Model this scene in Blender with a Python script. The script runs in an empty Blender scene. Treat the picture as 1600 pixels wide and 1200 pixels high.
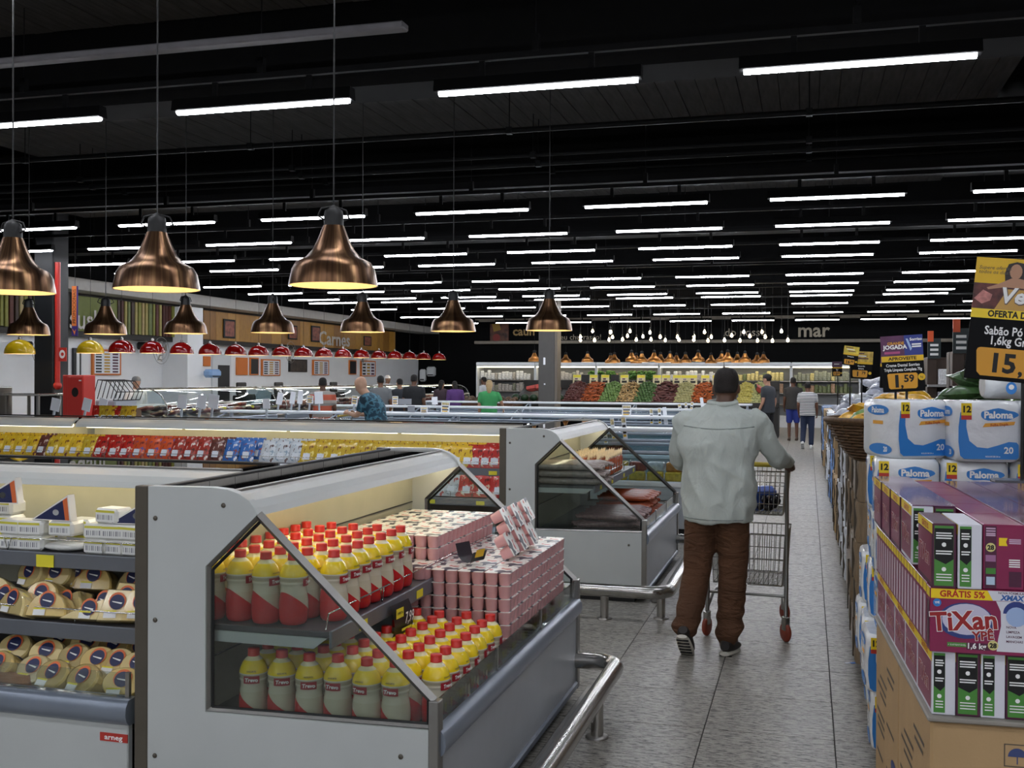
import bpy, math, random
from mathutils import Vector, Matrix, kdtree
random.seed(7)
R = math.radians
SC = bpy.context.scene
COL = SC.collection

# ------------------------------------------------------------------ camera
EYE = 1.68
YAW, PITCH, ROLL, FPX = 15.64, -0.32, 0.25, 1650.0
cam_d = bpy.data.cameras.new('camera')
cam_d.sensor_width = 36.0
cam_d.lens = 36.0 * FPX / 1600.0
cam_d.clip_start, cam_d.clip_end = 0.05, 200
cam = bpy.data.objects.new('camera', cam_d)
COL.objects.link(cam)
CAMR = (Matrix.Rotation(R(YAW), 3, 'Z') @ Matrix.Rotation(R(90 + PITCH), 3, 'X') @ Matrix.Rotation(R(ROLL), 3, 'Z'))
cam.matrix_world = Matrix.Translation((0, 0, EYE)) @ CAMR.to_4x4()
SC.camera = cam

# ------------------------------------------------------------------ world, exposure
wd = bpy.data.worlds.new('World'); SC.world = wd; wd.use_nodes = True
wd.node_tree.nodes['Background'].inputs[0].default_value = (0.02, 0.022, 0.026, 1)
wd.node_tree.nodes['Background'].inputs[1].default_value = 0.3
vs = SC.view_settings
vs.view_transform = 'Standard'; vs.look = 'None'; vs.gamma = 1.0; vs.use_curve_mapping = False
vs.exposure = 1.05
TUBE_E = 24.0       # ceiling tubes
STRIP_E = 3.8       # shelf light strips in the cases
BULB_E = 14.0       # bulbs in the copper shades

# ------------------------------------------------------------------ pixel helpers (1600 x 1200 frame)
def ray(px, py):
    return CAMR @ Vector(((px - 800) / FPX, -(py - 600) / FPX, -1.0))
def PY(px, py, Y):
    d = ray(px, py); s = Y / d.y; return Vector((d.x * s, Y, EYE + d.z * s))
def PX(px, py, X):
    d = ray(px, py); s = X / d.x; return Vector((X, d.y * s, EYE + d.z * s))
def PZ(px, py, z):
    d = ray(px, py); s = (z - EYE) / d.z; return Vector((d.x * s, d.y * s, z))

# ------------------------------------------------------------------ mesh builder
class MB:
    def __init__(s):
        s.v, s.f, s.m, s.s = [], [], [], []
        s.M = None
    def add(s, vs_, fs, mi=0, sm=False):
        o = len(s.v)
        if s.M is not None:
            vs_ = [tuple(s.M @ Vector(p)) for p in vs_]
        s.v += [tuple(p) for p in vs_]
        for f in fs:
            s.f.append([i + o for i in f]); s.m.append(mi); s.s.append(sm)
        return s
    def box(s, x0, x1, y0, y1, z0, z1, mi=0, b=0.0):
        if b <= 0:
            v = [(x, y, z) for z in (z0, z1) for y in (y0, y1) for x in (x0, x1)]
            f = [(0, 2, 3, 1), (4, 5, 7, 6), (0, 1, 5, 4), (1, 3, 7, 5), (3, 2, 6, 7), (2, 0, 4, 6)]
            return s.add(v, f, mi)
        b = min(b, .49 * min(x1 - x0, y1 - y0, z1 - z0))
        v, f = [], []
        idx = {}
        for i, (x, sx) in enumerate(((x0, 1), (x1, -1))):
            for j, (y, sy) in enumerate(((y0, 1), (y1, -1))):
                for k, (z, sz) in enumerate(((z0, 1), (z1, -1))):
                    idx[i, j, k] = len(v)
                    v += [(x, y + sy * b, z + sz * b), (x + sx * b, y, z + sz * b), (x + sx * b, y + sy * b, z)]
        I = lambda i, j, k, a: idx[i, j, k] + a
        f.append([I(0, 0, 0, 0), I(0, 0, 1, 0), I(0, 1, 1, 0), I(0, 1, 0, 0)])
        f.append([I(1, 0, 0, 0), I(1, 1, 0, 0), I(1, 1, 1, 0), I(1, 0, 1, 0)])
        f.append([I(0, 0, 0, 1), I(1, 0, 0, 1), I(1, 0, 1, 1), I(0, 0, 1, 1)])
        f.append([I(0, 1, 0, 1), I(0, 1, 1, 1), I(1, 1, 1, 1), I(1, 1, 0, 1)])
        f.append([I(0, 0, 0, 2), I(0, 1, 0, 2), I(1, 1, 0, 2), I(1, 0, 0, 2)])
        f.append([I(0, 0, 1, 2), I(1, 0, 1, 2), I(1, 1, 1, 2), I(0, 1, 1, 2)])
        for j in (0, 1):
            for k in (0, 1):
                q = [I(0, j, k, 1), I(0, j, k, 2), I(1, j, k, 2), I(1, j, k, 1)]
                f.append(q if (j + k) % 2 == 0 else q[::-1])
                q = [I(j, 0, k, 2), I(j, 0, k, 0), I(j, 1, k, 0), I(j, 1, k, 2)]
                f.append(q if (j + k) % 2 == 0 else q[::-1])
                q = [I(j, k, 0, 0), I(j, k, 0, 1), I(j, k, 1, 1), I(j, k, 1, 0)]
                f.append(q if (j + k) % 2 == 0 else q[::-1])
        for i in (0, 1):
            for j in (0, 1):
                for k in (0, 1):
                    q = [I(i, j, k, 0), I(i, j, k, 1), I(i, j, k, 2)]
                    f.append(q if (i + j + k) % 2 == 0 else q[::-1])
        return s.add(v, f, mi)
    def prism(s, poly, ax, a, b, mi=0, sm=False, caps=True):
        # poly: 2-D points; ax 'x' -> (y,z), 'y' -> (x,z), 'z' -> (x,y)
        n = len(poly)
        def P(p, t):
            return (t, p[0], p[1]) if ax == 'x' else ((p[0], t, p[1]) if ax == 'y' else (p[0], p[1], t))
        v = [P(p, a) for p in poly] + [P(p, b) for p in poly]
        f = [(i, (i + 1) % n, n + (i + 1) % n, n + i) for i in range(n)]
        s.add(v, f, mi, sm)
        if caps:
            s.add(v[:n], [list(range(n))[::-1]], mi); s.add(v[n:], [list(range(n))], mi)
        return s
    def strip(s, poly, ax, a, b, mi=0, sm=False):
        n = len(poly)
        def P(p, t):
            return (t, p[0], p[1]) if ax == 'x' else ((p[0], t, p[1]) if ax == 'y' else (p[0], p[1], t))
        v = [P(p, a) for p in poly] + [P(p, b) for p in poly]
        return s.add(v, [(i, i + 1, n + i + 1, n + i) for i in range(n - 1)], mi, sm)
    def lathe(s, prof, n=16, mi=0, sm=True, cx=0, cy=0, cap=True):
        v, f = [], []
        for r, z in prof:
            for k in range(n):
                a = 2 * math.pi * k / n
                v.append((cx + r * math.cos(a), cy + r * math.sin(a), z))
        for i in range(len(prof) - 1):
            for k in range(n):
                k2 = (k + 1) % n
                f.append((i * n + k, i * n + k2, (i + 1) * n + k2, (i + 1) * n + k))
        s.add(v, f, mi, sm)
        if cap:
            if prof[0][0] > 1e-5: s.add(v[:n], [list(range(n))[::-1]], mi)
            if prof[-1][0] > 1e-5: s.add(v[-n:], [list(range(n))], mi)
        return s
    def tube(s, path, r, n=8, mi=0, sm=True, closed=False):
        pts = [Vector(p) for p in path]
        rr = r if isinstance(r, (list, tuple)) else [r] * len(pts)
        v, f = [], []
        up = None
        for i, p in enumerate(pts):
            if closed: t = pts[(i + 1) % len(pts)] - pts[i - 1]
            else: t = pts[min(i + 1, len(pts) - 1)] - pts[max(i - 1, 0)]
            t.normalize()
            if up is None:
                up = Vector((0, 0, 1)) if abs(t.z) < .9 else Vector((1, 0, 0))
            a = t.cross(up); a.normalize(); b = a.cross(t); b.normalize(); up = b
            for k in range(n):
                w = 2 * math.pi * k / n
                v.append(p + a * (rr[i] * math.cos(w)) + b * (rr[i] * math.sin(w)))
        L = len(pts)
        for i in range(L if closed else L - 1):
            for k in range(n):
                k2 = (k + 1) % n; j = (i + 1) % L
                f.append((i * n + k2, i * n + k, j * n + k, j * n + k2))
        s.add(v, f, mi, sm)
        if not closed:
            s.add(v[:n], [list(range(n))], mi); s.add(v[-n:], [list(range(n))[::-1]], mi)
        return s
    def loft(s, rings, mi=0, sm=True):
        n = len(rings[0]); v = [p for r in rings for p in r]; f = []
        for i in range(len(rings) - 1):
            for k in range(n):
                k2 = (k + 1) % n
                f.append((i * n + k, i * n + k2, (i + 1) * n + k2, (i + 1) * n + k))
        s.add(v, f, mi, sm)
        s.add(rings[0], [list(range(n))[::-1]], mi); s.add(rings[-1], [list(range(n))], mi)
        return s
    def ball(s, c, rx, ry=None, rz=None, n=10, m=7, mi=0):
        ry = ry or rx; rz = rz or rx
        v = [(c[0], c[1], c[2] - rz)]; f = []
        for i in range(1, m):
            th = math.pi * i / m
            for k in range(n):
                a = 2 * math.pi * k / n
                v.append((c[0] + rx * math.sin(th) * math.cos(a), c[1] + ry * math.sin(th) * math.sin(a), c[2] - rz * math.cos(th)))
        v.append((c[0], c[1], c[2] + rz)); e = len(v) - 1
        for k in range(n):
            k2 = (k + 1) % n
            f.append((0, 1 + k2, 1 + k)); f.append((e, e - n + k, e - n + k2))
            for i in range(m - 2):
                f.append((1 + i * n + k, 1 + i * n + k2, 1 + (i + 1) * n + k2, 1 + (i + 1) * n + k))
        return s.add(v, f, mi, True)
    def quadY(s, x0, x1, z0, z1, y, mi=0):     # flat print facing -Y
        return s.add([(x0, y, z0), (x1, y, z0), (x1, y, z1), (x0, y, z1)], [(0, 1, 2, 3)], mi)
    def mesh(s, name, mats):
        me = bpy.data.meshes.new(name)
        me.from_pydata(s.v, [], s.f)
        for m_ in (mats if isinstance(mats, (list, tuple)) else [mats]): me.materials.append(m_)
        me.polygons.foreach_set('material_index', s.m)
        me.polygons.foreach_set('use_smooth', s.s)
        me.update()
        return me
    def build(s, name, mats, parent=None, loc=(0, 0, 0), rz=0.0):
        return ob(name, s.mesh(name, mats), parent, loc, rz)

KIDS = {}
def ob(name, me, parent=None, loc=(0, 0, 0), rot=0.0, scale=None):
    o = bpy.data.objects.new(name, me)
    COL.objects.link(o)
    o.location = loc
    o.rotation_euler = rot if isinstance(rot, (tuple, list)) else (0, 0, rot)
    if scale is not None: o.scale = scale if isinstance(scale, (tuple, list)) else (scale,) * 3
    if parent is not None:
        o.parent = parent; KIDS.setdefault(parent, []).append(o)
    return o
def tag(o, label=None, cat=None, group=None, kind=None):
    if label: o['label'] = label
    if cat: o['category'] = cat
    if group: o['group'] = group
    if kind: o['kind'] = kind
    return o
def thing(name, label, cat, loc=(0, 0, 0), rot=0.0, group=None):
    return tag(ob(name, None, None, loc, rot), label, cat, group)
def struct(o, label=None):
    o['kind'] = 'structure'
    if label: o['label'] = label
    return o
def copy_tree(o, parent=None, loc=None, rot=None, label=None, group=None):
    c = o.copy(); COL.objects.link(c); c.parent = parent
    if loc is not None: c.location = loc
    if rot is not None: c.rotation_euler = rot if isinstance(rot, (tuple, list)) else (0, 0, rot)
    if label: c['label'] = label
    if group: c['group'] = group
    if parent is not None: KIDS.setdefault(parent, []).append(c)
    for ch in KIDS.get(o, []): copy_tree(ch, c)
    return c
_proto = {}
def spawn(key, maker, loc, rot=0.0, label=None, group=None):
    """first call builds the thing, later calls copy it with its parts"""
    if key not in _proto:
        o = maker(); _proto[key] = o
        o.location = loc
        o.rotation_euler = rot if isinstance(rot, (tuple, list)) else (0, 0, rot)
        if label: o['label'] = label
        if group: o['group'] = group
        return o
    return copy_tree(_proto[key], None, loc, rot, label, group)

# ------------------------------------------------------------------ materials
def lin(h):
    h = h.lstrip('#')
    out = []
    for i in (0, 2, 4):
        c = int(h[i:i + 2], 16) / 255
        out.append(c / 12.92 if c <= .04045 else ((c + .055) / 1.055) ** 2.4)
    return tuple(out) + (1,)
_mats = {}
def mat(name, col='#808080', rough=.5, metal=0.0, var=.0, vs_=8.0, bump=0.0, bs=60.0, emit=0.0, ecol=None, spec=.5, stretch=None, coat=0.0, trans=0.0):
    if name in _mats: return _mats[name]
    m = bpy.data.materials.new(name); m.use_nodes = True
    nt = m.node_tree; b = nt.nodes['Principled BSDF']
    c = lin(col) if isinstance(col, str) else col
    b.inputs['Base Color'].default_value = c
    b.inputs['Roughness'].default_value = rough
    b.inputs['Metallic'].default_value = metal
    b.inputs['Specular IOR Level'].default_value = spec
    b.inputs['Coat Weight'].default_value = coat
    b.inputs['Coat Roughness'].default_value = .08
    b.inputs['Transmission Weight'].default_value = trans
    if emit > 0:
        b.inputs['Emission Color'].default_value = lin(ecol) if ecol else c
        b.inputs['Emission Strength'].default_value = emit
    if var > 0 or bump > 0:
        tc = nt.nodes.new('ShaderNodeTexCoord'); src = tc.outputs['Object']
        if stretch:
            mp = nt.nodes.new('ShaderNodeMapping'); mp.inputs['Scale'].default_value = stretch
            nt.links.new(src, mp.inputs[0]); src = mp.outputs[0]
        if var > 0:
            n = nt.nodes.new('ShaderNodeTexNoise'); n.inputs['Scale'].default_value = vs_; n.inputs['Detail'].default_value = 3
            nt.links.new(src, n.inputs['Vector'])
            r = nt.nodes.new('ShaderNodeMapRange')
            r.inputs['From Min'].default_value = .3; r.inputs['From Max'].default_value = .7
            r.inputs['To Min'].default_value = 1 - var; r.inputs['To Max'].default_value = 1 + var
            nt.links.new(n.outputs['Fac'], r.inputs['Value'])
            mx = nt.nodes.new('ShaderNodeVectorMath'); mx.operation = 'SCALE'
            mx.inputs[0].default_value = c[:3]
            nt.links.new(r.outputs[0], mx.inputs['Scale']); nt.links.new(mx.outputs[0], b.inputs['Base Color'])
        if bump > 0:
            n2 = nt.nodes.new('ShaderNodeTexNoise'); n2.inputs['Scale'].default_value = bs; n2.inputs['Detail'].default_value = 4
            nt.links.new(src, n2.inputs['Vector'])
            bp = nt.nodes.new('ShaderNodeBump'); bp.inputs['Strength'].default_value = bump; bp.inputs['Distance'].default_value = .01
            nt.links.new(n2.outputs['Fac'], bp.inputs['Height']); nt.links.new(bp.outputs[0], b.inputs['Normal'])
    _mats[name] = m
    return m
def clear(name, tint='#ffffff', refl=.12, rough=.02, fac=.8):
    """thin clear sheet: transparent with a fresnel gloss"""
    if name in _mats: return _mats[name]
    m = bpy.data.materials.new(name); m.use_nodes = True; nt = m.node_tree
    nt.nodes.remove(nt.nodes['Principled BSDF'])
    out = nt.nodes['Material Output']
    t = nt.nodes.new('ShaderNodeBsdfTransparent'); t.inputs[0].default_value = lin(tint)
    g = nt.nodes.new('ShaderNodeBsdfGlossy'); g.inputs['Roughness'].default_value = rough
    fr = nt.nodes.new('ShaderNodeFresnel'); fr.inputs[0].default_value = 1.45
    ml = nt.nodes.new('ShaderNodeMath'); ml.operation = 'MULTIPLY_ADD'
    ml.inputs[1].default_value = fac; ml.inputs[2].default_value = refl
    mx = nt.nodes.new('ShaderNodeMixShader')
    nt.links.new(fr.outputs[0], ml.inputs[0]); nt.links.new(ml.outputs[0], mx.inputs[0])
    nt.links.new(t.outputs[0], mx.inputs[1]); nt.links.new(g.outputs[0], mx.inputs[2])
    nt.links.new(mx.outputs[0], out.inputs[0])
    _mats[name] = m
    return m
def nodemat(name, fn, rough=.5, metal=0.0, spec=.5, coat=0.0):
    """fn(nt, new, link) returns the colour socket"""
    if name in _mats: return _mats[name]
    m = bpy.data.materials.new(name); m.use_nodes = True; nt = m.node_tree; b = nt.nodes['Principled BSDF']
    b.inputs['Roughness'].default_value = rough; b.inputs['Metallic'].default_value = metal
    b.inputs['Specular IOR Level'].default_value = spec
    b.inputs['Coat Weight'].default_value = coat
    s = fn(nt, lambda t: nt.nodes.new('ShaderNode' + t), nt.links.new)
    nt.links.new(s, b.inputs['Base Color'])
    _mats[name] = m
    return m
def ramp(n, stops, interp='LINEAR'):
    cr = n.color_ramp; cr.interpolation = interp
    while len(cr.elements) > 1: cr.elements.remove(cr.elements[-1])
    cr.elements[0].position = stops[0][0]; cr.elements[0].color = lin(stops[0][1])
    for p, c in stops[1:]:
        e = cr.elements.new(p); e.color = lin(c)

# lettering: flat glyph meshes that face -Y, centred on x and baseline at z = 0
_txt = {}
def txt_mesh(body, size, m, bold=0.0, align='CENTER', shear=0.0, sx=1.0):
    key = (body, round(size, 4), m.name, bold, align, shear, sx)
    if key in _txt: return _txt[key]
    cu = bpy.data.curves.new('lettering', 'FONT')
    cu.body = body; cu.size = size; cu.align_x = align; cu.offset = bold * size; cu.resolution_u = 2; cu.shear = shear
    to = bpy.data.objects.new('lettering', cu)
    me0 = to.to_mesh()
    v = [(p.co.x * sx, 0.0, p.co.y) for p in me0.vertices]
    f = [list(p.vertices) for p in me0.polygons]
    me = bpy.data.meshes.new('lettering'); me.from_pydata(v, [], f); me.materials.append(m); me.update()
    to.to_mesh_clear(); bpy.data.objects.remove(to); bpy.data.curves.remove(cu)
    _txt[key] = me
    return me
def txt(body, size, m, parent, loc, rot=0.0, **k):
    return ob('lettering', txt_mesh(body, size, m, **k), parent, loc, rot)
# ------------------------------------------------------------------ shared materials
M_black = mat('black paint', '#0b0b0c', .55, var=.15)
M_dark = mat('dark paint', '#1c1d20', .5, var=.1)
M_grey = mat('grey enamel', '#bcc0be', .38, var=.035, vs_=3.0)
M_grey2 = mat('cool grey enamel', '#9ea3a8', .35, var=.03)
M_rail = mat('blue grey rail', '#8a93a0', .3, metal=.45, var=.04)
M_steel = mat('brushed steel', '#b9b7b2', .22, metal=1.0, var=.06, vs_=30)
M_steel2 = mat('dull steel', '#9a9894', .38, metal=1.0, var=.06)
M_chrome = mat('chrome wire', '#d6d6d2', .18, metal=1.0)
M_gold = mat('warm steel', '#a9987c', .3, metal=1.0, var=.08)
M_white = mat('white paint', '#e6e8ea', .5, var=.03)
M_paper = mat('white card', '#eceff5', .6)
M_yel = mat('yellow card', '#e3b722', .55)
M_yel2 = mat('tag yellow', '#e8dc38', .55)
M_ink = mat('black ink', '#0c0c0d', .6)
M_wht = mat('white ink', '#f2f2f0', .6)
M_red = mat('red plastic', '#c42f26', .35)
M_glass = clear('case glass', '#f1f6f4', .025)
M_blackglass = mat('black glass', '#030304', .015, spec=.3)
M_strip = mat('shelf light', '#fff3d6', .5, emit=STRIP_E, ecol='#fff0cc')

# ------------------------------------------------------------------ floor
def granite(nt, new, link):
    g = new('NewGeometry'); oi = new('ObjectInfo')
    mp = new('Mapping'); mp.inputs['Scale'].default_value = (4.5, 16, 1)
    ad = new('VectorMath'); ad.operation = 'ADD'
    sc = new('VectorMath'); sc.operation = 'SCALE'; sc.inputs[0].default_value = (7, 5, 0)
    link(oi.outputs['Random'], sc.inputs['Scale'])
    link(g.outputs['Position'], ad.inputs[0]); link(sc.outputs[0], ad.inputs[1])
    link(ad.outputs[0], mp.inputs[0])
    n = new('TexNoise'); n.inputs['Scale'].default_value = 4.2; n.inputs['Detail'].default_value = 6; n.inputs['Roughness'].default_value = .8
    n.inputs['Distortion'].default_value = .6
    link(mp.outputs[0], n.inputs['Vector'])
    r = new('ValToRGB'); ramp(r, [(0.0, '#1c1d1e'), (.40, '#2a2a28'), (.455, '#6c6963'), (.5, '#928e86'), (.6, '#a6a299'), (.8, '#c6c2b8')])
    link(n.outputs['Fac'], r.inputs[0])
    return r.outputs[0]
M_floor = nodemat('grey granite', granite, rough=.42)
M_grout = mat('dark grout', '#2c2b29', .8, var=.1)
fl = struct(MB().box(-16, 13, -22, 45, -.12, -.004).build('floor', M_grout))
TL = .6
TX0, TY0 = .13, 6.33
tile_me = MB().box(-.2975, .2975, -.2975, .2975, -.02, 0, b=.0012).mesh('tile', M_floor)
used = set()
for i in range(-3, 3):
    for j in range(-8, 42):
        ob('tile', tile_me, fl, (TX0 + (i + .5) * TL, TY0 + (j + .5) * TL, 0)); used.add((i, j))
fb = MB()
for i in range(-27, 21):
    for j in range(-46, 62):
        if (i, j) not in used:
            x, y = TX0 + i * TL, TY0 + j * TL
            if -15.8 < x < 12.2 and y < 43.6:
                fb.add([(x + .0025, y + .0025, 0), (x + TL - .0025, y + .0025, 0), (x + TL - .0025, y + TL - .0025, 0), (x + .0025, y + TL - .0025, 0)], [(0, 1, 2, 3)])
tag(fb.build('outer_tiles', M_floor, fl), kind='stuff')
b = MB(); b.box(-.03, .02, -.012, .012, 0, .002); b.box(.0, .05, -.02, .005, .001, .003, 1)
p_ = PZ(1328, 1036, 0)
tag(b.build('paper_scrap', [mat('scrap white', '#dfe3ea', .6), mat('scrap blue', '#3d78c8', .5)], None, p_, .5), 'small blue and white paper scrap lying on the aisle floor', 'scrap')

# ------------------------------------------------------------------ walls and ceiling shell
WLX, WBY, WRX = -15.5, 41.0, 12.5
M_wallw = mat('white wall tile', '#eff2f4', .45, var=.02, vs_=2)
M_wallk = mat('black wall', '#070809', .7, var=.15, spec=.12)
struct(MB().box(WLX - .2, WLX, -22, WBY, 0, 2.62).build('wall_left', M_wallw))
struct(MB().box(WLX - .2, WRX + .2, WBY, WBY + .2, 0, 4.9).build('wall_back', M_wallk))
struct(MB().box(WRX, WRX + .2, -22, WBY, 0, 4.9).build('wall_right', M_wallk))
struct(MB().box(WLX - .2, WRX + .2, -22.2, -22, 0, 4.9).build('wall_front', mat('pale bounce wall', '#b9bbbd', .6, var=.03)))  # unseen wall behind the camera, made paler to bounce light
struct(MB().box(WLX - .2, WLX, -22, WBY, 2.62, 4.9).build('wall_left_upper', M_wallk))
M_ceil = mat('dark ceiling board', '#454341', .7, var=.25, vs_=3, spec=.15, stretch=(8, 1, 1))
M_ceilb = mat('black ceiling', '#060607', .8, var=.2, spec=.15)
ce = struct(MB().box(WLX - .2, WRX + .2, -22.2, WBY + .2, 4.9, 5.05).build('ceiling', M_ceilb))
bd = MB().box(-.098, .098, -1.75, 1.75, 4.66, 4.7, b=.004).mesh('board', M_ceil)
for (y0, xa, xb) in ((6.0, -7.0, .8), (10.6, -10, 2.2), (15.2, -13, 4), (19.8, -14, 4)):
    n = int((xb - xa) / .2)
    if y0 > 12: n = min(n, 75)
    for k in range(n):
        ob('board', bd, ce, (xa + k * .2, y0, random.uniform(-.004, .004)))
M_beam = mat('black beam', '#0a0a0b', .7, var=.2, spec=.15)
for k, y in enumerate((3.7, 8.2, 12.85, 17.5, 22.1, 26.7, 31.3, 35.9)):
    b = MB().prism([(y - .32, 4.75), (y - .3, 4.12), (y - .24, 4.05), (y + .24, 4.05), (y + .3, 4.12), (y + .32, 4.75)], 'x', WLX, WRX)
    struct(b.build('ceiling_beam', M_beam))
# pale strip added for a lit beam edge, top left of the view, and pipes
a0 = PZ(0, 93, 4.0); a1 = PZ(632, 45, 4.0)
b = MB().box(-9.5, a1.x, a1.y - .03, a1.y + .08, 4.0, 4.05, b=.01)
tag(b.build('beam_edge_strip', mat('lit beam grey', '#77757a', .6, var=.1)), 'long pale grey strip for a lit beam edge under the dark ceiling', 'beam edge')
ordn = ['nearest', 'second', 'third', 'fourth', 'fifth']
for k, (py, z) in enumerate(((192, 4.25), (232, 4.2), (246, 4.15), (258, 4.2))):
    q = PZ(800, py + 12, z)
    b = MB().tube([(WLX, q.y, z), (WRX, q.y, z)], .022 if k % 2 else .03, 6)
    for x in range(-12, 10, 3):
        b.tube([(x, q.y, z), (x, q.y, 4.9)], .006, 4)
        b.box(x - .03, x + .03, q.y - .035, q.y + .035, z - .035, z + .035)
    tag(b.build('ceiling_pipe', mat('pipe paint', '#151617', .6, var=.1, spec=.2)), 'thin dark ceiling pipe across the room, %s of four counted from the top' % ['first', 'second', 'third', 'fourth'][k], 'pipe', 'ceiling pipes')

# ------------------------------------------------------------------ ceiling lights: rows of slim tubes hung from black rails
M_tube = mat('lit tube', '#ffffff', .4, emit=TUBE_E, ecol='#f4f7ff')
M_house = mat('lamp housing', '#060607', .5, var=.1, spec=.15)
NTH = ['first', 'second', 'third', 'fourth', 'fifth', 'sixth', 'seventh', 'eighth', 'ninth', 'tenth', 'eleventh', 'twelfth', 'thirteenth', 'fourteenth', 'fifteenth', 'sixteenth', 'seventeenth', 'eighteenth', 'nineteenth', 'twentieth']
LZ, LL, LP_ = 3.73, 1.43, 2.14
def light_proto():
    t = thing('tube_light', 'x', 'ceiling light')
    h = MB().prism([(-.055, 0), (-.04, .085), (.04, .085), (.055, 0), (.042, -.004), (-.042, -.004)], 'x', -.03, LL + .03)
    h.build('housing', M_house, t)
    d = MB().prism([(-.034, .004), (-.03, -.016), (-.016, -.026), (0, -.029), (.016, -.026), (.03, -.016), (.034, .004)], 'x', 0, LL, sm=True)
    d.build('tube', M_tube, t)
    for x in (.32, LL - .32):
        MB().box(x - .02, x + .02, -.012, .012, .08, .2).build('bracket', M_house, t)
    return t
rows = [(-18, 'behind'), (-15, 'behind'), (-12, 'behind'), (-9.5, 'behind'), (-7, 'behind'), (-4.2, 'behind'), (-1.5, 'behind'), (1.2, 'behind'), (4.4, 'behind'),  # unseen rows behind the camera, the farthest added to light faces toward it
        (7.18, 'first'), (12.35, 'second'), (14.5, 'third'), (16.5, 'fourth'), (18.1, 'fifth'),
        (21.3, 'sixth'), (23.3, 'seventh'), (25.4, 'eighth'), (26.6, 'ninth'), (29.4, 'tenth'), (33.4, 'eleventh'), (37.5, 'twelfth')]
for (y, nm) in rows:
    if nm == 'behind': ks = range(-4, 4)
    else:
        xl, xr = PY(-60, 300, y).x, PY(1660, 300, y).x
        ks = [k for k in range(-7, 6) if -.42 + k * LP_ + LL > xl and -.42 + k * LP_ < xr and -14.5 < -.42 + k * LP_ < 10.5]
    xs = [-.42 + k * LP_ for k in ks]
    for q, x in enumerate(xs):
        lab = 'slim white tube light, %s from the left in the %s row from the top' % (NTH[q], nm) if nm != 'behind' else 'slim white tube light added overhead, out of view'
        spawn('tube', light_proto, (x, y, LZ), 0, lab, 'tube lights, %s row' % nm)
    rl = thing('light_rail', 'long black rail carrying the %s row of tube lights' % nm, 'rail', (0, y, 0), 0, 'light rails')
    MB().box(min(xs) - .3, max(xs) + LL + .3, -.022, .022, LZ + .2, LZ + .245).build('rail', M_house, rl)
    for x in xs:
        MB().tube([(x + LL / 2, 0, LZ + .24), (x + LL / 2, 0, 4.88)], .005, 4).build('hanger_rod', mat('rod', '#2c2c2e', .4, metal=.8), rl)
        MB().box(x + LL / 2 - .025, x + LL / 2 + .025, -.025, .025, LZ + .24, LZ + .36).build('clamp', M_house, rl)

# ------------------------------------------------------------------ copper pendant lamps over the islands
def copper(nt, new, link):
    tc = new('TexCoord'); sp = new('SeparateXYZ'); link(tc.outputs['Object'], sp.inputs[0])
    at = new('Math'); at.operation = 'ARCTAN2'; link(sp.outputs[0], at.inputs[0]); link(sp.outputs[1], at.inputs[1])
    n = new('TexNoise'); n.noise_dimensions = '1D'; n.inputs['Scale'].default_value = 3.2; n.inputs['Detail'].default_value = 5
    link(at.outputs[0], n.inputs['W'])
    r = new('ValToRGB'); ramp(r, [(.3, '#38261a'), (.5, '#6e503a'), (.62, '#8f6e4e'), (.75, '#47301f')])
    link(n.outputs['Fac'], r.inputs[0]); return r.outputs[0]
M_copper = nodemat('brushed copper', copper, rough=.3, metal=.9)
M_copperin = mat('shade lining', '#fff1d8', .6)
M_bulb = mat('warm bulb', '#ffe6b0', .4, emit=BULB_E, ecol='#ffdca0')
def pendant_proto(sc_=1.0, cord=2.8, key='pendant_lamp'):
    def mk():
        t = thing(key, 'x', 'pendant lamp')
        r = .203
        prof = [(r, 0), (r * .985, .02), (r * .93, .075), (r * .84, .107), (r * .63, .128), (r * .47, .165), (r * .35, .215), (r * .26, .262), (r * .235, .275)]
        b = MB().lathe(prof, 40, cap=False)
        b.build('shade', M_copper, t)
        inn = [(a - .004, z + .001) for a, z in prof]
        i = MB().lathe(inn[::-1], 32, cap=False); i.build('lining', M_copperin, t)
        MB().lathe([(r * .235, .27), (.045, .28), (.045, .32), (.04, .345), (.02, .36), (.006, .37)], 16).build('socket', M_black, t)
        fork = MB()
        for s in (-1, 1):
            fork.tube([(s * .045, 0, .3), (s * .075, 0, .315), (s * .06, 0, .35), (0, 0, .365)], .005, 6)
        fork.build('yoke', M_black, t)
        MB().tube([(0, 0, .36), (0, 0, cord)], .004, 5).build('cord', M_black, t)
        MB().ball((0, 0, .07), .035, n=12, m=8).build('bulb', M_bulb, t)
        return t
    return mk
PENDZ = 2.1
for k, px in enumerate((20, 245, 521)):
    q = PY(px, 450, 4.45)
    spawn('pend', pendant_proto(), (q.x, 4.45, PENDZ), .4 * k,
          ['large copper pendant lamp cut by the edge of the photo', 'large copper pendant lamp, middle one of the three nearest', 'large copper pendant lamp nearest above the yogurt case'][k], 'front copper pendants')
nth = ['first', 'second', 'third', 'fourth', 'fifth', 'sixth', 'seventh']
for k, px in enumerate((45, 165, 290, 426, 566, 708, 858)):
    q = PY(px, 520, 8.95)
    spawn('pend', pendant_proto(), (q.x, 8.95, PENDZ - .005), .7 * k,
          'copper pendant lamp in the second lamp row, %s from the dark column' % nth[k], 'second row of copper pendants')
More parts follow.
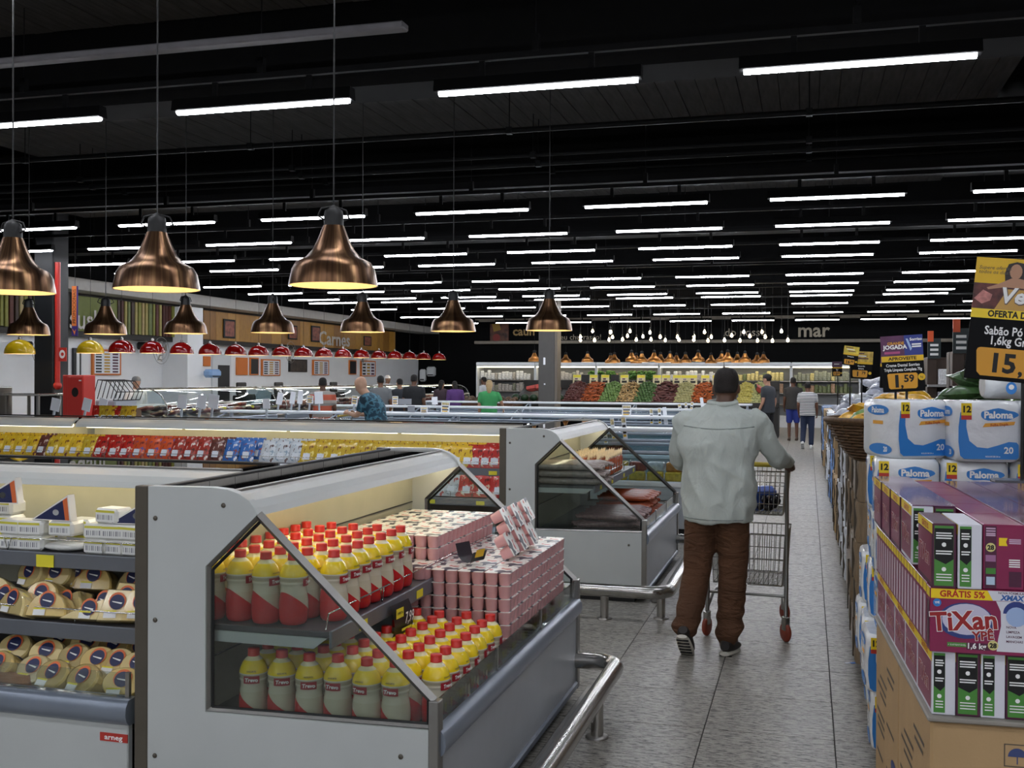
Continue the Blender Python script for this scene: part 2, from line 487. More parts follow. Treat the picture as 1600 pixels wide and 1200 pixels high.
# ------------------------------------------------------------------ open refrigerated cases
XF = -1.165
M_deck = mat('dark deck', '#4b4a4e', .4, var=.08)
M_lip = mat('shelf lip grey', '#6d7178', .4, metal=.2, var=.04)
M_inner = mat('case lining', '#a9a793', .4, var=.05)
M_post = mat('bronze grey post', '#5c564c', .4, metal=.3, var=.06)
M_trimr = mat('red badge', '#b5342b', .5)
WIN = [(.85, .515), (.85, 1.02), (.655, 1.205), (.012, .617), (.012, .53)]
def wire_guard(L, y, z, parent, h=.055, x0=.06):
    b = MB(); b.tube([(x0, y, z + .005), (x0 + .02, y, z + h), (L - x0 - .02, y, z + h), (L - x0, y, z + .005)], .0028, 5)
    n = max(2, int(L / .45))
    for k in range(1, n):
        x = L * k / n
        b.tube([(x - .02, y, z + h), (x, y, z), (x + .02, y, z + h)] if k % 2 else [(x, y, z + h), (x, y, z)], .0026, 5)
    return b.build('wire_guard', M_chrome, parent)
def refrigerated_case(label, L, loc, rz, shelves, ends=(1, 1), tags=True, name='refrigerated_case', badge=None, guards=True):
    t = thing(name, label, 'refrigerator case', loc, rz)
    MB().box(.03, L - .03, .08, 1.0, 0, .06).build('plinth', M_black, t)
    MB().box(.03, L - .03, 0, .03, .085, .46, b=.004).build('front_panel', M_grey2 if badge is None else M_grey, t)
    MB().box(.02, L - .02, -.012, .035, .05, .09, b=.008).build('lower_trim', M_rail, t)
    MB().prism([(.035, .43), (-.006, .43), (-.022, .445), (-.03, .47), (-.026, .5), (-.012, .52), (.035, .525)], 'x', .02, L - .02, sm=True).build('front_rail', M_rail, t)
    fg = MB().box(.04, L - .04, .012, .018, .525, .61).build('front_glass', M_glass, t)
    for x in [.04 + (L - .08) * k / 3 for k in range(4)]:
        MB().box(x - .008, x + .008, .008, .022, .52, .615).build('glass_clip', M_steel, fg)
    if tags:
        tm = MB().box(-.035, .035, 0, .002, 0, .03).mesh('price_tag', M_yel2)
        n = int(L / .2)
        for k in range(n):
            ob('price_tag', tm, fg, (.18 + (L - .3) * k / n + random.uniform(-.03, .03), .024, .535), random.uniform(-.1, .1))
    MB().box(.03, L - .03, .03, .93, .43, .47, b=.004).build('deck', M_deck, t)
    bp = MB().box(.03, L - .03, .92, 1.075, .06, 1.27).build('back_panel', M_inner, t)
    for z in (.66, .79, 1.0):
        MB().box(.05, L - .05, .914, .92, z, z + .004).build('slot_line', M_dark, bp)
    cn = MB().prism([(.655, 1.2), (.667, 1.225), (.69, 1.25), (.725, 1.27), (.765, 1.28), (.765, 1.262), (.72, 1.248), (.695, 1.225), (.675, 1.197)], 'x', .012, L - .012, sm=False).build('canopy', M_grey, t)
    MB().box(.02, L - .02, .675, .925, 1.222, 1.228).build('canopy_underside', M_inner, cn)
    MB().box(.02, L - .02, .762, 1.055, 1.268, 1.284, b=.003).build('top_glass', M_blackglass, t)
    MB().box(.012, L - .012, 1.05, 1.08, 1.262, 1.29, b=.003).build('back_edge', M_black, t)
    MB().box(.012, L - .012, .752, .768, 1.272, 1.287, b=.003).build('front_edge', M_steel2, t)
    ns = max(1, round(L / 1.25))
    for k in range(ns):
        a, c = .05 + (L - .1) * k / ns, .05 + (L - .1) * (k + 1) / ns
        MB().prism([(.735, 1.218), (.735, 1.2), (.75, 1.19), (.772, 1.2), (.772, 1.218)], 'x', a + .02, c - .02).build('light_strip', M_strip, t)
    for (z, y0) in shelves:
        sh = MB().box(.05, L - .05, y0, .92, z - .022, z, b=.003).build('shelf', M_deck, t)
        MB().box(.04, L - .04, y0 - .012, y0, z - .055, z + .006, b=.003).build('shelf_lip', M_lip, sh)
        for x in (.045, L - .06):
            MB().prism([(y0 + .01, z - .022), (y0 + .06, z - .06), (.92, z - .06), (.92, z - .022)], 'x', x, x + .014).build('bracket', M_grey, sh)
        if guards: wire_guard(L, y0 + .02, z, sh)
        if tags:
            tm = MB().box(-.035, .035, -.002, 0, 0, .032).mesh('price_tag', M_yel2)
            n = max(1, int(L / .45))
            for k in range(n):
                ob('price_tag', tm, sh, (.3 + (L - .5) * k / max(1, n - 1) + random.uniform(-.05, .05) if n > 1 else L * .5, y0 - .013, z - .045))
    for e, on in enumerate(ends):
        if not on: continue
        x0, x1 = (0, .04) if e == 0 else (L - .04, L)
        xm = (x0 + x1) / 2
        ep = MB()
        lo = [(0, .05), (0, .525), (.85, .512), (1.08, .512), (1.08, .05)]
        hi = [(.85, .512), (.85, 1.02), (.65, 1.208), (.662, 1.23), (.685, 1.256), (.722, 1.277), (.765, 1.29), (.83, 1.295), (1.08, 1.292), (1.08, .512)]
        for poly in (lo, hi): ep.prism(poly[::-1], 'x', x0, x1)
        po = ep.build('end_panel', M_grey, t)
        fr = MB()
        w = WIN
        for i in range(5):
            p, q = w[i], w[(i + 1) % 5]
            fr.tube([(xm, p[0], p[1]), (xm, q[0], q[1])], .013 if i != 2 else .017, 4, sm=False)
        fr.build('window_frame', M_steel2, po)
        sl = MB()
        for i in range(5):
            p, q = w[i], w[(i + 1) % 5]
            c = (.45, .75)
            def ins(a): return (a[0] + (c[0] - a[0]) * .045, a[1] + (c[1] - a[1]) * .045)
            p, q = ins(p), ins(q)
            sl.tube([(xm, p[0], p[1]), (xm, q[0], q[1])], .006, 4, sm=False)
        sl.build('window_seal', M_black, po)
        MB().prism(w, 'x', xm - .003, xm + .003).build('window_glass', M_glass, po)
        MB().box(x0 - .004, x1 + .004, -.012, .024, .05, .622, b=.003).build('corner_post', M_steel2, po)
        sx = x0 if e == 0 else x1
        sd = -1 if e == 0 else 1
        scm = MB(); scm.M = Matrix.Rotation(R(90), 4, 'Y'); scm.lathe([(.0, -.004), (.008, -.003), (.009, 0)], 10)
        sme = scm.mesh('screw', M_post)
        for (y, z) in ((1.05, 1.18), (1.05, .82), (1.05, .34), (.78, 1.235), (.12, .43), (.3, .12), (.9, .2)):
            ob('screw', sme, po, (sx + sd * .001, y, z))
        tr = MB().box(x0 - .002, x1 + .002, 1.08, 1.135, 0.0, 1.292, b=.004)
        tr.build('edge_trim', M_post, po)
    if badge:
        b = MB().box(L - .145, L - .03, -.003, 0, .365, .395).build('badge', M_trimr, t)
        txt(badge, .026, M_wht, b, (L - .088, -.0036, .372), sx=1.3, bold=.02)
    return t
case_a = refrigerated_case('grey open dairy case with red-capped yogurt bottles, nearest to the camera', 2.22, (XF, 3.25, 0), R(90), [(.81, .40)])
case_b = refrigerated_case('open cheese case with three decks, at the left edge of the photo', 4.2, (-2.31 - 4.2, 3.27, 0), 0, [(.945, .42), (.705, .25)], ends=(0, 0), badge='arneg', tags=False)
case_c = refrigerated_case('grey open sausage case beside the man in the pale jacket', 2.05, (XF, 7.86, 0), R(90), [(.86, .40)])
case_d = refrigerated_case('long open case of yellow and red packets behind the dairy case', 4.4, (-2.31 - 4.4, 7.88, 0), 0, [(.93, .42), (.70, .25)], ends=(0, 0), badge='')
case_e = refrigerated_case('long open case of snack packets running out of the left edge', 4.4, (-2.33 - 8.8, 7.88, 0), 0, [(.93, .42), (.70, .25)], ends=(1, 0), badge='')
# yellow shelf tag on the cheese case
q = PY(71, 882, 3.27 + .405)
MB().box(-.042, .042, -.003, 0, -.025, .025).build('price_tag', M_yel2, case_b, (q.x + 6.51, .404, .917))

# stainless bumper rails
def bumper(label, path, posts, r=.045):
    t = thing('bumper_rail', label, 'bumper rail')
    MB().tube(path, r, 14).build('tube', M_steel, t)
    for (x, y) in posts:
        p = MB().tube([(x, y, .0), (x, y, .2)], .03, 12).build('post', M_steel, t)
        MB().lathe([(.055, 0), (.055, .006), (.045, .012), (.0, .012)], 16, cx=x, cy=y).build('flange', M_steel2, p)
    return t
def arc(cx, cy, r, a0, a1, z, n=7):
    return [(cx + r * math.cos(R(a0 + (a1 - a0) * k / n)), cy + r * math.sin(R(a0 + (a1 - a0) * k / n)), z) for k in range(n + 1)]
bz = .2
bumper('stainless bumper rail in front of the dairy case', [(-2.2, 2.88, bz)] + arc(-1.06, 3.0, .12, -90, 0, bz) + arc(-1.06, 5.32, .12, 0, 90, bz) + [(-1.3, 5.44, bz)],
       [(-.94, 3.2), (-.94, 4.86), (-1.9, 2.88)])
bumper('stainless bumper rail around the corner of the sausage case', [(-2.9, 7.28, bz)] + arc(-1.06, 7.42, .14, -90, 0, bz) + arc(-1.06, 9.72, .12, 0, 90, bz) + [(-1.2, 9.84, bz)],
       [(-1.36, 7.28), (-.98, 7.4), (-.92, 9.4)])
# low kerb bars under the case fronts
for y0, y1, nm in ((3.3, 5.5, 'dairy'), (7.9, 9.9, 'sausage')):
    tag(MB().box(-1.12, -1.05, y0, y1, 0, .05, b=.006).build('floor_kerb', M_steel2), 'low metal floor kerb in front of the %s case' % nm, 'kerb')
# ------------------------------------------------------------------ yogurt drink bottles
def bottle_col(nt, new, link):
    tc = new('TexCoord'); sp = new('SeparateXYZ'); link(tc.outputs['Object'], sp.inputs[0])
    at = new('Math'); at.operation = 'ARCTAN2'; link(sp.outputs[0], at.inputs[0]); link(sp.outputs[1], at.inputs[1])
    a2 = new('Math'); a2.operation = 'MULTIPLY_ADD'; a2.inputs[1].default_value = 1.0; a2.inputs[2].default_value = 1.05 + math.pi / 2; link(at.outputs[0], a2.inputs[0])
    cs = new('Math'); cs.operation = 'SINE'; link(a2.outputs[0], cs.inputs[0])
    th = new('Math'); th.operation = 'MULTIPLY_ADD'; th.inputs[1].default_value = .04; th.inputs[2].default_value = .076; link(cs.outputs[0], th.inputs[0])
    lt = new('Math'); lt.operation = 'LESS_THAN'; link(sp.outputs[2], lt.inputs[0]); link(th.outputs[0], lt.inputs[1])
    r = new('ValToRGB'); link(sp.outputs[2], r.inputs[0])
    mr = new('MapRange'); mr.inputs['From Max'].default_value = .25; link(sp.outputs[2], mr.inputs['Value']); link(mr.outputs[0], r.inputs[0])
    ramp(r, [(0, '#c9c0a8'), (.42, '#cfc7b2'), (.6, '#b3aa93'), (.66, '#dad3bf'), (.675, '#f1d21c'), (.83, '#f4d930'), (.84, '#e6dcae'), (.9, '#ded6b4')], 'CONSTANT')
    mx = new('Mix'); mx.data_type = 'RGBA'; link(lt.outputs[0], mx.inputs['Factor']); link(r.outputs[0], mx.inputs['A']); mx.inputs['B'].default_value = lin('#c01f24')
    return mx.outputs['Result']
M_bot = nodemat('yogurt bottle sleeve', bottle_col, rough=.22, coat=.4)
M_cap = mat('bottle cap red', '#c8281f', .4, var=.06)
M_lab = mat('red label', '#9c1c2a', .4)
def bottle_proto():
    t = thing('yogurt_bottle', 'x', 'bottle')
    prof = [(.036, 0), (.046, .004), (.050, .016), (.052, .045), (.0515, .08), (.048, .105), (.0445, .125), (.0455, .137), (.0465, .14), (.0485, .143), (.0485, .15), (.047, .153), (.0495, .157), (.050, .17), (.047, .183), (.040, .2), (.029, .214), (.0195, .222), (.0185, .232)]
    MB().lathe(prof, 20).build('body', M_bot, t)
    cp = MB().lathe([(.0205, .224), (.0215, .225), (.0215, .228), (.0205, .229), (.0208, .247), (.0195, .25), (0, .25)], 18)
    cp.build('cap', M_cap, t)
    pl = MB(); n = 6; v = []
    for z in (.136, .162):
        for k in range(n + 1):
            a = R(-90 - 32 + 64 * k / n); v.append((.0515 * math.cos(a), .0515 * math.sin(a), z))
    pl.add(v, [(k, k + 1, n + 2 + k, n + 1 + k) for k in range(n)], 0, True)
    l = pl.build('label', M_lab, t)
    txt('Trevo', .0185, M_wht, l, (0, -.0525, .1435), bold=.03, shear=.15)
    txt('IOGURTE', .0075, M_ink, l, (0, -.0505, .176), bold=.02, rot=(R(-18), 0, 0))
    return t
def bottles(z, cells, label, group, front=0):
    for (x, y, i, j) in cells:
        rz = R(84) + random.uniform(-.25, .25)
        if front and y < 3.4: rz = random.uniform(-.2, .5)
        spawn('bottle', bottle_proto, (x + random.uniform(-.004, .004), y + random.uniform(-.004, .004), z), rz, label % (NTH[j], NTH[i]), group)
PIT = .1075
up = []
for i in range(5):
    for j in range(8):
        if j == 0 and i < 1: continue
        up.append((-1.632 - i * PIT, 3.365 + j * PIT + (.01 if i % 2 else 0), i, j))
bottles(.812, up, 'red-capped yogurt bottle on the upper shelf, %s from the glass end, %s from the edge', 'yogurt bottles on the upper shelf')
lo = []
for i in range(7):
    for j in range(8):
        y = 3.345 + j * PIT
        if i == 0 and j == 0: continue
        if i > 3 and j > 3: continue
        lo.append((-1.235 - i * PIT, y + (.012 if i % 2 else 0), i, j))
bottles(.472, lo, 'red-capped yogurt bottle on the lower deck, %s from the glass end, %s from the edge', 'yogurt bottles on the lower deck', 1)
# ------------------------------------------------------------------ six-cup yogurt trays
M_cup = mat('pink yogurt cup', '#e6b0b2', .4, var=.05)
def lidcol(nt, new, link):
    tc = new('TexCoord'); mp = new('Mapping'); mp.inputs['Scale'].default_value = (13, 8, 1); link(tc.outputs['Object'], mp.inputs[0])
    v = new('TexNoise'); v.inputs['Scale'].default_value = 1.3; v.inputs['Detail'].default_value = 1; link(mp.outputs[0], v.inputs['Vector'])
    r = new('ValToRGB'); ramp(r, [(0, '#b9342f'), (.36, '#c8524a'), (.39, '#ece9e2'), (.55, '#e6e3dd'), (.57, '#2c3143'), (.75, '#272c3c')], 'CONSTANT')
    link(v.outputs['Fac'], r.inputs[0]); return r.outputs[0]
M_lid = nodemat('printed lid foil', lidcol, rough=.35)
TWX, TLY, TH = .115, .172, .055
def tray_proto():
    t = thing('yogurt_tray', 'x', 'yogurt tray')
    MB().box(-TWX / 2 + .001, TWX / 2 - .001, -TLY / 2 + .001, TLY / 2 - .001, TH - .003, TH - .0005, b=.0008).build('lid', M_lid, t)
    def ring(w, z):
        c = w * .55
        return [(w, -c, z), (w, c, z), (c, w, z), (-c, w, z), (-w, c, z), (-w, -c, z), (-c, -w, z), (c, -w, z)]
    cm = MB().loft([ring(.0195, .0), ring(.0225, .003), ring(.0262, TH - .006), ring(.0275, TH - .004), ring(.0275, TH - .003)]).mesh('cup', M_cup)
    for i in (-1, 1):
        for j in (-1, 0, 1):
            ob('cup', cm, t, (i * .0287, j * .0573, 0))
    return t
def trays(cells, label, group):
    for c in cells: spawn('tray', tray_proto, c[:3], c[3] if c[3] is not None else random.uniform(-.012, .012), label % tuple(NTH[q] for q in c[4]), group)
cells = []
for i in range(4):
    for j in range(6):
        nl = 1 if j == 0 else 3
        for k in range(nl):
            if k < nl - 1 and i > 0 and j > 1: continue
            cells.append((-1.635 - i * .119, 4.33 + j * .177, .812 + k * TH, None, (k, j, i)))
trays(cells, 'pink yogurt tray, upper shelf, %s layer up, %s from the bottles, %s from the edge', 'yogurt trays on the upper shelf')
cells = []
for i in range(4):
    for j in range(6):
        nl = 7
        for k in range(nl):
            if k < nl - 1 and i > 0 and j > 0: continue
            cells.append((-1.26 - i * .119, 4.36 + j * .177, .472 + k * TH, None, (k, j, i)))
trays(cells, 'pink yogurt tray, lower stack, %s layer up, %s from the bottles, %s from the glass', 'yogurt trays on the lower deck')
cells = []
for k in range(3):
    for j in range(2):
        cells.append((-1.34 - .035 * j, 4.62 + k * .18 + .06 * j, .472 + 7 * TH + .05 + j * .1, (0, R(62), R(6)), (j, k)))
trays(cells, 'pink yogurt tray tipped on its side, %s row up, %s from the bottles', 'tipped yogurt trays')
# small black price sign hanging from the shelf of the dairy case
ps = thing('price_sign', 'small curled black price sign hanging from the yogurt shelf', 'price sign', PY(612, 942, 3.87) , R(86))
ps.location = (-1.545, 3.86, .8)
v = []
for k in range(7):
    a = k / 6
    for x in (-.085, .085): v.append((x, -.01 - .022 * math.sin(a * 3.1), -.145 * a))
MB().add(v, [(2 * k, 2 * k + 2, 2 * k + 3, 2 * k + 1) for k in range(6)], 0, True).build('card', mat('sign black', '#17171c', .4), ps)
MB().quadY(-.075, -.01, -.05, -.012, -.034).build('yellow_patch', M_yel2, ps)
txt('OFERTA', .014, M_ink, ps, (-.042, -.0345, -.036), bold=.02)
txt('7,99', .062, M_wht, ps, (.035, -.038, -.08), bold=.01, shear=.2, sx=.75)
MB().quadY(-.03, .06, -.105, -.095, -.036).build('yellow_line', M_yel2, ps)
cur = thing('shelf_flyer', 'small curled black and yellow flyer on the lower yogurt stack', 'flyer', (-1.42, 4.42, .472 + 7 * TH), R(70))
v = []
for k in range(7):
    a = k / 6
    for x in (-.05, .05): v.append((x, -.05 + .1 * a, .006 + .06 * (2 * a - 1) ** 4 + (.03 * a)))
MB().add(v, [(2 * k, 2 * k + 1, 2 * k + 3, 2 * k + 2) for k in range(6)], 0, True).build('sheet', mat('flyer black', '#22222a', .4), cur)
MB().add([(-.03, -.054, .075), (.03, -.054, .075), (.03, -.042, .04), (-.03, -.042, .04)], [(0, 1, 2, 3)]).build('yellow_patch', M_yel, cur)

# ------------------------------------------------------------------ cheeses in the left case
M_navy = mat('navy print', '#232a52', .45)
M_orange = mat('orange print', '#e0703c', .45)
M_pack = mat('white film', '#e4e4de', .3, var=.06, bump=.3, bs=40, coat=.3)
M_cheese = mat('yellow cheese', '#e3cb88', .3, var=.06, coat=.5)
M_cheese2 = mat('pale cheese', '#ead9a2', .3, var=.05, coat=.5)
M_film = clear('cling film', '#fbf8f0', .01, .1, .35)
M_bar = mat('barcode grey', '#8a8c92', .5)
def small_pack():
    t = thing('cheese_pack', 'x', 'cheese pack')
    MB().box(-.062, .062, -.05, .05, 0, .062, b=.012).build('wrap', M_pack, t)
    l = MB().quadY(-.05, .05, .008, .054, -.0506).build('label', mat('label white', '#e9e9e6', .5), t)
    MB().quadY(-.05, .05, .045, .055, -.0509).build('stripe', mat('lime stripe', '#d6cf4a', .5), l)
    for k in range(9):
        MB().quadY(-.042 + k * .0095, -.042 + k * .0095 + (.003 if k % 3 else .006), .016, .036, -.0509).build('bar', M_bar, l)
    return t
def wedge_box():
    t = thing('cheese_wedge_box', 'x', 'cheese wedge')
    tri = [(-.1, 0), (.075, 0), (.1, .012), (.1, .03), (.09, .1)]
    MB().prism([(-.1, 0), (.1, 0), (.085, .11)], 'y', -.02, .02).build('box', mat('wedge white', '#e8e6e2', .4), t)
    f = MB().add([(-.085, -.0206, .004), (.075, -.0206, .004), (.062, -.0206, .088)], [(0, 1, 2)]).build('navy_face', M_navy, t)
    MB().add([(.073, -.0209, .004), (.094, -.0209, .004), (.082, -.0209, .1), (.06, -.0209, .087)], [(0, 1, 2, 3)]).build('orange_band', M_orange, f)
    MB().lathe([(.0, 0), (.016, 0)], 12).build('white_leaf', M_wht, f).matrix_local = Matrix.Translation((.025, -.021, .035)) @ Matrix.Rotation(R(90), 4, 'X') @ Matrix.Diagonal((1, .8, 1, 1))
    return t
def disc(r, y, cx, cz, a0=0, a1=360, n=16, sq=1.0):
    pts = [(cx + r * math.cos(R(a0 + (a1 - a0) * k / n)), y, cz + sq * r * math.sin(R(a0 + (a1 - a0) * k / n))) for k in range(n if a1 - a0 >= 360 else n + 1)]
    return pts
def cheese_label(p, y, cx, cz, r=.03):
    o = MB().add(disc(r * 1.15, y, cx, cz + r * .15), [list(range(16))]).build('label', M_orange, p)
    MB().add(disc(r, y - .0004, cx, cz), [list(range(16))]).build('navy_seal', M_navy, o)
    MB().add([(cx - r * .7, y - .0008, cz + .004), (cx + r * .7, y - .0008, cz - .002), (cx + r * .6, y - .0008, cz - .008), (cx - r * .6, y - .0008, cz)], [(3, 2, 1, 0)]).build('white_script', M_wht, o)
def cheese_piece(shape, m, key):
    def mk():
        t = thing('cheese_piece', 'x', 'cheese')
        if shape == 'oval': pts = [(.075 * math.cos(a) * (1 + .08 * math.sin(a)), .062 + .062 * math.sin(a)) for a in [k * math.pi / 10 for k in range(20)]]
        elif shape == 'half': pts = [(-.085, 0), (.085, 0)] + [(.085 * math.cos(k * math.pi / 8), .015 + .085 * math.sin(k * math.pi / 8)) for k in range(9)]
        elif shape == 'trap': pts = [(-.075, 0), (.075, 0), (.06, .12), (-.045, .125)]
        else: pts = [(-.12, 0), (.09, 0), (.1, .03), (.06, .085), (-.03, .05)]
        d = .042
        n = len(pts)
        c = (sum(p[0] for p in pts) / n, sum(p[1] for p in pts) / n)
        def ring(sc_, y): return [(c[0] + (p[0] - c[0]) * sc_, y, max(0, c[1] + (p[1] - c[1]) * sc_)) for p in pts]
        b = MB().loft([ring(.93, -d), ring(1, -d + .008), ring(1, d - .008), ring(.93, d)], sm=False)
        b.build('cheese', m, t)
        f = MB().loft([ring(.95, -d - .003), ring(1.03, -d + .006), ring(1.05, d), ring(.9, d + .02)], sm=True); f.build('film', M_film, t)
        cheese_label(t, -d - .0045, c[0] * .4, c[1] + .012)
        s = MB().quadY(c[0] - .05, c[0] + .0, max(.004, c[1] - .05), max(.004, c[1] - .05) + .028, -d - .0045).build('barcode', M_wht, t)
        MB().quadY(c[0] - .05, c[0] + .0, max(.004, c[1] - .05) + .023, max(.004, c[1] - .05) + .029, -d - .005).build('stripe', M_yel2, s)
        return t
    return mk
SY = 3.27
# top shelf z=.945: packs in stacks
pkn = {}
def place(px, py, Y): return PY(px, py, Y)
for (px, lv, yy) in sorted(((28, 0, .5), (28, 1, .5), (57, 0, .5), (57, 1, .5), (80, 1, .6), (85, 0, .6), (12, 0, .6), (12, 1, .6), (12, 2, .62), (105, 1, .52), (132, 1, .6), (132, 0, .62), (160, 0, .5), (160, 1, .5), (186, 0, .5), (186, 1, .5), (213, 0, .5), (213, 1, .5), (178, 2, .52), (228, 0, .56), (228, 1, .56))):
    q = PY(px, 840, SY + yy); pkn[lv] = pkn.get(lv, -1) + 1
    spawn('cheesepack', small_pack, (q.x, SY + yy, .946 + lv * .063), random.uniform(-.15, .15), 'small white cheese pack on the top shelf, %s layer, %s from the left' % (NTH[lv], NTH[pkn[lv]]), 'white cheese packs')
for n_, (px, lv, rt) in enumerate(((90, 2, 0), (213, 2, 0), (6, 3, 0))):
    q = PY(px, 800, SY + .52)
    w = spawn('wedgebox', wedge_box, (q.x, SY + .5, .947 + lv * .063), random.uniform(-.1, .1), ['navy and orange cheese wedge leaning on white packs, away from the steel post', 'navy and orange cheese wedge nearest the steel post', 'navy cheese wedge cut by the edge of the photo'][n_], 'navy cheese wedges')
q = PY(95, 870, SY + .46)
tag(MB().ball((0, 0, .02), .1, .05, .02, 14, 8).build('foil_pack', M_pack, None, (q.x, SY + .5, .946), .2), 'flat crumpled white pack lying on the glass shelf', 'pack')
# middle shelf z=.705 and deck z=.472
shapes = [('half', M_cheese2), ('oval', M_cheese), ('trap', M_cheese2), ('flat', M_cheese), ('half', M_cheese)]
mid = [(12, .36, 'half', 0), (26, .30, 'half', 0), (50, .5, 'oval', 0), (68, .38, 'oval', 1), (78, .30, 'half', 1), (90, .52, 'oval', 0), (108, .42, 'flat', 0), (142, .30, 'flat', 0), (150, .55, 'half', 1), (185, .31, 'trap', 0), (165, .45, 'flat', 1), (200, .44, 'trap', 0), (222, .33, 'trap', 1), (212, .55, 'half', 0), (-12, .4, 'oval', 0), (122, .56, 'oval', 1)]
for n_, (px, yy, shp, al) in enumerate(sorted(mid)):
    q = PY(px, 950, SY + yy)
    m_ = M_cheese if al else M_cheese2
    spawn('cheese' + shp + str(al), cheese_piece(shp, m_, ''), (q.x, SY + yy, .706 + (.06 if yy > .49 else 0) + .004), (R(-22), 0, random.uniform(-.35, .35)),
          'film-wrapped cheese piece with a navy seal on the middle shelf, %s from the left' % NTH[n_], 'cheese pieces on the middle shelf')
low = [(48, .14, 0), (78, .1, 1), (125, .08, 1), (190, .08, 1), (70, .26, 0), (112, .24, 0), (150, .22, 1), (180, .22, 0), (212, .2, 0), (228, .12, 1), (90, .36, 1), (135, .36, 0), (175, .36, 1), (215, .36, 0), (20, .3, 0), (-8, .15, 1)]
for n_, (px, yy, al) in enumerate(sorted(low)):
    q = PY(px, 1050, SY + yy)
    spawn('cheeseoval' + str(al), cheese_piece('oval', M_cheese if al else M_cheese2, ''), (q.x, SY + yy, .472 + (.05 if yy > .3 else (.03 if yy > .19 else 0)) + .004), (R(-38), 0, random.uniform(-.3, .3)),
          'film-wrapped oval cheese half on the lowest deck, %s from the left' % NTH[n_], 'oval cheeses on the lowest deck')
q = PY(10, 1050, SY + .12)
tag(MB().box(-.14, .12, -.04, .05, 0, .06, b=.02).build('bread_pack', mat('brown crust', '#8a5b33', .5, var=.2)), 'brown crusty block at the left edge of the lowest deck', 'bread').location = (q.x, SY + .12, .472)
for n_, px in enumerate((5, 22)):
    q = PY(px, 1035, SY + .28)
    tag(MB().ball((0, 0, .03), .07, .045, .035, 12, 8).build('navy_packet', M_navy, None, (q.x, SY + .25, .5)), ['navy packet at the left edge of the lowest deck', 'navy packet beside the oval cheeses on the lowest deck'][n_], 'packet')

# ------------------------------------------------------------------ packets leaning in the long case
def packet_print(name, base, c2, c3):
    def fn(nt, new, link):
        tc = new('TexCoord'); mp = new('Mapping'); mp.inputs['Scale'].default_value = (18, 1, 11); link(tc.outputs['Object'], mp.inputs[0])
        n = new('TexNoise'); n.inputs['Scale'].default_value = 1.6; n.inputs['Detail'].default_value = 3; link(mp.outputs[0], n.inputs['Vector'])
        r = new('ValToRGB'); ramp(r, [(0, c3), (.38, c3), (.40, base), (.58, base), (.6, c2), (.8, c2)], 'CONSTANT'); link(n.outputs['Fac'], r.inputs[0]); return r.outputs[0]
    return nodemat('packet ' + name, fn, rough=.28, coat=.3)
PK = {
 'yellow': packet_print('yellow', '#e0b82e', '#6d3520', '#e8cf5c'), 'red': packet_print('red', '#b8271f', '#5e1f18', '#d9bfa8'),
 'orange': packet_print('orange', '#d0562c', '#7d2f2a', '#5a4d8e'), 'striped': packet_print('striped', '#a63a2e', '#e4d9cf', '#5c2a22'),
 'brown': packet_print('brown', '#6a3c34', '#d7c7bb', '#3a2220'), 'blue': packet_print('blue', '#3a6fb8', '#d9dee8', '#8e4a44'),
 'white': packet_print('white', '#ccd3d9', '#5a4643', '#8fa3b4'), 'gold': packet_print('gold', '#c9a92e', '#7a4a22', '#e7d780'),
 'silver': packet_print('silver', '#c4c8cc', '#a83a34', '#9ea4aa')}
M_lab2 = mat('pale sticker', '#d8dde4', .5)
def packet(kind, w=.15, h=.2):
    def mk():
        t = thing('snack_packet', 'x', 'packet')
        n, m = 6, 8; v = []; f = []
        for s in (-1, 1):
            o = len(v)
            for j in range(m + 1):
                for i in range(n + 1):
                    u, q = i / n * 2 - 1, j / m * 2 - 1
                    d = .016 * (1 - u ** 4) * (1 - q ** 4) * (1 + .25 * math.sin(5 * u + 3 * q))
                    v.append((u * w / 2, s * d, (q + 1) / 2 * h))
            for j in range(m):
                for i in range(n):
                    a = o + j * (n + 1) + i
                    f.append((a, a + 1, a + n + 2, a + n + 1) if s < 0 else (a + 1, a, a + n + 1, a + n + 2))
        b = MB().add(v, f, 0, True); b.build('bag', PK[kind], t)
        MB().quadY(-w * .2, w * .22, h * .12, h * .42, -.0185).build('sticker', M_lab2, t)
        MB().box(-w / 2, w / 2, -.002, .002, h - .012, h + .006).build('seal', PK[kind], t)
        return t
    return mk
seq = [(-30, 'gold'), (-8, 'yellow'), (10, 'yellow'), (28, 'yellow'), (45, 'yellow'), (62, 'brown'), (78, 'gold'), (95, 'yellow'), (113, 'yellow'), (135, 'gold'), (152, 'red'), (175, 'red'), (192, 'red'), (212, 'orange'), (235, 'orange'), (255, 'orange'), (272, 'striped'), (292, 'striped'), (312, 'striped'), (335, 'brown'), (358, 'blue'), (383, 'blue'), (415, 'white'), (437, 'white'), (460, 'white')]
seq += [(478 + 21.5 * k, 'gold') for k in range(10)] + [(695 + 17 * k, 'yellow') for k in range(3)] + [(742 + 15 * k, 'red') for k in range(4)]
CY2 = 7.88
cname = {'yellow': 'yellow', 'gold': 'mustard yellow', 'red': 'red', 'orange': 'orange-red', 'striped': 'red and white striped', 'brown': 'brown', 'blue': 'blue and white', 'white': 'white and silver', 'silver': 'silver'}
pkc = {}
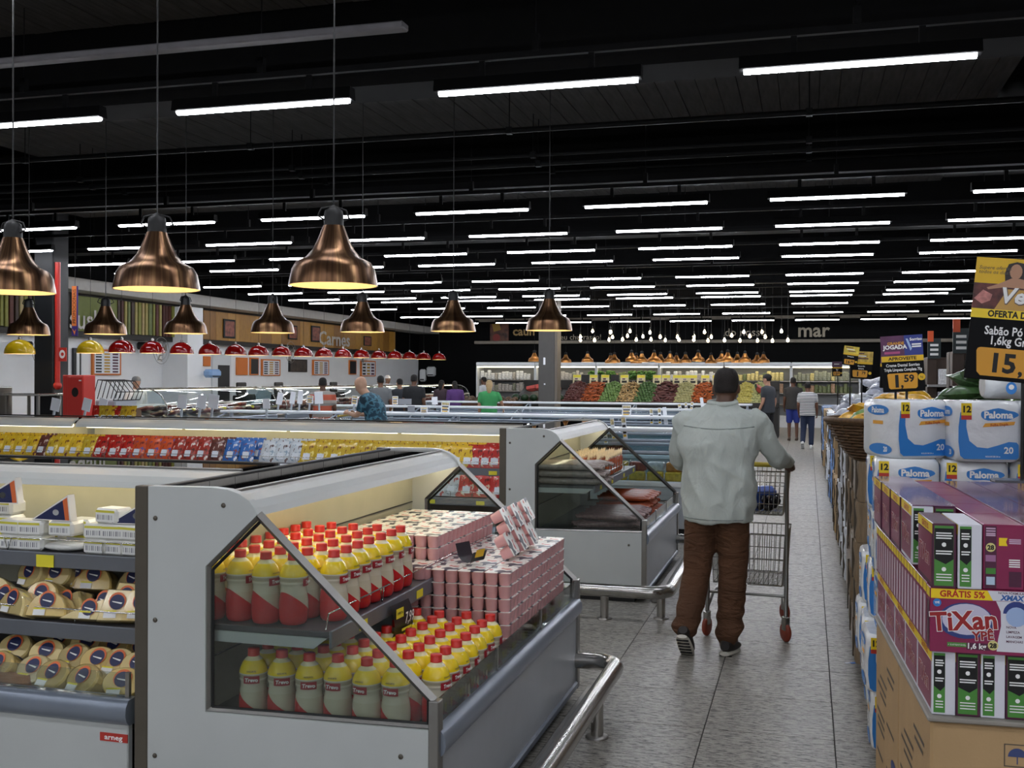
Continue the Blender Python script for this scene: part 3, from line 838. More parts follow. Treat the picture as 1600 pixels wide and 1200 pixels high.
for px, kd in seq:
    q = PY(px, 700, CY2 + .5)
    for dd in (0, 1):
        if q.x > -2.36 - .06: continue
        pkc[kd, dd] = pkc.get((kd, dd), -1) + 1
        spawn('pk' + kd, packet(kd), (q.x + .05 * dd, CY2 + .50 + .075 * dd, .932 + .012 * dd), (R(-24), 0, random.uniform(-.12, .12)),
              '%s packet, upper shelf, %s row, %s of its colour from the left' % (cname[kd], ['front', 'back'][dd], NTH[pkc[kd, dd]]), '%s packets on the upper shelf' % cname[kd])
for k in range(13):
    x = -2.42 - .135 * k; kd = ('red', 'red', 'red', 'silver', 'silver')[k % 5]
    spawn('pk' + kd, packet(kd), (x, CY2 + .34, .707), (R(-24), 0, random.uniform(-.1, .1)), '%s packet on the lower shelf of the long case, %s from the case corner' % (cname[kd], NTH[k]), '%s packets on the lower shelf' % cname[kd])
# white and maroon price strips along the packet shelf
for n_, px in enumerate(range(20, 700, 33)):
    q = PY(px, 713, CY2 + .4)
    ob('price_tag', MB().box(-.07, .07, -.003, 0, -.02, .022).mesh('price_tag', [mat('maroon tag', '#6e2a2a', .5), M_paper, M_dark][n_ % 3]), case_d, (q.x + 6.71, .402, .906))

# ------------------------------------------------------------------ sausages in the second aisle case
M_saus = mat('orange sausage', '#c25a2a', .35, var=.12, coat=.4)
M_saus2 = mat('smoked sausage', '#94421e', .35, var=.2, coat=.4)
M_vac = mat('frosted vacuum bag', '#8f827c', .3, var=.3, vs_=30, bump=.6, bs=25, coat=.5)
M_pur = mat('purple vacuum bag', '#7d5f5e', .3, var=.35, vs_=45, bump=.6, bs=25, coat=.5)
M_clearbag = mat('clear bag top', '#e2d2b4', .3, var=.12, vs_=40, coat=.3)
def sausage_pack():
    t = thing('sausage_pack', 'x', 'sausage pack')
    b = MB()
    for k in range(4):
        b = MB().tube([(-.042 + .028 * k, 0, .004), (-.042 + .028 * k, -.003, .02), (-.042 + .028 * k, -.004, .1), (-.042 + .028 * k, 0, .145), (-.042 + .028 * k, .002, .155)], [.006, .013, .0142, .012, .005], 8)
        b.build('sausage', M_saus, t)
    fr = MB()
    for k in range(9):
        x = -.06 + .013 * k + random.uniform(-.004, .004); h_ = random.uniform(.175, .215); y_ = random.uniform(-.02, .02)
        fr.add([(x - .012, -.012, .14), (x + .014, -.008, .14), (x + random.uniform(-.012, .012), y_, h_), (x + .004, .014, .142)], [(0, 1, 2), (1, 3, 2), (3, 0, 2)], 0)
    fr.build('bag_top', M_clearbag, t)
    MB().quadY(-.01, .02, .04, .09, -.02).build('sticker', M_lab2, t)
    return t
for i in range(6):
    for j in range(5):
        spawn('saus', sausage_pack, (XF - .44 - j * .075, 8.7 + i * .125, .862), R(90) + random.uniform(-.1, .1), 'standing pack of orange sausages, %s along the shelf, %s from its edge' % (NTH[i], NTH[j]), 'standing sausage packs')
def log_bag(m, L=.5, r=.045):
    def mk():
        t = thing('vacuum_bag', 'x', 'meat pack')
        for k in range(4):
            y = (k - 1.5) * r * 1.15
            a_ = .012 * (-1) ** k; rr = r * .56
            MB().tube([(-L / 2 - .03 + a_, y * 1.1, r * .5), (-L / 2 + a_, y, r * .6), (-L / 2 + .03 + a_, y, r * .62), (-L * .2, y + .004, r * .58), (0, y - .004, r * .66), (L * .2, y + .003, r * .58), (L / 2 - .03 + a_, y, r * .62), (L / 2 + a_, y, r * .6), (L / 2 + .03 + a_, y * 1.1, r * .5)], [rr * .6, rr * .4, rr * .95, rr * .9, rr, rr * .9, rr * .95, rr * .4, rr * .6], 9).build('roll', m, t)
        return t
    return mk
for k in range(12):
    spawn('vac', log_bag(M_vac), (XF - .62 + random.uniform(-.04, .02), 8.0 + .1 * (k % 4), .862 + .055 * (k // 4)), R(8) + random.uniform(-.2, .2), 'frosty grey vacuum bag on the upper shelf, %s layer, %s from the glass end' % (NTH[k // 4], NTH[k % 4]), 'frosty vacuum bags')
for k in range(15):
    spawn('pur', log_bag(M_pur, .42), (XF - .32 + random.uniform(-.03, .03), 8.1 + .13 * (k % 5), .472 + .055 * (k // 5)), R(5) + random.uniform(-.25, .25), 'purplish vacuum bag on the lower deck, %s layer, %s from the glass end' % (NTH[k // 5], NTH[k % 5]), 'purplish vacuum bags')
for k in range(16):
    spawn('smk', log_bag(M_saus2, .4), (XF - .27 - .06 * (k // 8), 8.85 + .14 * (k % 4) + .04 * (k // 4), .472 + .055 * (k // 4)), R(3) + random.uniform(-.15, .15), 'reddish-brown smoked sausage pack at the far end, %s layer, %s along' % (NTH[k // 4], NTH[k % 4]), 'smoked sausage packs')
# ------------------------------------------------------------------ laundry powder pallet at the right edge
M_kraft = mat('kraft carton', '#b3946a', .7, var=.06, vs_=5, bump=.15, bs=90)
M_kraftink = mat('carton ink', '#5d5348', .7)
M_kraftblue = mat('carton blue ink', '#3e4a78', .7)
M_sheet = mat('grey tray sheet', '#8d8880', .6, var=.1)
M_mar = mat('maroon carton', '#8a1f4e', .35, var=.08, coat=.3)
M_mar2 = mat('dark maroon carton', '#4f1a3a', .4, var=.08, coat=.3)
M_purp = mat('purple wrap', '#77506f', .22, var=.3, vs_=6, bump=.5, bs=12, coat=.6, stretch=(3, 18, 1))
M_green = mat('leaf green print', '#4b8a3a', .45)
M_flap = mat('white flap', '#d9d9e2', .5)
M_logo = mat('logo red', '#9c2426', .45)
M_ylw = mat('promo yellow', '#f3d21f', .45)
M_blue = mat('paloma blue', '#2f7fcb', .4)
M_lblue = mat('pale blue print', '#9fb6dd', .5)
M_pallet = mat('pallet wood', '#6b563f', .75, var=.2, vs_=20)
TP = Matrix.Translation((.335, 3.14, 0)) @ Matrix.Rotation(R(3), 4, 'Z')
def tp(x, y, z): return TP @ Vector((x, y, z))
def pallet(label, loc, rz, w, d):
    t = thing('pallet', label, 'pallet', loc, rz, 'wooden pallets')
    for k in range(7):
        y = k * (d - .1) / 6
        MB().box(0, w, y, y + .1, .1, .12).build('deck_board', M_pallet, t)
    for x in (0, w / 2 - .05, w - .1):
        for y in (.0, d / 2 - .06, d - .12):
            MB().box(x, x + .1, y, y + .12, 0, .1).build('block', M_pallet, t)
    return t
pallet('wooden pallet under the cartons of laundry powder', tp(0.02, 0.02, 0), R(3), 1.1, 1.25)
def carton(label, loc, w, d, h):
    t = thing('carton', label, 'carton', loc, R(3), 'kraft cartons of laundry powder')
    MB().box(0, w, 0, d, 0, h, b=.008).build('box', M_kraft, t)
    MB().box(.0, w, d * .46, d * .54, h - .001, h + .002).build('tape', mat('tape', '#a07f4c', .35), t)
    f = MB()
    x0 = .25
    for k in range(2):      # two care symbols in squares
        a = .19 + k * .075
        for q in ((a, a + .068, .5, .503), (a, a + .068, .56, .563), (a, a + .003, .5, .563), (a + .065, a + .068, .5, .563)): f.quadY(q[0], q[1], q[2], q[3], -.001)
    p = f.build('symbol_frame', M_kraftink, t)
    u = MB(); u.add(disc(.024, -.0012, .224, .528, 0, 180), [list(range(17))]); u.quadY(.2225, .2255, .508, .53, -.0012); u.build('umbrella_symbol', M_kraftblue, p)
    u = MB()
    for s_, z in ((.014, .55), (.02, .538), (.026, .526)): u.add([(.299 - s_, -.0012, z - .016), (.299 + s_, -.0012, z - .016), (.299, -.0012, z + .003)], [(0, 1, 2)])
    u.quadY(.295, .303, .505, .515, -.0012); u.build('arrow_symbol', M_kraftblue, p)
    fr = MB()
    for q in ((.03, .155, .36, .363), (.03, .033, .36, .455), (.152, .155, .36, .455), (.03, .155, .452, .455)): fr.quadY(q[0], q[1], q[2], q[3], -.001)
    fr.add([(.03, -.001, .455), (.152, -.001, .455), (.16, -.001, .463), (.04, -.001, .463)], [(0, 1, 2, 3)])
    fr.build('box_outline', M_kraftink, t)
    txt('LAVA ROUPAS EM PÓ', .03, M_kraftink, t, (.18, -.001, .43), align='LEFT', bold=.02)
    txt('TiXan YPÊ  1,6 kg', .026, M_kraftink, t, (.18, -.001, .385), align='LEFT', bold=.02)
    # printing on the aisle side
    sd = MB()
    for k, (y, z, l) in enumerate(((.1, .5, .2), (.12, .47, .16), (.3, .42, .2), (.32, .385, .24), (.32, .355, .18), (.1, .3, .2), (.36, .28, .22), (.36, .25, .2), (.36, .22, .2), (.12, .14, .18), (.4, .12, .18))):
        yy = min(y + l, d - .03)
        sd.add([(-.001, y, z), (-.001, yy, z), (-.001, yy, z + .012), (-.001, y, z + .012)], [(3, 2, 1, 0)])
    sd.build('side_printing', M_kraftink, t)
    lg = MB().add([(-.0012, .1 + .075 * math.cos(a), .2 + .032 * math.sin(a)) for a in [k * math.pi / 8 for k in range(16)]], [list(range(16))]); lg.build('blue_logo', M_kraftblue, t)
    return t
for k, lb in enumerate(('kraft carton with care symbols, nearest on the laundry pallet', 'kraft carton behind the nearest one on the laundry pallet')):
    carton(lb, tp(0, .002 + k * .64, .12), .62, .635, .61)
carton('kraft carton at the right edge of the photo on the laundry pallet', tp(.625, .002, .12), .45, 1.27, .61)
tag(MB().box(-.01, 1.08, -.012, 1.28, 0, .014, b=.004).build('tray_sheet', M_sheet, None, tp(0, 0, .732), R(3)), 'grey cardboard sheet between cartons and laundry boxes', 'sheet')
BW, BD, BH = .252, .062, .178     # laundry box: width, thickness, height
def big_face(t, y=-.0006):
    f = MB().quadY(.002, BW - .002, .149, BH - .002, y).build('promo_band', M_ylw, t)
    txt('GRÁTIS 5%', .0245, mat('promo red', '#b8281e', .5), f, (.083, y - .0006, .1545), bold=.03)
    MB().add([(.162, y - .0003, .149), (BW - .002, y - .0003, .149), (BW - .002, y - .0003, BH - .002), (.148, y - .0003, BH - .002)], [(0, 1, 2, 3)]).build('white_corner', M_flap, f)
    txt('NOVA FÓRMULA', .0085, M_mar2, f, (.208, y - .0006, .168), bold=.02)
    txt('XMAX', .0195, mat('xmax blue', '#2c5fa8', .5), f, (.21, y - .0006, .1515), bold=.05, shear=.2)
    e = MB().add([(.092 + .072 * math.cos(a), y, .09 + .05 * math.sin(a)) for a in [k * math.pi / 12 for k in range(24)]], [list(range(24))]).build('blue_oval', mat('logo navy', '#30407e', .4), t)
    MB().add([(.095 + .064 * math.cos(a), y - .0004, .094 + .043 * math.sin(a)) for a in [k * math.pi / 12 for k in range(24)]], [list(range(24))]).build('white_oval', mat('logo pale', '#c9c4da', .45), e)
    txt('TiXan', .072, M_wht, t, (.09, y - .0008, .066), bold=.055, rot=(0, R(-5), 0), sx=.98)
    txt('TiXan', .072, M_logo, t, (.09, y - .0012, .066), bold=.03, rot=(0, R(-5), 0), sx=.98)
    txt('YPÊ', .034, M_wht, t, (.138, y - .0014, .04), bold=.07, rot=(0, R(-5), 0))
    txt('YPÊ', .034, M_logo, t, (.138, y - .0018, .04), bold=.035, rot=(0, R(-5), 0))
    g = MB().quadY(.045, .095, .017, .029, y - .0004).build('green_tab', M_green, t)
    txt('+ SUSTENTÁVEL', .0065, M_wht, g, (.07, y - .0008, .0205))
    g = MB().quadY(.095, .155, .011, .03, y - .0003).build('weight_tab', M_mar2, t)
    txt('1,6 kg', .021, M_wht, g, (.12, y - .0008, .0145), bold=.03)
    w = MB().add([(.17, y - .0003, .148), (.182, y - .0003, .12), (.183, y - .0003, .08), (.176, y - .0003, .045), (.172, y - .0003, .01), (BW - .002, y - .0003, .01), (BW - .002, y - .0003, .148)], [list(range(7))]).build('white_panel', M_flap, t)
    MB().add(disc(.034, y - .0006, .222, .115, 0, 180), [list(range(17))]).build('blue_half', mat('logo navy2', '#2f3f80', .4), w)
    MB().add(disc(.027, y - .0009, .222, .107), [list(range(16))]).build('pale_drop', M_lblue, w)
    for k, s_ in enumerate(('NOVA', 'LIMPEZA', 'LAVAGEM', 'MANCHAS')): txt(s_, .009, M_mar2, w, (.196, y - .0008, .075 - .013 * k), align='LEFT', bold=.02)
    c = MB().add(disc(.0135, y - .0008, .163, .026), [list(range(16))]).build('seal', mat('seal cream', '#d9cf88', .5), t)
    txt('28', .018, M_ink, c, (.163, y - .0012, .0195), bold=.05)
    b = MB().add(disc(.011, y - .0006, .018, .137), [list(range(16))]).build('brand_drop', M_blue, t)
    txt('YPÊ', .008, M_wht, b, (.018, y - .001, .1345), bold=.03)
def end_print(t, x, w, flap):
    """green and black narrow end print at local y = 0 (front)"""
    s_ = MB().quadY(x + .005, x + .005 + w, .006, .172, -.0006).build('green_strip', M_green, t)
    MB().add([(x + .0055, -.001, .08), (x + .0045 + w * .6, -.001, .066), (x + .0045 + w, -.001, .08), (x + .0045 + w, -.001, .165), (x + .0055, -.001, .165)], [(0, 1, 2, 3, 4)]).build('black_panel', M_ink, s_)
    tx = MB()
    for k, z in enumerate((.15, .143, .136, .1, .093)): tx.quadY(x + .009, x + w - .001 + (.003 if k % 2 else 0), z, z + .0035, -.0014)
    tx.add(disc(.006, -.0014, x + .005 + w / 2, .12, 30, 330), [list(range(17))])
    tx.add(disc(.006, -.0014, x + .005 + w / 2, .052, 0, 360), [list(range(16))])
    for z in (.036, .028, .02): tx.quadY(x + .01, x + w, z, z + .003, -.0014)
    tx.build('white_marks', M_wht, s_)
def laundry_box(kind):
    def mk():
        t = thing('laundry_powder_box', 'x', 'laundry box')
        if kind == 'face':
            MB().box(0, BW, 0, BD, 0, BH, b=.0015).build('box', M_mar, t); big_face(t)
            e = MB().add([(-.0006, .004, .15), (-.0006, BD - .004, .15), (-.0006, BD - .004, .175), (-.0006, .004, .175)], [(3, 2, 1, 0)]).build('end_band', M_ylw, t)
            MB().add([(-.0008, .012, .01), (-.0008, BD - .012, .01), (-.0008, BD - .012, .14), (-.0008, .012, .14)], [(3, 2, 1, 0)]).build('end_stripe', M_mar2, t)
        elif kind == 'plain':
            MB().box(0, BW, 0, BD, 0, BH, b=.0015).build('box', M_mar, t)
            MB().add([(-.0006, .004, .15), (-.0006, BD - .004, .15), (-.0006, BD - .004, .175), (-.0006, .004, .175)], [(3, 2, 1, 0)]).build('end_band', M_ylw, t)
            MB().add([(-.0008, .012, .01), (-.0008, BD - .012, .01), (-.0008, BD - .012, .14), (-.0008, .012, .14)], [(3, 2, 1, 0)]).build('end_stripe', mat('pale end print', '#c9b3c0', .4), t)
        elif kind == 'endw' or kind == 'endm':
            MB().box(0, BD, 0, BW, 0, BH, b=.0015).build('box', M_flap if kind == 'endw' else M_mar2, t)
            end_print(t, 0, .03 if kind == 'endw' else .05, True)
            # aisle side carries the big label, seen from the side
            o = MB().add([(-.0006, .01, .012), (-.0006, BW - .01, .012), (-.0006, BW - .01, .145), (-.0006, .01, .145)], [(3, 2, 1, 0)]).build('side_label', M_mar, t)
            MB().add([(-.0006, .0, .148), (-.0006, BW, .148), (-.0006, BW, BH - .002), (-.0006, 0, BH - .002)], [(3, 2, 1, 0)]).build('promo_band', M_ylw, t)
            txt('TiXan', .07, M_wht, o, (-.0012, .13, .055), rot=(0, 0, R(-90)), bold=.03)
            txt('TiXan', .07, M_logo, o, (-.0016, .13, .055), rot=(0, 0, R(-90)), bold=.006)
            txt('GRÁTIS 5%', .024, mat('promo red', '#b8281e', .5), t, (-.0012, .12, .153), rot=(0, 0, R(-90)), bold=.02)
        else:      # maroon back with the 28-wash seal
            W = .104
            MB().box(0, W, 0, BW, 0, BH, b=.0015).build('box', M_mar, t)
            p = MB().quadY(.004, .034, .002, .174, -.0005).build('info_panel', M_mar2, t)
            MB().add(disc(.0125, -.001, .019, .115), [list(range(16))]).build('seal', mat('seal cream', '#d9cf88', .5), p)
            txt('28', .017, M_ink, p, (.019, -.0014, .109), bold=.05)
            MB().quadY(.006, .032, .076, .094, -.001).build('lilac_patch', mat('lilac', '#a36f97', .5), p)
            MB().quadY(.007, .032, .042, .058, -.001).build('green_patch', M_green, p)
            MB().quadY(.008, .03, .012, .034, -.001).build('pale_patch', mat('pale patch', '#b9cfe4', .5), p)
            for z in (.165, .158, .151, .146): MB().quadY(.007, .031, z, z + .004, -.001).build('small_print', mat('lilac ink', '#c9a9c2', .5), p)
            y_ = MB().add([(.04, -.0006, .12), (.062, -.0006, .12), (.058, -.0006, .131), (.062, -.0006, .142), (.04, -.0006, .142)], [(0, 1, 2, 3, 4)]).build('yellow_tag', M_ylw, t)
            for z in (.136, .131, .126): MB().quadY(.066, .096, z, z + .0035, -.0006).build('print_line', mat('lilac ink', '#c9a9c2', .5), t)
            for z in (.08, .074, .068, .062): MB().quadY(.066, .094, z, z + .0035, -.0006).build('print_line', M_wht, t)
            MB().quadY(.066, .098, .008, .05, -.0006).build('dark_patch', M_mar2, t)
        return t
    return mk
L1, L2, L3 = .747, .747 + BH + .001, .747 + 2 * (BH + .001)
LAB = 'laundry powder box'
for i in range(9):
    kd = 'endw' if i % 2 == 0 else 'endm'
    spawn('lb' + kd, laundry_box(kd), tp(.004 + i * .064, .012, L1), R(3), ('white-ended' if kd == 'endw' else 'dark-ended') + ' laundry powder box in the lowest front row, %s from the aisle' % NTH[i], 'lowest front row of laundry boxes')
for j in range(1, 5):
    spawn('lbendw', laundry_box('endw'), tp(.004, .012 + j * .254, L1), R(3), 'laundry powder box in the lowest layer along the aisle, %s from the front' % NTH[j], 'lowest aisle side laundry boxes')
for i in range(3):
    spawn('lbface', laundry_box('face'), tp(-.004 + i * .256, -.004, L2), R(3), ['laundry powder box showing its whole front with red lettering, nearest', 'laundry powder box right of the lettered one, cut by the frame', 'laundry powder box in the middle layer, out of frame'][i], 'middle layer front boxes')
for j in range(1, 20):
    spawn('lbplain', laundry_box('plain'), tp(-.002, .006 + j * .0635, L2), R(3), 'maroon laundry powder box in the middle layer along the aisle, %s from the front' % NTH[j], 'middle layer aisle side boxes')
for i in range(2):
    spawn('lb' + ('endw', 'endm')[i], laundry_box(('endw', 'endm')[i]), tp(-.012 + i * .064, .29, L3 + .012), R(2), ['white-ended laundry powder box standing back at the aisle corner of the top layer', 'dark-ended laundry powder box standing back in the top layer'][i], 'top layer corner boxes')
    spawn('lb' + ('endm', 'endw')[i], laundry_box(('endm', 'endw')[i]), tp(.0 + i * .066, -.01, L3), R(3), ['dark-ended laundry powder box beside the open white flap', 'laundry powder box with a white flap and green strip in the top layer'][i], 'top layer corner boxes')
    for j in range(3):
        spawn('lbendm', laundry_box('endm'), tp(-.012 + i * .064, .55 + j * .254, L3 + .012), R(2), 'maroon laundry powder box far back in the top layer, %s column, %s row' % (NTH[i], NTH[j]), 'top layer far boxes')
for i in range(5):
    for j in range(5):
        spawn('lbback', laundry_box('back'), tp(.134 + i * .106, .004 + j * .254, L3), R(3), 'maroon laundry powder box with a 28 seal in the top front row, %s of five' % NTH[i] if j == 0 else 'maroon laundry powder box in the top layer, %s row back, %s from the aisle' % (NTH[j], NTH[i]), 'top layer of laundry boxes')
for i in range(6):
    x0 = .132 + i * .106 if i else -.012
    w_ = .104 if i else .128
    y0 = .004 if i else .29
    tag(MB().box(0, w_, 0, 1.27 - y0, 0, .003, b=.001).build('shrink_wrap', M_purp, None, tp(x0, y0, L3 + BH + (.013 if i == 0 else .001)), R(3)), 'glossy purple shrink-wrapped strip on top of the laundry boxes, %s from the aisle' % NTH[i], 'shrink wrap', 'shrink wrap strips')

# ------------------------------------------------------------------ toilet paper packs
def tpaper(nt, new, link):
    tc = new('TexCoord'); n = new('TexNoise'); n.inputs['Scale'].default_value = 9; n.inputs['Detail'].default_value = 4; link(tc.outputs['Object'], n.inputs['Vector'])
    r = new('ValToRGB'); ramp(r, [(.3, '#c6cacd'), (.5, '#e4e6e6'), (.7, '#f1f1ef')]); link(n.outputs['Fac'], r.inputs[0]); return r.outputs[0]
M_tp = mat('white plastic film', '#dfe2e4', .25, var=.05, bump=.45, bs=22, coat=.6)
PW, PD, PH = .25, .30, .245
def tp_pack():
    t = thing('toilet_paper_pack', 'x', 'toilet paper')
    def ring(s_, z):
        w, d, c = PW / 2 * s_, PD / 2 * s_, .03
        return [(w, -d + c, z), (w * 1.01, 0, z), (w, d - c, z), (w - c, d, z), (0, d * 1.005, z), (-w + c, d, z), (-w, d - c, z), (-w * 1.01, 0, z), (-w, -d + c, z), (-w + c, -d, z), (0, -d, z), (w - c, -d, z)]
    MB().loft([ring(.9, 0), ring(.975, .012), ring(1, .03), ring(1, PH / 2 - .01), ring(.995, PH / 2), ring(1, PH / 2 + .01), ring(1, PH - .03), ring(.975, PH - .012), ring(.9, PH)], sm=True).build('film', M_tp, t)
    y = -PD / 2 - .0016
    sw = MB(); P2 = [(-.115, .2), (-.092, .2), (-.092, .14), (-.08, .085), (-.05, .06), (-.01, .056), (.03, .068), (.07, .082), (.1, .08), (.108, .07), (.108, .02), (.1, .012), (-.1, .012), (-.115, .025), (-.122, .08), (-.122, .14)]
    sw.add([(a, y, b_) for a, b_ in P2], [[0, 1, 2, 3, 15], [3, 4, 13, 14, 15], [4, 5, 12, 13], [5, 6, 7, 8, 9, 10, 11, 12]])
    s_ = sw.build('blue_swoosh', M_blue, t)
    txt('20', .036, M_wht, s_, (.07, y - .0008, .036), bold=.03); txt('ROLOS DE 30 m', .008, M_wht, s_, (.01, y - .0008, .02), bold=.02)
    tg = MB().quadY(-.112, -.072, .185, .236, y - .0004).build('count_tag', M_ylw, t)
    MB().quadY(-.112, -.072, .17, .187, y - .0008).build('red_tag', mat('tag red', '#c23a2e', .5), tg)
    txt('12', .036, M_ink, tg, (-.092, y - .0008, .2), bold=.04)
    bl = MB().add([(.03 + (.072 + .006 * math.cos(3 * a)) * math.cos(a), y, .19 + (.024 + .003 * math.sin(5 * a)) * math.sin(a)) for a in [k * math.pi / 12 for k in range(24)]], [list(range(24))]).build('blue_cloud', M_blue, t)
    txt('Paloma', .038, M_wht, bl, (.03, y - .0008, .177), bold=.04)
    rb = MB().add([(-.03, y, .14), (.09, y, .15), (.095, y, .164), (-.02, y, .156)], [(0, 1, 2, 3)]).build('orange_ribbon', mat('ribbon orange', '#e8a63c', .5), t)
    txt('Folha Dupla', .014, mat('ribbon red', '#b04a26', .5), rb, (.034, y - .0008, .146), bold=.03, rot=(0, R(-4), 0))
    x = -PW / 2 - .0032
    e = MB().add([(x, .0 + .085 * math.cos(a), .2 + .022 * math.sin(a)) for a in [k * math.pi / 10 for k in range(20)]], [list(range(20))]).build('side_cloud', M_blue, t)
    txt('Paloma', .034, M_wht, e, (x - .0008, 0, .189), rot=(0, 0, R(-90)), bold=.03)
    e2 = MB().add([(x, -.02 + .09 * math.cos(a), .035 + .024 * math.sin(a)) for a in [k * math.pi / 10 for k in range(20)]], [list(range(20))]).build('side_band', M_blue, t)
    txt('20', .03, M_wht, e2, (x - .0008, -.06, .025), rot=(0, 0, R(-90)), bold=.03)
    MB().add([(x, -.04, .14), (x, .04, .14), (x, .04, .155), (x, -.04, .155)], [(3, 2, 1, 0)]).build('side_ribbon', mat('ribbon orange', '#e8a63c', .5), t)
    return t
pallet('wooden pallet under the toilet paper packs', (.31, 4.66, 0), 0, 1.1, 1.1)
nl = 5
for k in range(nl):
    z = .121 + k * (PH + .001)
    for j in range(3):
        spawn('tp', tp_pack, (.40 + random.uniform(-.02, .02) - (.02 if k == 1 else 0), 4.8 + j * .315, z), random.uniform(-.05, .05), 'toilet paper pack on the aisle side, %s layer from the floor, %s from the front' % (NTH[k], NTH[j]), 'toilet paper packs, aisle side')
    for i in range(1, 4):
        if k >= 3: spawn('tp', tp_pack, (.40 + i * .262, 4.8, z), random.uniform(-.04, .04), 'toilet paper pack in the stack front, %s layer from the floor, %s from the aisle' % (NTH[k], NTH[i]), 'toilet paper packs, front')
zt = .121 + nl * (PH + .001)
for k, (x, y, a, lb) in enumerate(((.405, 4.84, 27, 'toilet paper pack turned at an angle on the top row, nearest the aisle'), (.685, 4.74, 8, 'toilet paper pack facing front in the middle of the top row'), (.955, 4.72, 4, 'toilet paper pack at the right end of the top row, behind the sign pole'))):
    spawn('tp', tp_pack, (x, y, zt), R(a), lb, 'top row of toilet paper packs')
def tp_single():
    t = thing('toilet_paper_pack', 'x', 'toilet paper')
    b = MB()
    def rg(x, s_): return [(x, .075 * s_ * math.cos(a), .06 + .058 * s_ * math.sin(a)) for a in [k * math.pi / 8 for k in range(16)]]
    MB().loft([rg(-.13, .8), rg(-.12, .97), rg(-.09, 1), rg(0, 1), rg(.0, 1), rg(.09, 1), rg(.125, .97), rg(.13, .8)][::-1]).build('film', M_tp, t)
    MB().add([(-.02 + .07 * math.cos(a), -.03 + .028 * math.sin(a), .117) for a in [k * math.pi / 8 for k in range(16)]], [list(range(16))]).build('blue_patch', M_blue, t)
    e = MB().add(disc(.022, -.0765, -.03, .05, sq=1.2), [list(range(16))]).build('blue_seal', M_blue, t)
    e = MB().add(disc(.011, -.077, -.03, .055), [list(range(16))]).build('white_dot', M_wht, e)
    return t
spawn('tpone', tp_single, (.86, 4.98, zt + PH), R(4), 'toilet paper pack lying on its side on top of the top row')
def roll():
    t = thing('toilet_roll', 'x', 'toilet roll')
    MB().lathe([(.022, -.05), (.052, -.05), (.057, -.044), (.057, .044), (.052, .05), (.022, .05)], 24, cap=False).build('paper', M_tp, t)
    MB().lathe([(.022, .05), (.022, -.05)], 20, cap=False).build('core', mat('dark core', '#2e2b28', .8), t)
    return t
r_ = spawn('roll', roll, (1.0, 4.86, zt + PH + .057), (R(90), 0, R(4)), 'round white roll end beside the sign pole on the top row')

# ------------------------------------------------------------------ price signs on poles
M_signk = mat('sign card black', '#0a0a0c', .6, var=.03, spec=.15)
M_pole = mat('sign pole', '#101012', .4)
def price_board(label, loc, rz, tilt, w, h, top, pole, base=True, body=None):
    """board whose lower edge is at local z = 0; pole runs down from it"""
    t = thing('price_sign', label, 'price sign', loc, (0, R(tilt), rz), 'promotional price signs')
    MB().box(-w / 2, w / 2, 0, .006, 0, h, b=.002).build('board', M_signk, t)
    body(t, w, h)
    pr = MB().tube([(w * .06, .012, h * .3), (w * .06, .012, 0), (w * .06 + math.sin(R(tilt)) * pole, .012, -math.cos(R(tilt)) * pole)], .006, 8); pr.build('pole', M_pole, t)
    if base:
        o = MB().prism([(-.09, -.05), (.09, -.05), (.1, 0), (.09, .05), (-.09, .05), (-.1, 0)], 'z', 0, .008).build('base', mat('smoked base', '#4a4c50', .2), t)
        o.location = (w * .06 + math.sin(R(tilt)) * pole, .0, -math.cos(R(tilt)) * pole); o.rotation_euler = (0, R(-tilt), 0)
    return t
def amber(x0, x1, z0, z1, c, y):
    return [(x0, y, z1 - c), (x0 + c * .3, y, z1 - c * .3), (x0 + c, y, z1), (x1 - c, y, z1), (x1, y, z1 - c), (x1 - c * .4, y, z0 + c), (x1 - c * 1.4, y, z0), (x0 + c * 1.6, y, z0), (x0 + c * .6, y, z0 + c)]
M_amber = mat('amber print', '#d99a24', .5)
M_skin0 = mat('printed skin', '#b98a6c', .5); M_hair0 = mat('printed hair', '#241a18', .5)
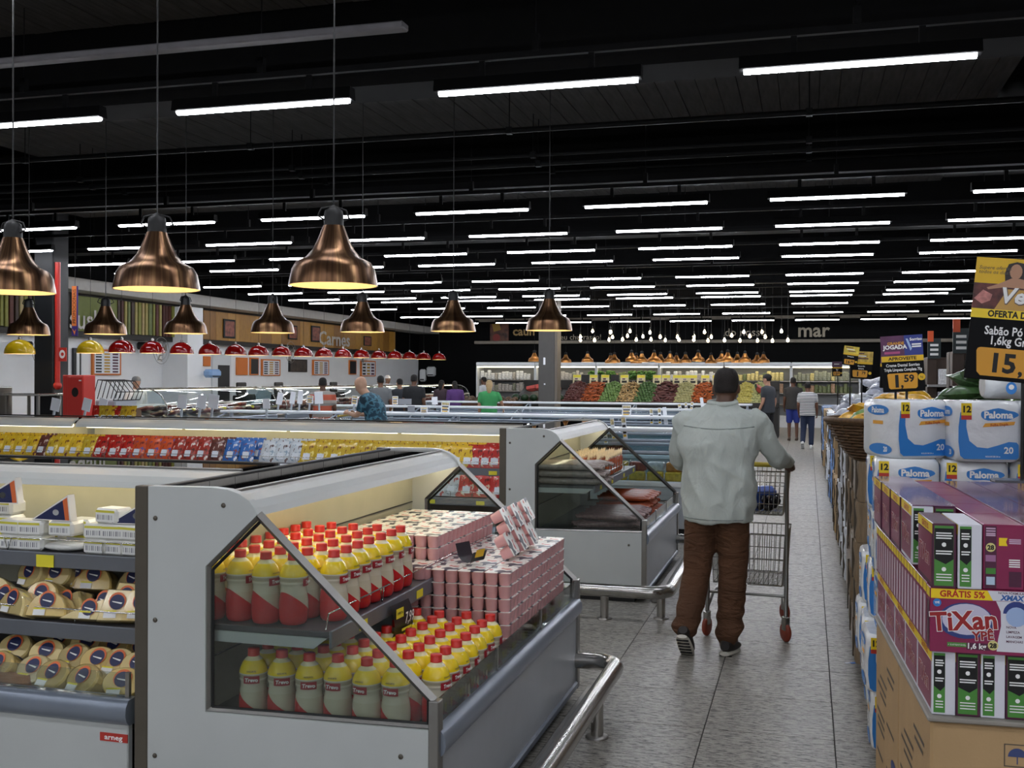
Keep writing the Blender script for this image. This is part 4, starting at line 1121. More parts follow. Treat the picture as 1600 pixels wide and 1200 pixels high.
def body1(t, w, h):
    y = -.0008; L = -w / 2
    p = MB().quadY(-w / 2, w / 2, h * .58, h, y).build('poster', M_yel, t)
    MB().quadY(-w / 2, w / 2, h * .58, h * .79, y - .0003).build('meat_photo', mat('meat print', '#5a2a26', .5, var=.5, vs_=40), p)
    MB().add([(L + .004, y - .0005, h * .66), (L + .03, y - .0005, h * .62), (L + .055, y - .0005, h * .65), (L + .06, y - .0005, h * .70), (L + .03, y - .0005, h * .735)], [(0, 1, 2, 3, 4)]).build('ham_photo', mat('ham print', '#c07d76', .5, var=.3, vs_=60), p)
    hx = L + .125
    MB().add([(hx - .03, y - .0006, h * .80), (hx + .04, y - .0006, h * .80), (hx + .042, y - .0006, h * .9), (hx + .025, y - .0006, h * .965), (hx, y - .0006, h * .975), (hx - .025, y - .0006, h * .955), (hx - .034, y - .0006, h * .88)], [list(range(7))]).build('hair_photo', M_hair0, p)
    MB().add([(hx - .012, y - .0007, h * .84), (hx - .05, y - .0007, h * .79), (hx - .085, y - .0007, h * .755), (hx - .08, y - .0007, h * .74), (hx - .03, y - .0007, h * .765), (hx + .09, y - .0007, h * .76), (hx + .08, y - .0007, h * .81), (hx + .015, y - .0007, h * .84)], [list(range(8))]).build('arms_photo', M_skin0, p)
    MB().add([(hx - .055, y - .0006, h * .58), (hx + .11, y - .0006, h * .58), (hx + .09, y - .0006, h * .75), (hx - .02, y - .0006, h * .75)], [(0, 1, 2, 3)]).build('dress_photo', mat('dress print', '#c79a4a', .5), p)
    MB().add(disc(.019, y - .0009, hx, h * .895, sq=1.35), [list(range(16))]).build('face_photo', M_skin0, p)
    txt('Veem', .072, mat('logo shade', '#6a5a50', .5), p, (L + .083, y - .0012, h * .635), bold=.06, shear=.2, align='LEFT')
    txt('Veem', .072, M_wht, p, (L + .082, y - .0016, h * .64), bold=.03, shear=.2, align='LEFT')
    txt('Supere ofertas', .017, M_kraftink, p, (L + .01, y - .001, h * .905), shear=.2, align='LEFT'); txt('todos os dias!', .017, M_kraftink, p, (L + .01, y - .001, h * .87), shear=.2, align='LEFT')
    b = MB().quadY(-w / 2, w / 2, h * .505, h * .58, y - .0006).build('yellow_band', M_ylw, t)
    txt('OFERTA DO DIA', .03, M_ink, b, (L + .052, y - .001, h * .52), bold=.04, sx=.85, align='LEFT')
    txt('Sabão Pó Tixan', .04, M_wht, t, (L + .048, y, h * .375), bold=.02, sx=.8, align='LEFT'); txt('1,6kg Grátis 5%', .04, M_wht, t, (L + .066, y, h * .295), bold=.02, sx=.8, align='LEFT')
    a = MB().add(amber(L + .03, w / 2 - .012, .014, h * .265, .012, y - .0004), [list(range(9))]).build('amber_plate', M_amber, t)
    txt('15', .088, M_ink, a, (L + .07, y - .0008, .03), bold=.035, align='LEFT'); txt(',', .07, M_ink, a, (L + .163, y - .0008, .026), bold=.03, align='LEFT'); txt('90', .052, M_ink, a, (L + .182, y - .0008, .056), bold=.03, align='LEFT')
q = PZ(1592, 752, L3 + BH + .004)
sg = price_board('tall tilted price sign at the right edge with a large 15 price', (0, 0, 0), R(-2), 5.5, .33, .41, 0, .33, True, body1)
q0 = PY(1592, 596, 3.85); sg.location = (q0.x - .006, 3.85, q0.z - .004)
def body2(t, w, h):
    y = -.0008
    p = MB().quadY(-w / 2, w * .06, h * .64, h, y).build('purple_poster', mat('poster purple', '#5a2f52', .5, var=.25, vs_=30), t)
    txt('GRANDE', .018, M_amber, p, (-w * .14, y - .0005, h * .84), bold=.03); txt('JOGADA', .026, M_wht, p, (-w * .16, y - .0005, h * .765), bold=.04)
    MB().quadY(-w * .42, -w * .05, h * .68, h * .72, y - .0004).build('pink_line', mat('poster pink', '#b2507e', .5), p)
    p = MB().quadY(w * .06, w / 2, h * .64, h * 1.0, y).build('blue_poster', mat('poster blue', '#2c3a86', .5), t)
    MB().add([(w * .1, y - .0005, h * .94), (w * .15, y - .0005, h * .94), (w * .24, y - .0005, h * .76), (w * .2, y - .0005, h * .72)], [(3, 2, 1, 0)]).build('paste_tube', M_lblue, p)
    txt('Sorriso', .018, M_wht, p, (w * .34, y - .0005, h * .9), bold=.03)
    for z in (.82, .78): MB().quadY(w * .24, w * .46, h * z, h * (z + .025), y - .0005).build('print_line', M_wht, p)
    b = MB().quadY(-w / 2, w / 2, h * .54, h * .64, y - .0002).build('yellow_band', M_yel, t); txt('APROVEITE', .02, M_ink, b, (0, y - .0006, h * .565), bold=.03, sx=1.2)
    txt('Creme Dental Sorriso', .019, M_wht, t, (0, y, h * .45), bold=.02, sx=.85); txt('Tripla Limpeza Completa 70g', .019, M_wht, t, (0, y, h * .37), bold=.02, sx=.72)
    a = MB().add(amber(-w * .38, w * .34, .014, h * .33, .007, y - .0004), [list(range(9))]).build('amber_plate', M_amber, t)
    txt('1', .075, M_ink, a, (-w * .16, y - .0008, .024), bold=.05); txt(',', .06, M_ink, a, (-w * .04, y - .0008, .022), bold=.03); txt('59', .045, M_ink, a, (w * .13, y - .0008, .045), bold=.035)
    c = MB().add(disc(.016, y - .0004, w * .43, h * .25), [list(range(16))]).build('round_seal', M_yel, t); txt('kg', .014, M_ink, c, (w * .43, y - .0008, h * .235))
def simple_body(price, poster, name):
    def fn(t, w, h):
        y = -.0008
        p = MB().quadY(-w / 2, w / 2, h * .62, h, y).build('poster', poster, t)
        for k in range(3): MB().quadY(-w * .4 + .1 * w * k, w * .1 + .1 * w * k, h * (.9 - .09 * k), h * (.94 - .09 * k), y - .0004).build('print_line', M_wht if k % 2 else M_mar2, p)
        b = MB().quadY(-w / 2, w / 2, h * .54, h * .62, y - .0002).build('yellow_band', M_yel, t)
        txt(name[0], h * .075, M_wht, t, (0, y, h * .44), bold=.02, sx=.9); txt(name[1], h * .075, M_wht, t, (0, y, h * .35), bold=.02, sx=.9)
        a = MB().add(amber(-w * .38, w * .3, h * .06, h * .31, h * .03, y - .0004), [list(range(9))]).build('amber_plate', M_amber, t)
        txt(price[0], h * .23, M_ink, a, (-w * .14, y - .0008, h * .1), bold=.04); txt(price[1], h * .14, M_ink, a, (w * .12, y - .0008, h * .17), bold=.03)
        MB().add(disc(w * .07, y - .0004, w * .4, h * .22), [list(range(16))]).build('round_seal', M_yel, t)
    return fn
def board_at(label, px0, px1, pyt, pyb, Y, tilt, body, zs, rz=0):
    a = PY((px0 + px1) / 2, pyb, Y); pole = (a.z - zs) / math.cos(R(tilt)); b_ = PY((px0 + px1) / 2, pyt, Y); c = PY(px0, pyb, Y); d = PY(px1, pyb, Y)
    return price_board(label, a, rz, tilt, d.x - c.x, b_.z - a.z, 0, pole, False, body)
board_at('price sign with a 1,59 price above the toilet paper packs', 1380, 1446, 524, 612, 5.15, -3.5, body2, 1.35)
board_at('purple price sign just behind the 1,59 sign', 1374, 1420, 545, 607, 5.6, 2, simple_body(('2', ',49'), mat('poster violet', '#6b3a63', .5, var=.2), ('Sabonete', '85g')), 1.35)
board_at('yellow price sign with a 1,79 price over the baskets', 1327, 1362, 549, 592, 8.75, 3, simple_body(('1', '79'), mat('poster lilac', '#c9a94a', .5, var=.5, vs_=25), ('Macarrão', 'Instant.')), 1.325)
board_at('yellow price sign with a 16 price behind the 1,79 sign', 1315, 1339, 541, 571, 8.6, 8, simple_body(('16', ',90'), mat('poster yellow', '#d8c046', .5, var=.3, vs_=25), ('Detergente', '')), 1.33)
board_at('small dark price sign farthest along the pallet row', 1300, 1316, 565, 588, 11.6, 0, simple_body(('13', ',90'), mat('poster plum', '#4a2a4a', .5, var=.3), ('Sabão', 'Pó')), 1.17)

# ------------------------------------------------------------------ wicker baskets
M_wick = mat('wicker', '#5a4128', .6, var=.3, vs_=60)
M_wick2 = mat('pale wicker', '#9a7444', .6, var=.2, vs_=60)
def basket(label, loc, rx, ry, h, m=M_wick, handle=True):
    t = thing('wicker_basket', label, 'basket', loc, 0, 'wicker baskets')
    def el(u, n=40, o=0): 
        s_ = .62 + .38 * u ** .7
        return [(rx * s_ * math.cos(2 * math.pi * k / n + o), ry * s_ * math.sin(2 * math.pi * k / n + o), h * u) for k in range(n)]
    w = MB()
    for i in range(13): w.tube([(p[0] * (1 + .012 * (-1) ** (k + i)), p[1] * (1 + .012 * (-1) ** (k + i)), p[2]) for k, p in enumerate(el(i / 13))], h / 30, 5, closed=True)
    w.build('weave', m, t)
    sk = MB()
    for k in range(20):
        pts = [el(u, 20)[k] for u in (0, .25, .5, .75, 1)]
        sk.tube(pts, .006, 5)
    sk.build('stakes', m, t)
    MB().tube(el(1.0), .016, 7, closed=True).build('rim', m, t)
    MB().lathe([(.0, 0), (1, 0), (1, .01), (0, .01)], 24).build('base', m, t).scale = (rx * .62, ry * .62, 1)
    li = MB(); rr = [[(p[0] * .97, p[1] * .97, p[2]) for p in el(u)] for u in (0, .2, .4, .6, .8, 1)]
    n = 40; v = [p for r_2 in rr for p in r_2]
    li.add(v, [(i * n + (k + 1) % n, i * n + k, (i + 1) * n + k, (i + 1) * n + (k + 1) % n) for i in range(5) for k in range(n)], 0, True); li.build('lining', m, t)
    if handle: MB().tube([(-.06 + .14 * math.cos(a), -ry * .95, h * .98 + .11 * math.sin(a)) for a in [k * math.pi / 8 for k in range(9)]], .008, 6).build('handle', mat('dark handle', '#241a14', .5), t)
    return t
# ------------------------------------------------------------------ the other pallets down the aisle
M_wrapk = mat('kraft wrap', '#7d6a52', .45, var=.2, vs_=8, bump=.9, bs=14, stretch=(6, 6, .6), coat=.3)
def bale(label, loc, w, d, h, m, rz=0, group=None):
    t = thing('wrapped_bale', label, 'bale', loc, rz, group)
    def ring(s_, z, j=0): 
        c = .03
        return [(w - c, 0 - .006 * j, z), (w, c, z), (w + .006 * j, d - c, z), (w - c, d, z), (c, d + .006 * j, z), (0, d - c, z), (-.006 * j, c, z), (c, 0, z)]
    MB().loft([ring(1, 0), ring(1, h * .1, 1), ring(1, h * .5, -1), ring(1, h * .9, 1), ring(1, h)]).build('wrap', m, t)
    MB().box(-.011, w + .011, d * .3, d * .3 + .012, -.0, h + .001).build('band', mat('strap', '#4c4336', .5), t)
    return t
pallet('wooden pallet under the brown wrapped bales', (.31, 6.05, 0), 0, .66, 1.9)
for k in range(5):
    for j in range(3):
        bale('brown paper-wrapped bale, %s layer from the floor, %s along the aisle' % (NTH[k], NTH[j]), (.27 + random.uniform(-.012, .012), 6.06 + j * .64, .122 + k * .222), .7, .625, .22, M_wrapk, random.uniform(-.015, .015), 'brown wrapped bales')
basket('dark wicker basket overhanging the aisle on the brown bales', (.5, 6.3, 1.235), .4, .4, .22)
basket('pale wicker basket behind the dark one', (.72, 7.75, 1.235), .42, .38, .26, M_wick2, False)
M_bagy = mat('yellow bag', '#d8a52a', .4, var=.25, vs_=30, coat=.3); M_bagg = mat('green bag', '#6f8f4a', .35, var=.35, vs_=40, coat=.4)
M_bagd = mat('dark green bag', '#3d5a34', .35, var=.35, vs_=40, coat=.4); M_bagw = mat('white blue bag', '#d5d9e6', .35, var=.2, vs_=30, coat=.4); M_bago = mat('orange bag', '#dd8f1f', .4, var=.15, coat=.3)
def pillow(m, w=.2, d=.14, h=.085):
    def mk():
        t = thing('goods_bag', 'x', 'bag')
        n = 8; v = []; f = []
        for s_ in (-1, 1):
            o = len(v)
            for j in range(n + 1):
                for i in range(n + 1):
                    u, q_ = i / n * 2 - 1, j / n * 2 - 1
                    v.append((u * w / 2, q_ * d / 2, s_ * h / 2 * (1 - u ** 4) * (1 - q_ ** 2) ** .6 * (1 + .15 * math.sin(4 * u + 2 * q_))))
            for j in range(n):
                for i in range(n):
                    a = o + j * (n + 1) + i
                    f.append((a, a + n + 1, a + n + 2, a + 1) if s_ < 0 else (a, a + 1, a + n + 2, a + n + 1))
        MB().add(v, f, 0, True).build('bag', m, t)
        MB().box(-w / 2 - .012, -w / 2 + .004, -d / 2, d / 2, -.002, .002).build('seal', m, t)
        MB().box(w / 2 - .004, w / 2 + .012, -d / 2, d / 2, -.002, .002).build('seal', m, t)
        return t
    return mk
def heap(key, m, n, cx, cy, z, sx, sy, hz, label, group, w=.2):
    for k in range(n):
        a, r_2 = random.uniform(0, 6.28), math.sqrt(random.random())
        spawn(key, pillow(m, w), (cx + sx * r_2 * math.cos(a), cy + sy * r_2 * math.sin(a), z + hz * (1 - r_2 * .9) + random.uniform(0, .02)), (random.uniform(-.3, .3), random.uniform(-.3, .3), random.uniform(0, 6.28)), label, group)
heap('bagy', M_bagy, 24, .5, 6.28, 1.41, .31, .3, .16, 'yellow bag heaped in the dark wicker basket', 'yellow bags in the basket')
heap('bagg2', M_bagg, 6, .36, 6.15, 1.43, .14, .12, .06, 'green bag at the front of the dark wicker basket', 'green bags in the basket')
heap('bagd', M_bagd, 24, .9, 6.3, 1.42, .22, .2, .32, 'dark green bag heaped behind the toilet paper packs', 'dark green bags')
heap('bagg', M_bagg, 26, 1.25, 6.25, 1.42, .28, .2, .34, 'pale green bag heaped behind the toilet paper packs', 'pale green bags')
for j in range(2):
    for k in range(2):
        bale('brown wrapped bale supporting the green bags, %s row %s layer' % (NTH[j], NTH[k]), (1.0 - .02, 6.06 + j * .66, 1.0 + k * .21 - .02), .62, .625, .205, M_wrapk, 0, 'bales under green bags')
bale('tall brown base bale beside the wrapped bales', (.99, 6.06, .0), .62, 1.28, .975, M_wrapk)
heap('bagy', M_bagy, 16, .72, 7.75, 1.48, .32, .3, .1, 'yellow bag heaped in the pale wicker basket', 'yellow bags in the pale basket')
tag(MB().box(-.09, .09, -.05, .05, 0, .1, b=.01).build('orange_box', M_bago, None, (.7, 6.62, 1.36), .2), 'bright orange carton standing behind the dark basket', 'box')
tag(MB().box(-.12, .12, -.09, .09, 0, .12, b=.012).build('orange_box', M_bago, None, (.72, 6.75, 1.236), .2), 'orange carton under the bright orange carton', 'box')
# white paper pack pallet, cartons, and farther stacks
pallet('wooden pallet under the white paper bundles', (.33, 8.55, 0), 0, 1.0, 2.2)
M_bund = mat('white bundle', '#d2d6dc', .4, var=.12, vs_=25, bump=.3, bs=30, coat=.3)
M_beige = mat('beige carton', '#b59a74', .65, var=.1)
M_bluew = mat('blue white wrap', '#7f9fcf', .35, var=.35, vs_=18, coat=.4)
for k in range(6):
    for j in range(4):
        bale('white paper bundle, %s layer from the floor, %s along the aisle' % (NTH[k], NTH[j]), (.30 + random.uniform(-.02, .02), 8.56 + j * .55, .122 + k * .2), .6, .54, .198, M_bund, 0, 'white paper bundles')
for n_, (y0, m, h, lb) in enumerate(((11.2, M_beige, 1.15, 'beige'), (14.0, M_bluew, 1.1, 'blue and white'), (16.8, M_bund, 1.15, 'white'), (19.6, M_beige, 1.1, 'beige far'), (22.4, M_bluew, 1.1, 'blue far'))):
    for k in range(4):
        for j in range(3):
            bale('%s carton stack piece, %s layer, %s along the aisle' % (lb, NTH[k], NTH[j]), (.32 + random.uniform(-.03, .02), y0 + j * .72, .02 + k * h / 4), .7, .7, h / 4 - .004, m, 0, '%s cartons down the aisle' % lb)
heap('bagw', M_bagw, 44, .66, 9.3, 1.34, .36, .5, .32, 'blue and white bag heaped on the white bundles', 'blue and white bags', .22)
heap('bagw', M_bagw, 36, .66, 10.3, 1.34, .34, .4, .38, 'blue and white bag heaped farther back on the white bundles', 'blue and white bags far', .22)
heap('bago', M_bago, 22, .62, 11.8, 1.18, .32, .5, .34, 'orange bag heaped on the beige cartons', 'orange bags', .22)
def bundle_tp():
    t = thing('toilet_paper_bale', 'x', 'toilet paper')
    b = MB()
    for i in range(4):
        for j in range(2):
            MB().lathe([(.05, 0), (.058, .01), (.058, .1), (.05, .11)], 12, cx=-.18 + i * .12, cy=0, ).build('roll', M_tp, t, (0, 0, j * .11))
    return t
for k in range(5):
    spawn('bundletp', bundle_tp, (.62 + .02 * k, 9.75 + .14 * k, 1.33), .1, 'double row of white rolls standing behind the blue bags', 'white roll rows')

# ------------------------------------------------------------------ gondola shelves on the right
M_brown = mat('brown post', '#3d2c20', .55, var=.15)
GC = [mat('goods %d' % i, c, .4, var=.25, vs_=40) for i, c in enumerate(('#e3e4e6', '#c9ccd2', '#7a5fa8', '#b53a34', '#d9b23c', '#3f6fb0', '#e9e2d4', '#c58a9a'))]
def gondola(label, x0, x1, y, h=1.98):
    t = thing('gondola_shelf', label, 'shelf', (x0, y, 0), 0, 'gondola shelves')
    w = x1 - x0
    for xx in (0, w / 2 - .06, w - .12): MB().box(xx, xx + .12, .0, .5, 0, h, b=.006).build('post', M_brown, t)
    MB().box(0, w, .22, .27, 0, h).build('back_board', M_brown, t)
    for z in (.12, .5, .88, 1.26, 1.62): MB().box(0, w, -.12, .22, z - .03, z).build('shelf', mat('shelf pale', '#9a9a98', .5), t)
    MB().box(-.0, .16, -.03, -.0, h - .02, h + .24).build('orange_flag', mat('flag dark', '#1a2a2c', .5), t)
    MB().box(-.0, .07, -.035, -.0, h + .2, h + .34).build('flag_tip', mat('flag orange', '#e0561f', .5), t)
    for k in range(3): MB().box(.03, .13, -.033, -.03, h + .02 + .06 * k, h + .05 + .06 * k).build('flag_word', M_wht, t)
    return t
def shelf_box():
    t = thing('shelf_box', 'x', 'box'); return t
bx_me = [MB().box(0, .11, 0, .09, 0, .2, b=.006).mesh('shelf_box', m) for m in GC]
bx_me2 = [MB().box(0, .22, 0, .2, 0, .052, b=.004).mesh('shelf_pack', m) for m in GC]
ck = ['white', 'pale grey', 'violet', 'red', 'yellow', 'blue', 'cream', 'pink']
for gi, (x0, y) in enumerate(((1.40, 9.2), (1.46, 11.9), (1.51, 14.8), (1.61, 18.0), (1.7, 21.5))):
    gondola('brown gondola shelf on the right, %s one counted from the front' % NTH[gi], x0, x0 + 2.1, y)
    for si, z in enumerate((.88, 1.26, 1.62)):
        for k in range(15):
            x = x0 + .13 + k * .12
            if x > x0 + 1.9 or (x0 + .9 < x < x0 + 1.12): continue
            c = (si * 3 + k // 3 + gi) % 8
            if (si + k // 4 + gi) % 3 == 0:
                for q_ in range(5):
                    if k % 2 == 0 and (x0 + .8 > x or x > x0 + 1.12): tag(ob('shelf_pack', bx_me2[c % 2], None, (x, y - .11, z + .001 + .053 * q_)), 'flat %s pack in a pile on the %s shelf, right side' % (ck[c % 2], ['third', 'fourth', 'top'][si]), 'pack', 'flat packs on gondola shelves')
            else:
                tag(ob('shelf_box', bx_me[c], None, (x, y - .1, z + .001)), 'upright %s box on the %s shelf of the %s gondola' % (ck[c], ['third', 'fourth', 'top'][si], NTH[gi]), 'box', 'boxes on gondola shelves')
# ------------------------------------------------------------------ glass-fronted freezer islands behind the open cases
M_frz = mat('freezer enamel', '#aab0b8', .35, var=.03); M_frzw = mat('freezer white', '#dfe3e8', .4)
M_frzglass = clear('freezer glass', '#e6eef0', .015, .02, .22)
FG = [mat('frozen %d' % i, c, .4, var=.3, vs_=25, coat=.2) for i, c in enumerate(('#d8b53a', '#4a6fb4', '#c98a4a', '#dfe2e6', '#b5564a', '#c9c46a'))]
fn_ = ['yellow', 'blue', 'tan', 'white', 'red', 'lime']
fz_me = [MB().box(-.09, .09, -.06, .06, 0, .1, b=.012).mesh('frozen_pack', m) for m in FG]
def freezer(label, x0, x1, y, D=1.5):
    t = thing('freezer_island', label, 'freezer', (x0, y, 0), 0, 'freezer islands'); L = x1 - x0
    MB().box(0, L, .06, D - .06, 0, .08).build('plinth', M_black, t)
    MB().box(0, L, 0, .04, .08, .52, b=.006).build('front_panel', M_frz, t)
    MB().box(0, L, D - .04, D, .08, .52, b=.006).build('rear_panel', M_frz, t)
    MB().box(0, L, .04, D - .04, .3, .36).build('well_floor', M_frzw, t)
    for e, x in enumerate((0, L - .04)): MB().box(x, x + .04, 0, D, .08, .86, b=.006).build('end_panel', M_frz, t)
    MB().box(0, L, -.02, .06, .52, .58, b=.012).build('front_rail', M_frzw, t)
    g = MB().box(.05, L - .05, .0, .008, .58, .87).build('front_glass', M_frzglass, t)
    MB().box(.05, L - .05, D - .01, D, .5, .87).build('rear_glass', M_frzglass, t)
    for (yy, z, r) in ((.0, .885, .022), (.25, 1.0, .018), (D - .02, .885, .022)):
        MB().tube([(0, yy, z), (L, yy, z)], r, 10).build('hand_rail', M_rail, t)
    MB().add([(.05, .01, .9), (L - .05, .01, .9), (L - .05, .25, .99), (.05, .25, .99)], [(0, 1, 2, 3)]).build('sloped_glass', M_frzglass, t)
    MB().box(0, L, D * .36, D * .64, 1.08, 1.12, b=.01).build('top_shelf', M_frzw, t)
    for k in range(max(2, int(L / 1.6))):
        x = .1 + (L - .2) * k / max(1, int(L / 1.6) - 1)
        MB().box(x - .02, x + .02, D * .48, D * .52, .36, 1.08).build('shelf_post', M_frz, t)
        MB().tube([(x, 0, .885), (x, .25, 1.0), (x, D * .4, 1.08)], .014, 6).build('rail_arm', M_rail, t)
    return t
ROWS = [(11.3, -10.6, -1.15), (15.2, -9.5, -1.2), (19.2, -9.6, -1.2), (23.6, -9.0, -1.2)]
for n_, (y, x0, x1) in enumerate(ROWS):
    freezer('glass-fronted freezer island, %s row behind the open cases' % NTH[n_], x0, x1, y)
    xs = x0 + .2
    k = 0
    while xs < x1 - .15:
        vis = (n_ > 0) or xs > -4.5 or k % 2 == 0
        if n_ == 0 and xs > -3.2:
            for lv in range(4):
                c = 0 if lv > 1 else (1 if (k + lv) % 3 == 0 else 0)
                if lv == 3: c = (3, 2, 0, 4)[k % 4]
                tag(ob('frozen_pack', fz_me[c], None, (xs, y + .12 + .07 * lv, .361 + lv * .101), random.uniform(-.1, .1)), '%s frozen pack stacked behind the glass of the first freezer island' % fn_[c], 'frozen pack', 'packs in the first freezer island')
        elif k % 2 == 0:
            c = (k // 2 * 5 + n_) % 6
            tag(ob('frozen_pack', fz_me[c], None, (xs, y + .35 + random.uniform(-.1, .1), .361), random.uniform(-.3, .3), 1.4), '%s frozen pack lying in the %s freezer island' % (fn_[c], NTH[n_]), 'frozen pack', 'packs in freezer islands')
        xs += .2; k += 1
# upright cards on the freezers
M_cardp = [mat('card print %d' % i, c, .5, var=.5, vs_=35) for i, c in enumerate(('#c9b98a', '#d8cfae'))]
def card(px0, px1, pyt, pyb, Y, kind='white', lean=0.0, k=0):
    a, b, c = PY(px0, pyb, Y), PY(px1, pyb, Y), PY(px0, pyt, Y)
    w, h = b.x - a.x, c.z - a.z
    lb = {'white': 'plain white card', 'grey': 'grey card', 'print': 'printed yellow and black price card'}[kind]
    t = thing('price_card', '%s standing up on a freezer island, %s from the left' % (lb, k), 'price card', ((a.x + b.x) / 2, Y, a.z), (0, lean, 0), 'cards on the freezers')
    MB().box(-w / 2, w / 2, -.004, .004, 0, h, b=.002).build('card', {'white': M_paper, 'grey': mat('grey card', '#8f9399', .5), 'print': M_paper}[kind], t)
    if kind == 'print':
        MB().quadY(-w * .42, w * .42, h * .72, h * .94, -.005).build('picture', M_cardp[0], t)
        for j, z in enumerate((.52, .38, .24, .1)): MB().quadY(-w * .38, w * .38 - .1 * w * (j % 2), h * z, h * (z + .1), -.005).build('print_line', M_ink if j % 2 == 0 else M_yel, t)
    MB().box(-.012, .012, -.012, .012, min(0, 1.12 - a.z), .004).build('stand', M_frz, t)
    return t
cds = [(78, 92, 622, 642, 12, 'white', .2), (127, 140, 622, 642, 12, 'white', .25), (152, 165, 622, 642, 12, 'white', .25), (277, 291, 617, 638, 12.1, 'white', .08), (306, 320, 617, 638, 12.1, 'white', .2), (324, 340, 616, 638, 12.1, 'white', .15),
       (411, 422, 623, 639, 12.2, 'white', -.05), (431, 440, 613, 632, 16, 'white', .2), (452, 460, 612, 631, 16, 'white', .15), (464, 472, 611, 631, 16, 'white', .12), (479, 489, 618, 630, 16, 'print', .08), (492, 505, 612, 631, 16, 'white', -.05), (549, 558, 618, 632, 16, 'print', .1),
       (613, 622, 619, 632, 20, 'print', 0), (623, 643, 623, 632, 20, 'grey', 0), (675, 684, 620, 632, 20, 'white', -.06), (689, 702, 628, 645, 16, 'print', .05), (637, 648, 634, 645, 16, 'grey', 0), (657, 668, 636, 646, 16, 'print', 0),
       (972, 986, 633, 650, 16, 'print', 0), (957, 963, 653, 690, 12, 'print', -.12), (974, 981, 650, 686, 12, 'print', -.12), (944, 950, 676, 693, 12, 'print', -.1), (1016, 1021, 638, 664, 16, 'print', -.05), (1029, 1034, 637, 664, 16, 'print', -.06), (1038, 1044, 636, 664, 16, 'white', -.12), (1062, 1067, 630, 648, 20, 'print', -.2), (1071, 1075, 629, 646, 20, 'print', -.1), (1078, 1082, 628, 645, 20, 'print', .08), (1096, 1101, 621, 640, 20, 'white', -.15)]
for k, c in enumerate(cds):
    nmb = NTH[k] if k < 20 else 'twenty-' + NTH[k - 20]
    card(*c, k=nmb)
# brown end display with snacks, left of the first freezer
q = PY(190, 650, 10.95)
sd = thing('snack_display', 'slanted brown wooden display with snack bags by the red cabinet', 'display', (q.x, 10.95, 0))
MB().prism([(-.32, 0), (.32, 0), (.2, 1.28), (-.25, 1.28)], 'y', -.02, .1).build('board', mat('brown wood', '#6a4a22', .5, var=.2), sd)
MB().tube([(-.2, -.06, 1.13), (.25, -.06, 1.13)], .02, 8).build('yellow_bar', M_yel, sd)
for x in (-.2, .25): MB().ball((x, -.06, 1.13), .04).build('bar_knob', M_yel, sd)
for k in range(12):
    c = ('red', 'gold', 'yellow')[k % 3]
    spawn('pk' + c, packet(c), (q.x - .3 + .09 * (k % 6), 10.87 + .015 * (k // 6), 1.0 + .13 * (k // 6)), (R(-15), 0, random.uniform(-.2, .2)), '%s snack packet on the brown display' % cname[c], 'packets on the brown display')

# ------------------------------------------------------------------ column with fire cabinet
cx, cy = PY(83, 560, 15.2).x, 15.2
cl = thing('black_column', 'black square column with a red pipe beside the deli counter', 'column', (cx, cy, 0))
MB().box(-.27, .12, -.15, .25, 0, 4.9, b=.02).build('shaft', mat('column navy black', '#0a0d11', .5), cl)
MB().tube([(.17, -.1, 1.55), (.17, -.1, 3.6)], .045, 10).build('red_pipe', M_red, cl)
MB().ball((.17, -.1, 1.52), .07, n=10, m=6).build('pipe_elbow', M_red, cl)
hs = MB().box(.2, .36, -.12, -.105, 1.93, 2.16).build('hose_sign', M_red, cl)
MB().add(disc(.06, -.123, .28, 2.05, sq=1.2), [list(range(16))]).build('hose_symbol', M_wht, hs)
MB().add(disc(.03, -.125, .285, 2.05), [list(range(16))]).build('hose_eye', M_red, hs)
fc = thing('fire_hose_cabinet', 'red steel fire hose cabinet with a round vent in front of the column', 'fire cabinet', (PY(114, 600, cy - .6).x, cy - .6, 0))
MB().box(-.2, .2, 0, .3, .1, 1.7, b=.01).build('body', M_red, fc)
MB().box(-.1, .19, -.012, 0, .15, 1.67, b=.004).build('door', M_red, fc)
MB().add(disc(.065, -.0135, .05, 1.42, sq=1.2), [list(range(16))]).build('vent', M_ink, fc)
MB().quadY(.12, .17, 1.6, 1.62, -.0135).build('tag', M_wht, fc)
MB().box(-.2, .2, .02, .34, 0, .1).build('foot', M_black, fc)
bn = thing('hanging_banner', 'narrow vertical orange and purple banner beside the column', 'banner', PY(117, 525, 15.0))
hz = PY(117, 447, 15.0).z - bn.location.z
MB().box(-.06, .06, -.006, .006, 0, hz, b=.002).build('cloth', mat('banner purple', '#3c2c78', .6), bn)
MB().quadY(-.055, .035, hz * .2, hz, -.007).build('orange_field', mat('banner orange', '#e8813a', .6), bn)
MB().add([(-.05, -.008, hz * .15), (0, -.008, hz * .02), (.03, -.008, hz * .15), (0, -.008, hz * .09)], [(0, 1, 2, 3)]).build('arrow', mat('banner orange', '#e8813a', .6), bn)
txt('PROMOCIONAIS', .085, M_ink, bn, (.02, -.008, hz * .25), rot=(0, R(-90), 0), align='LEFT', sx=.9)
MB().tube([(0, 0, hz), (0, 0, 4.88 - bn.location.z)], .004, 4).build('cord', M_black, bn)

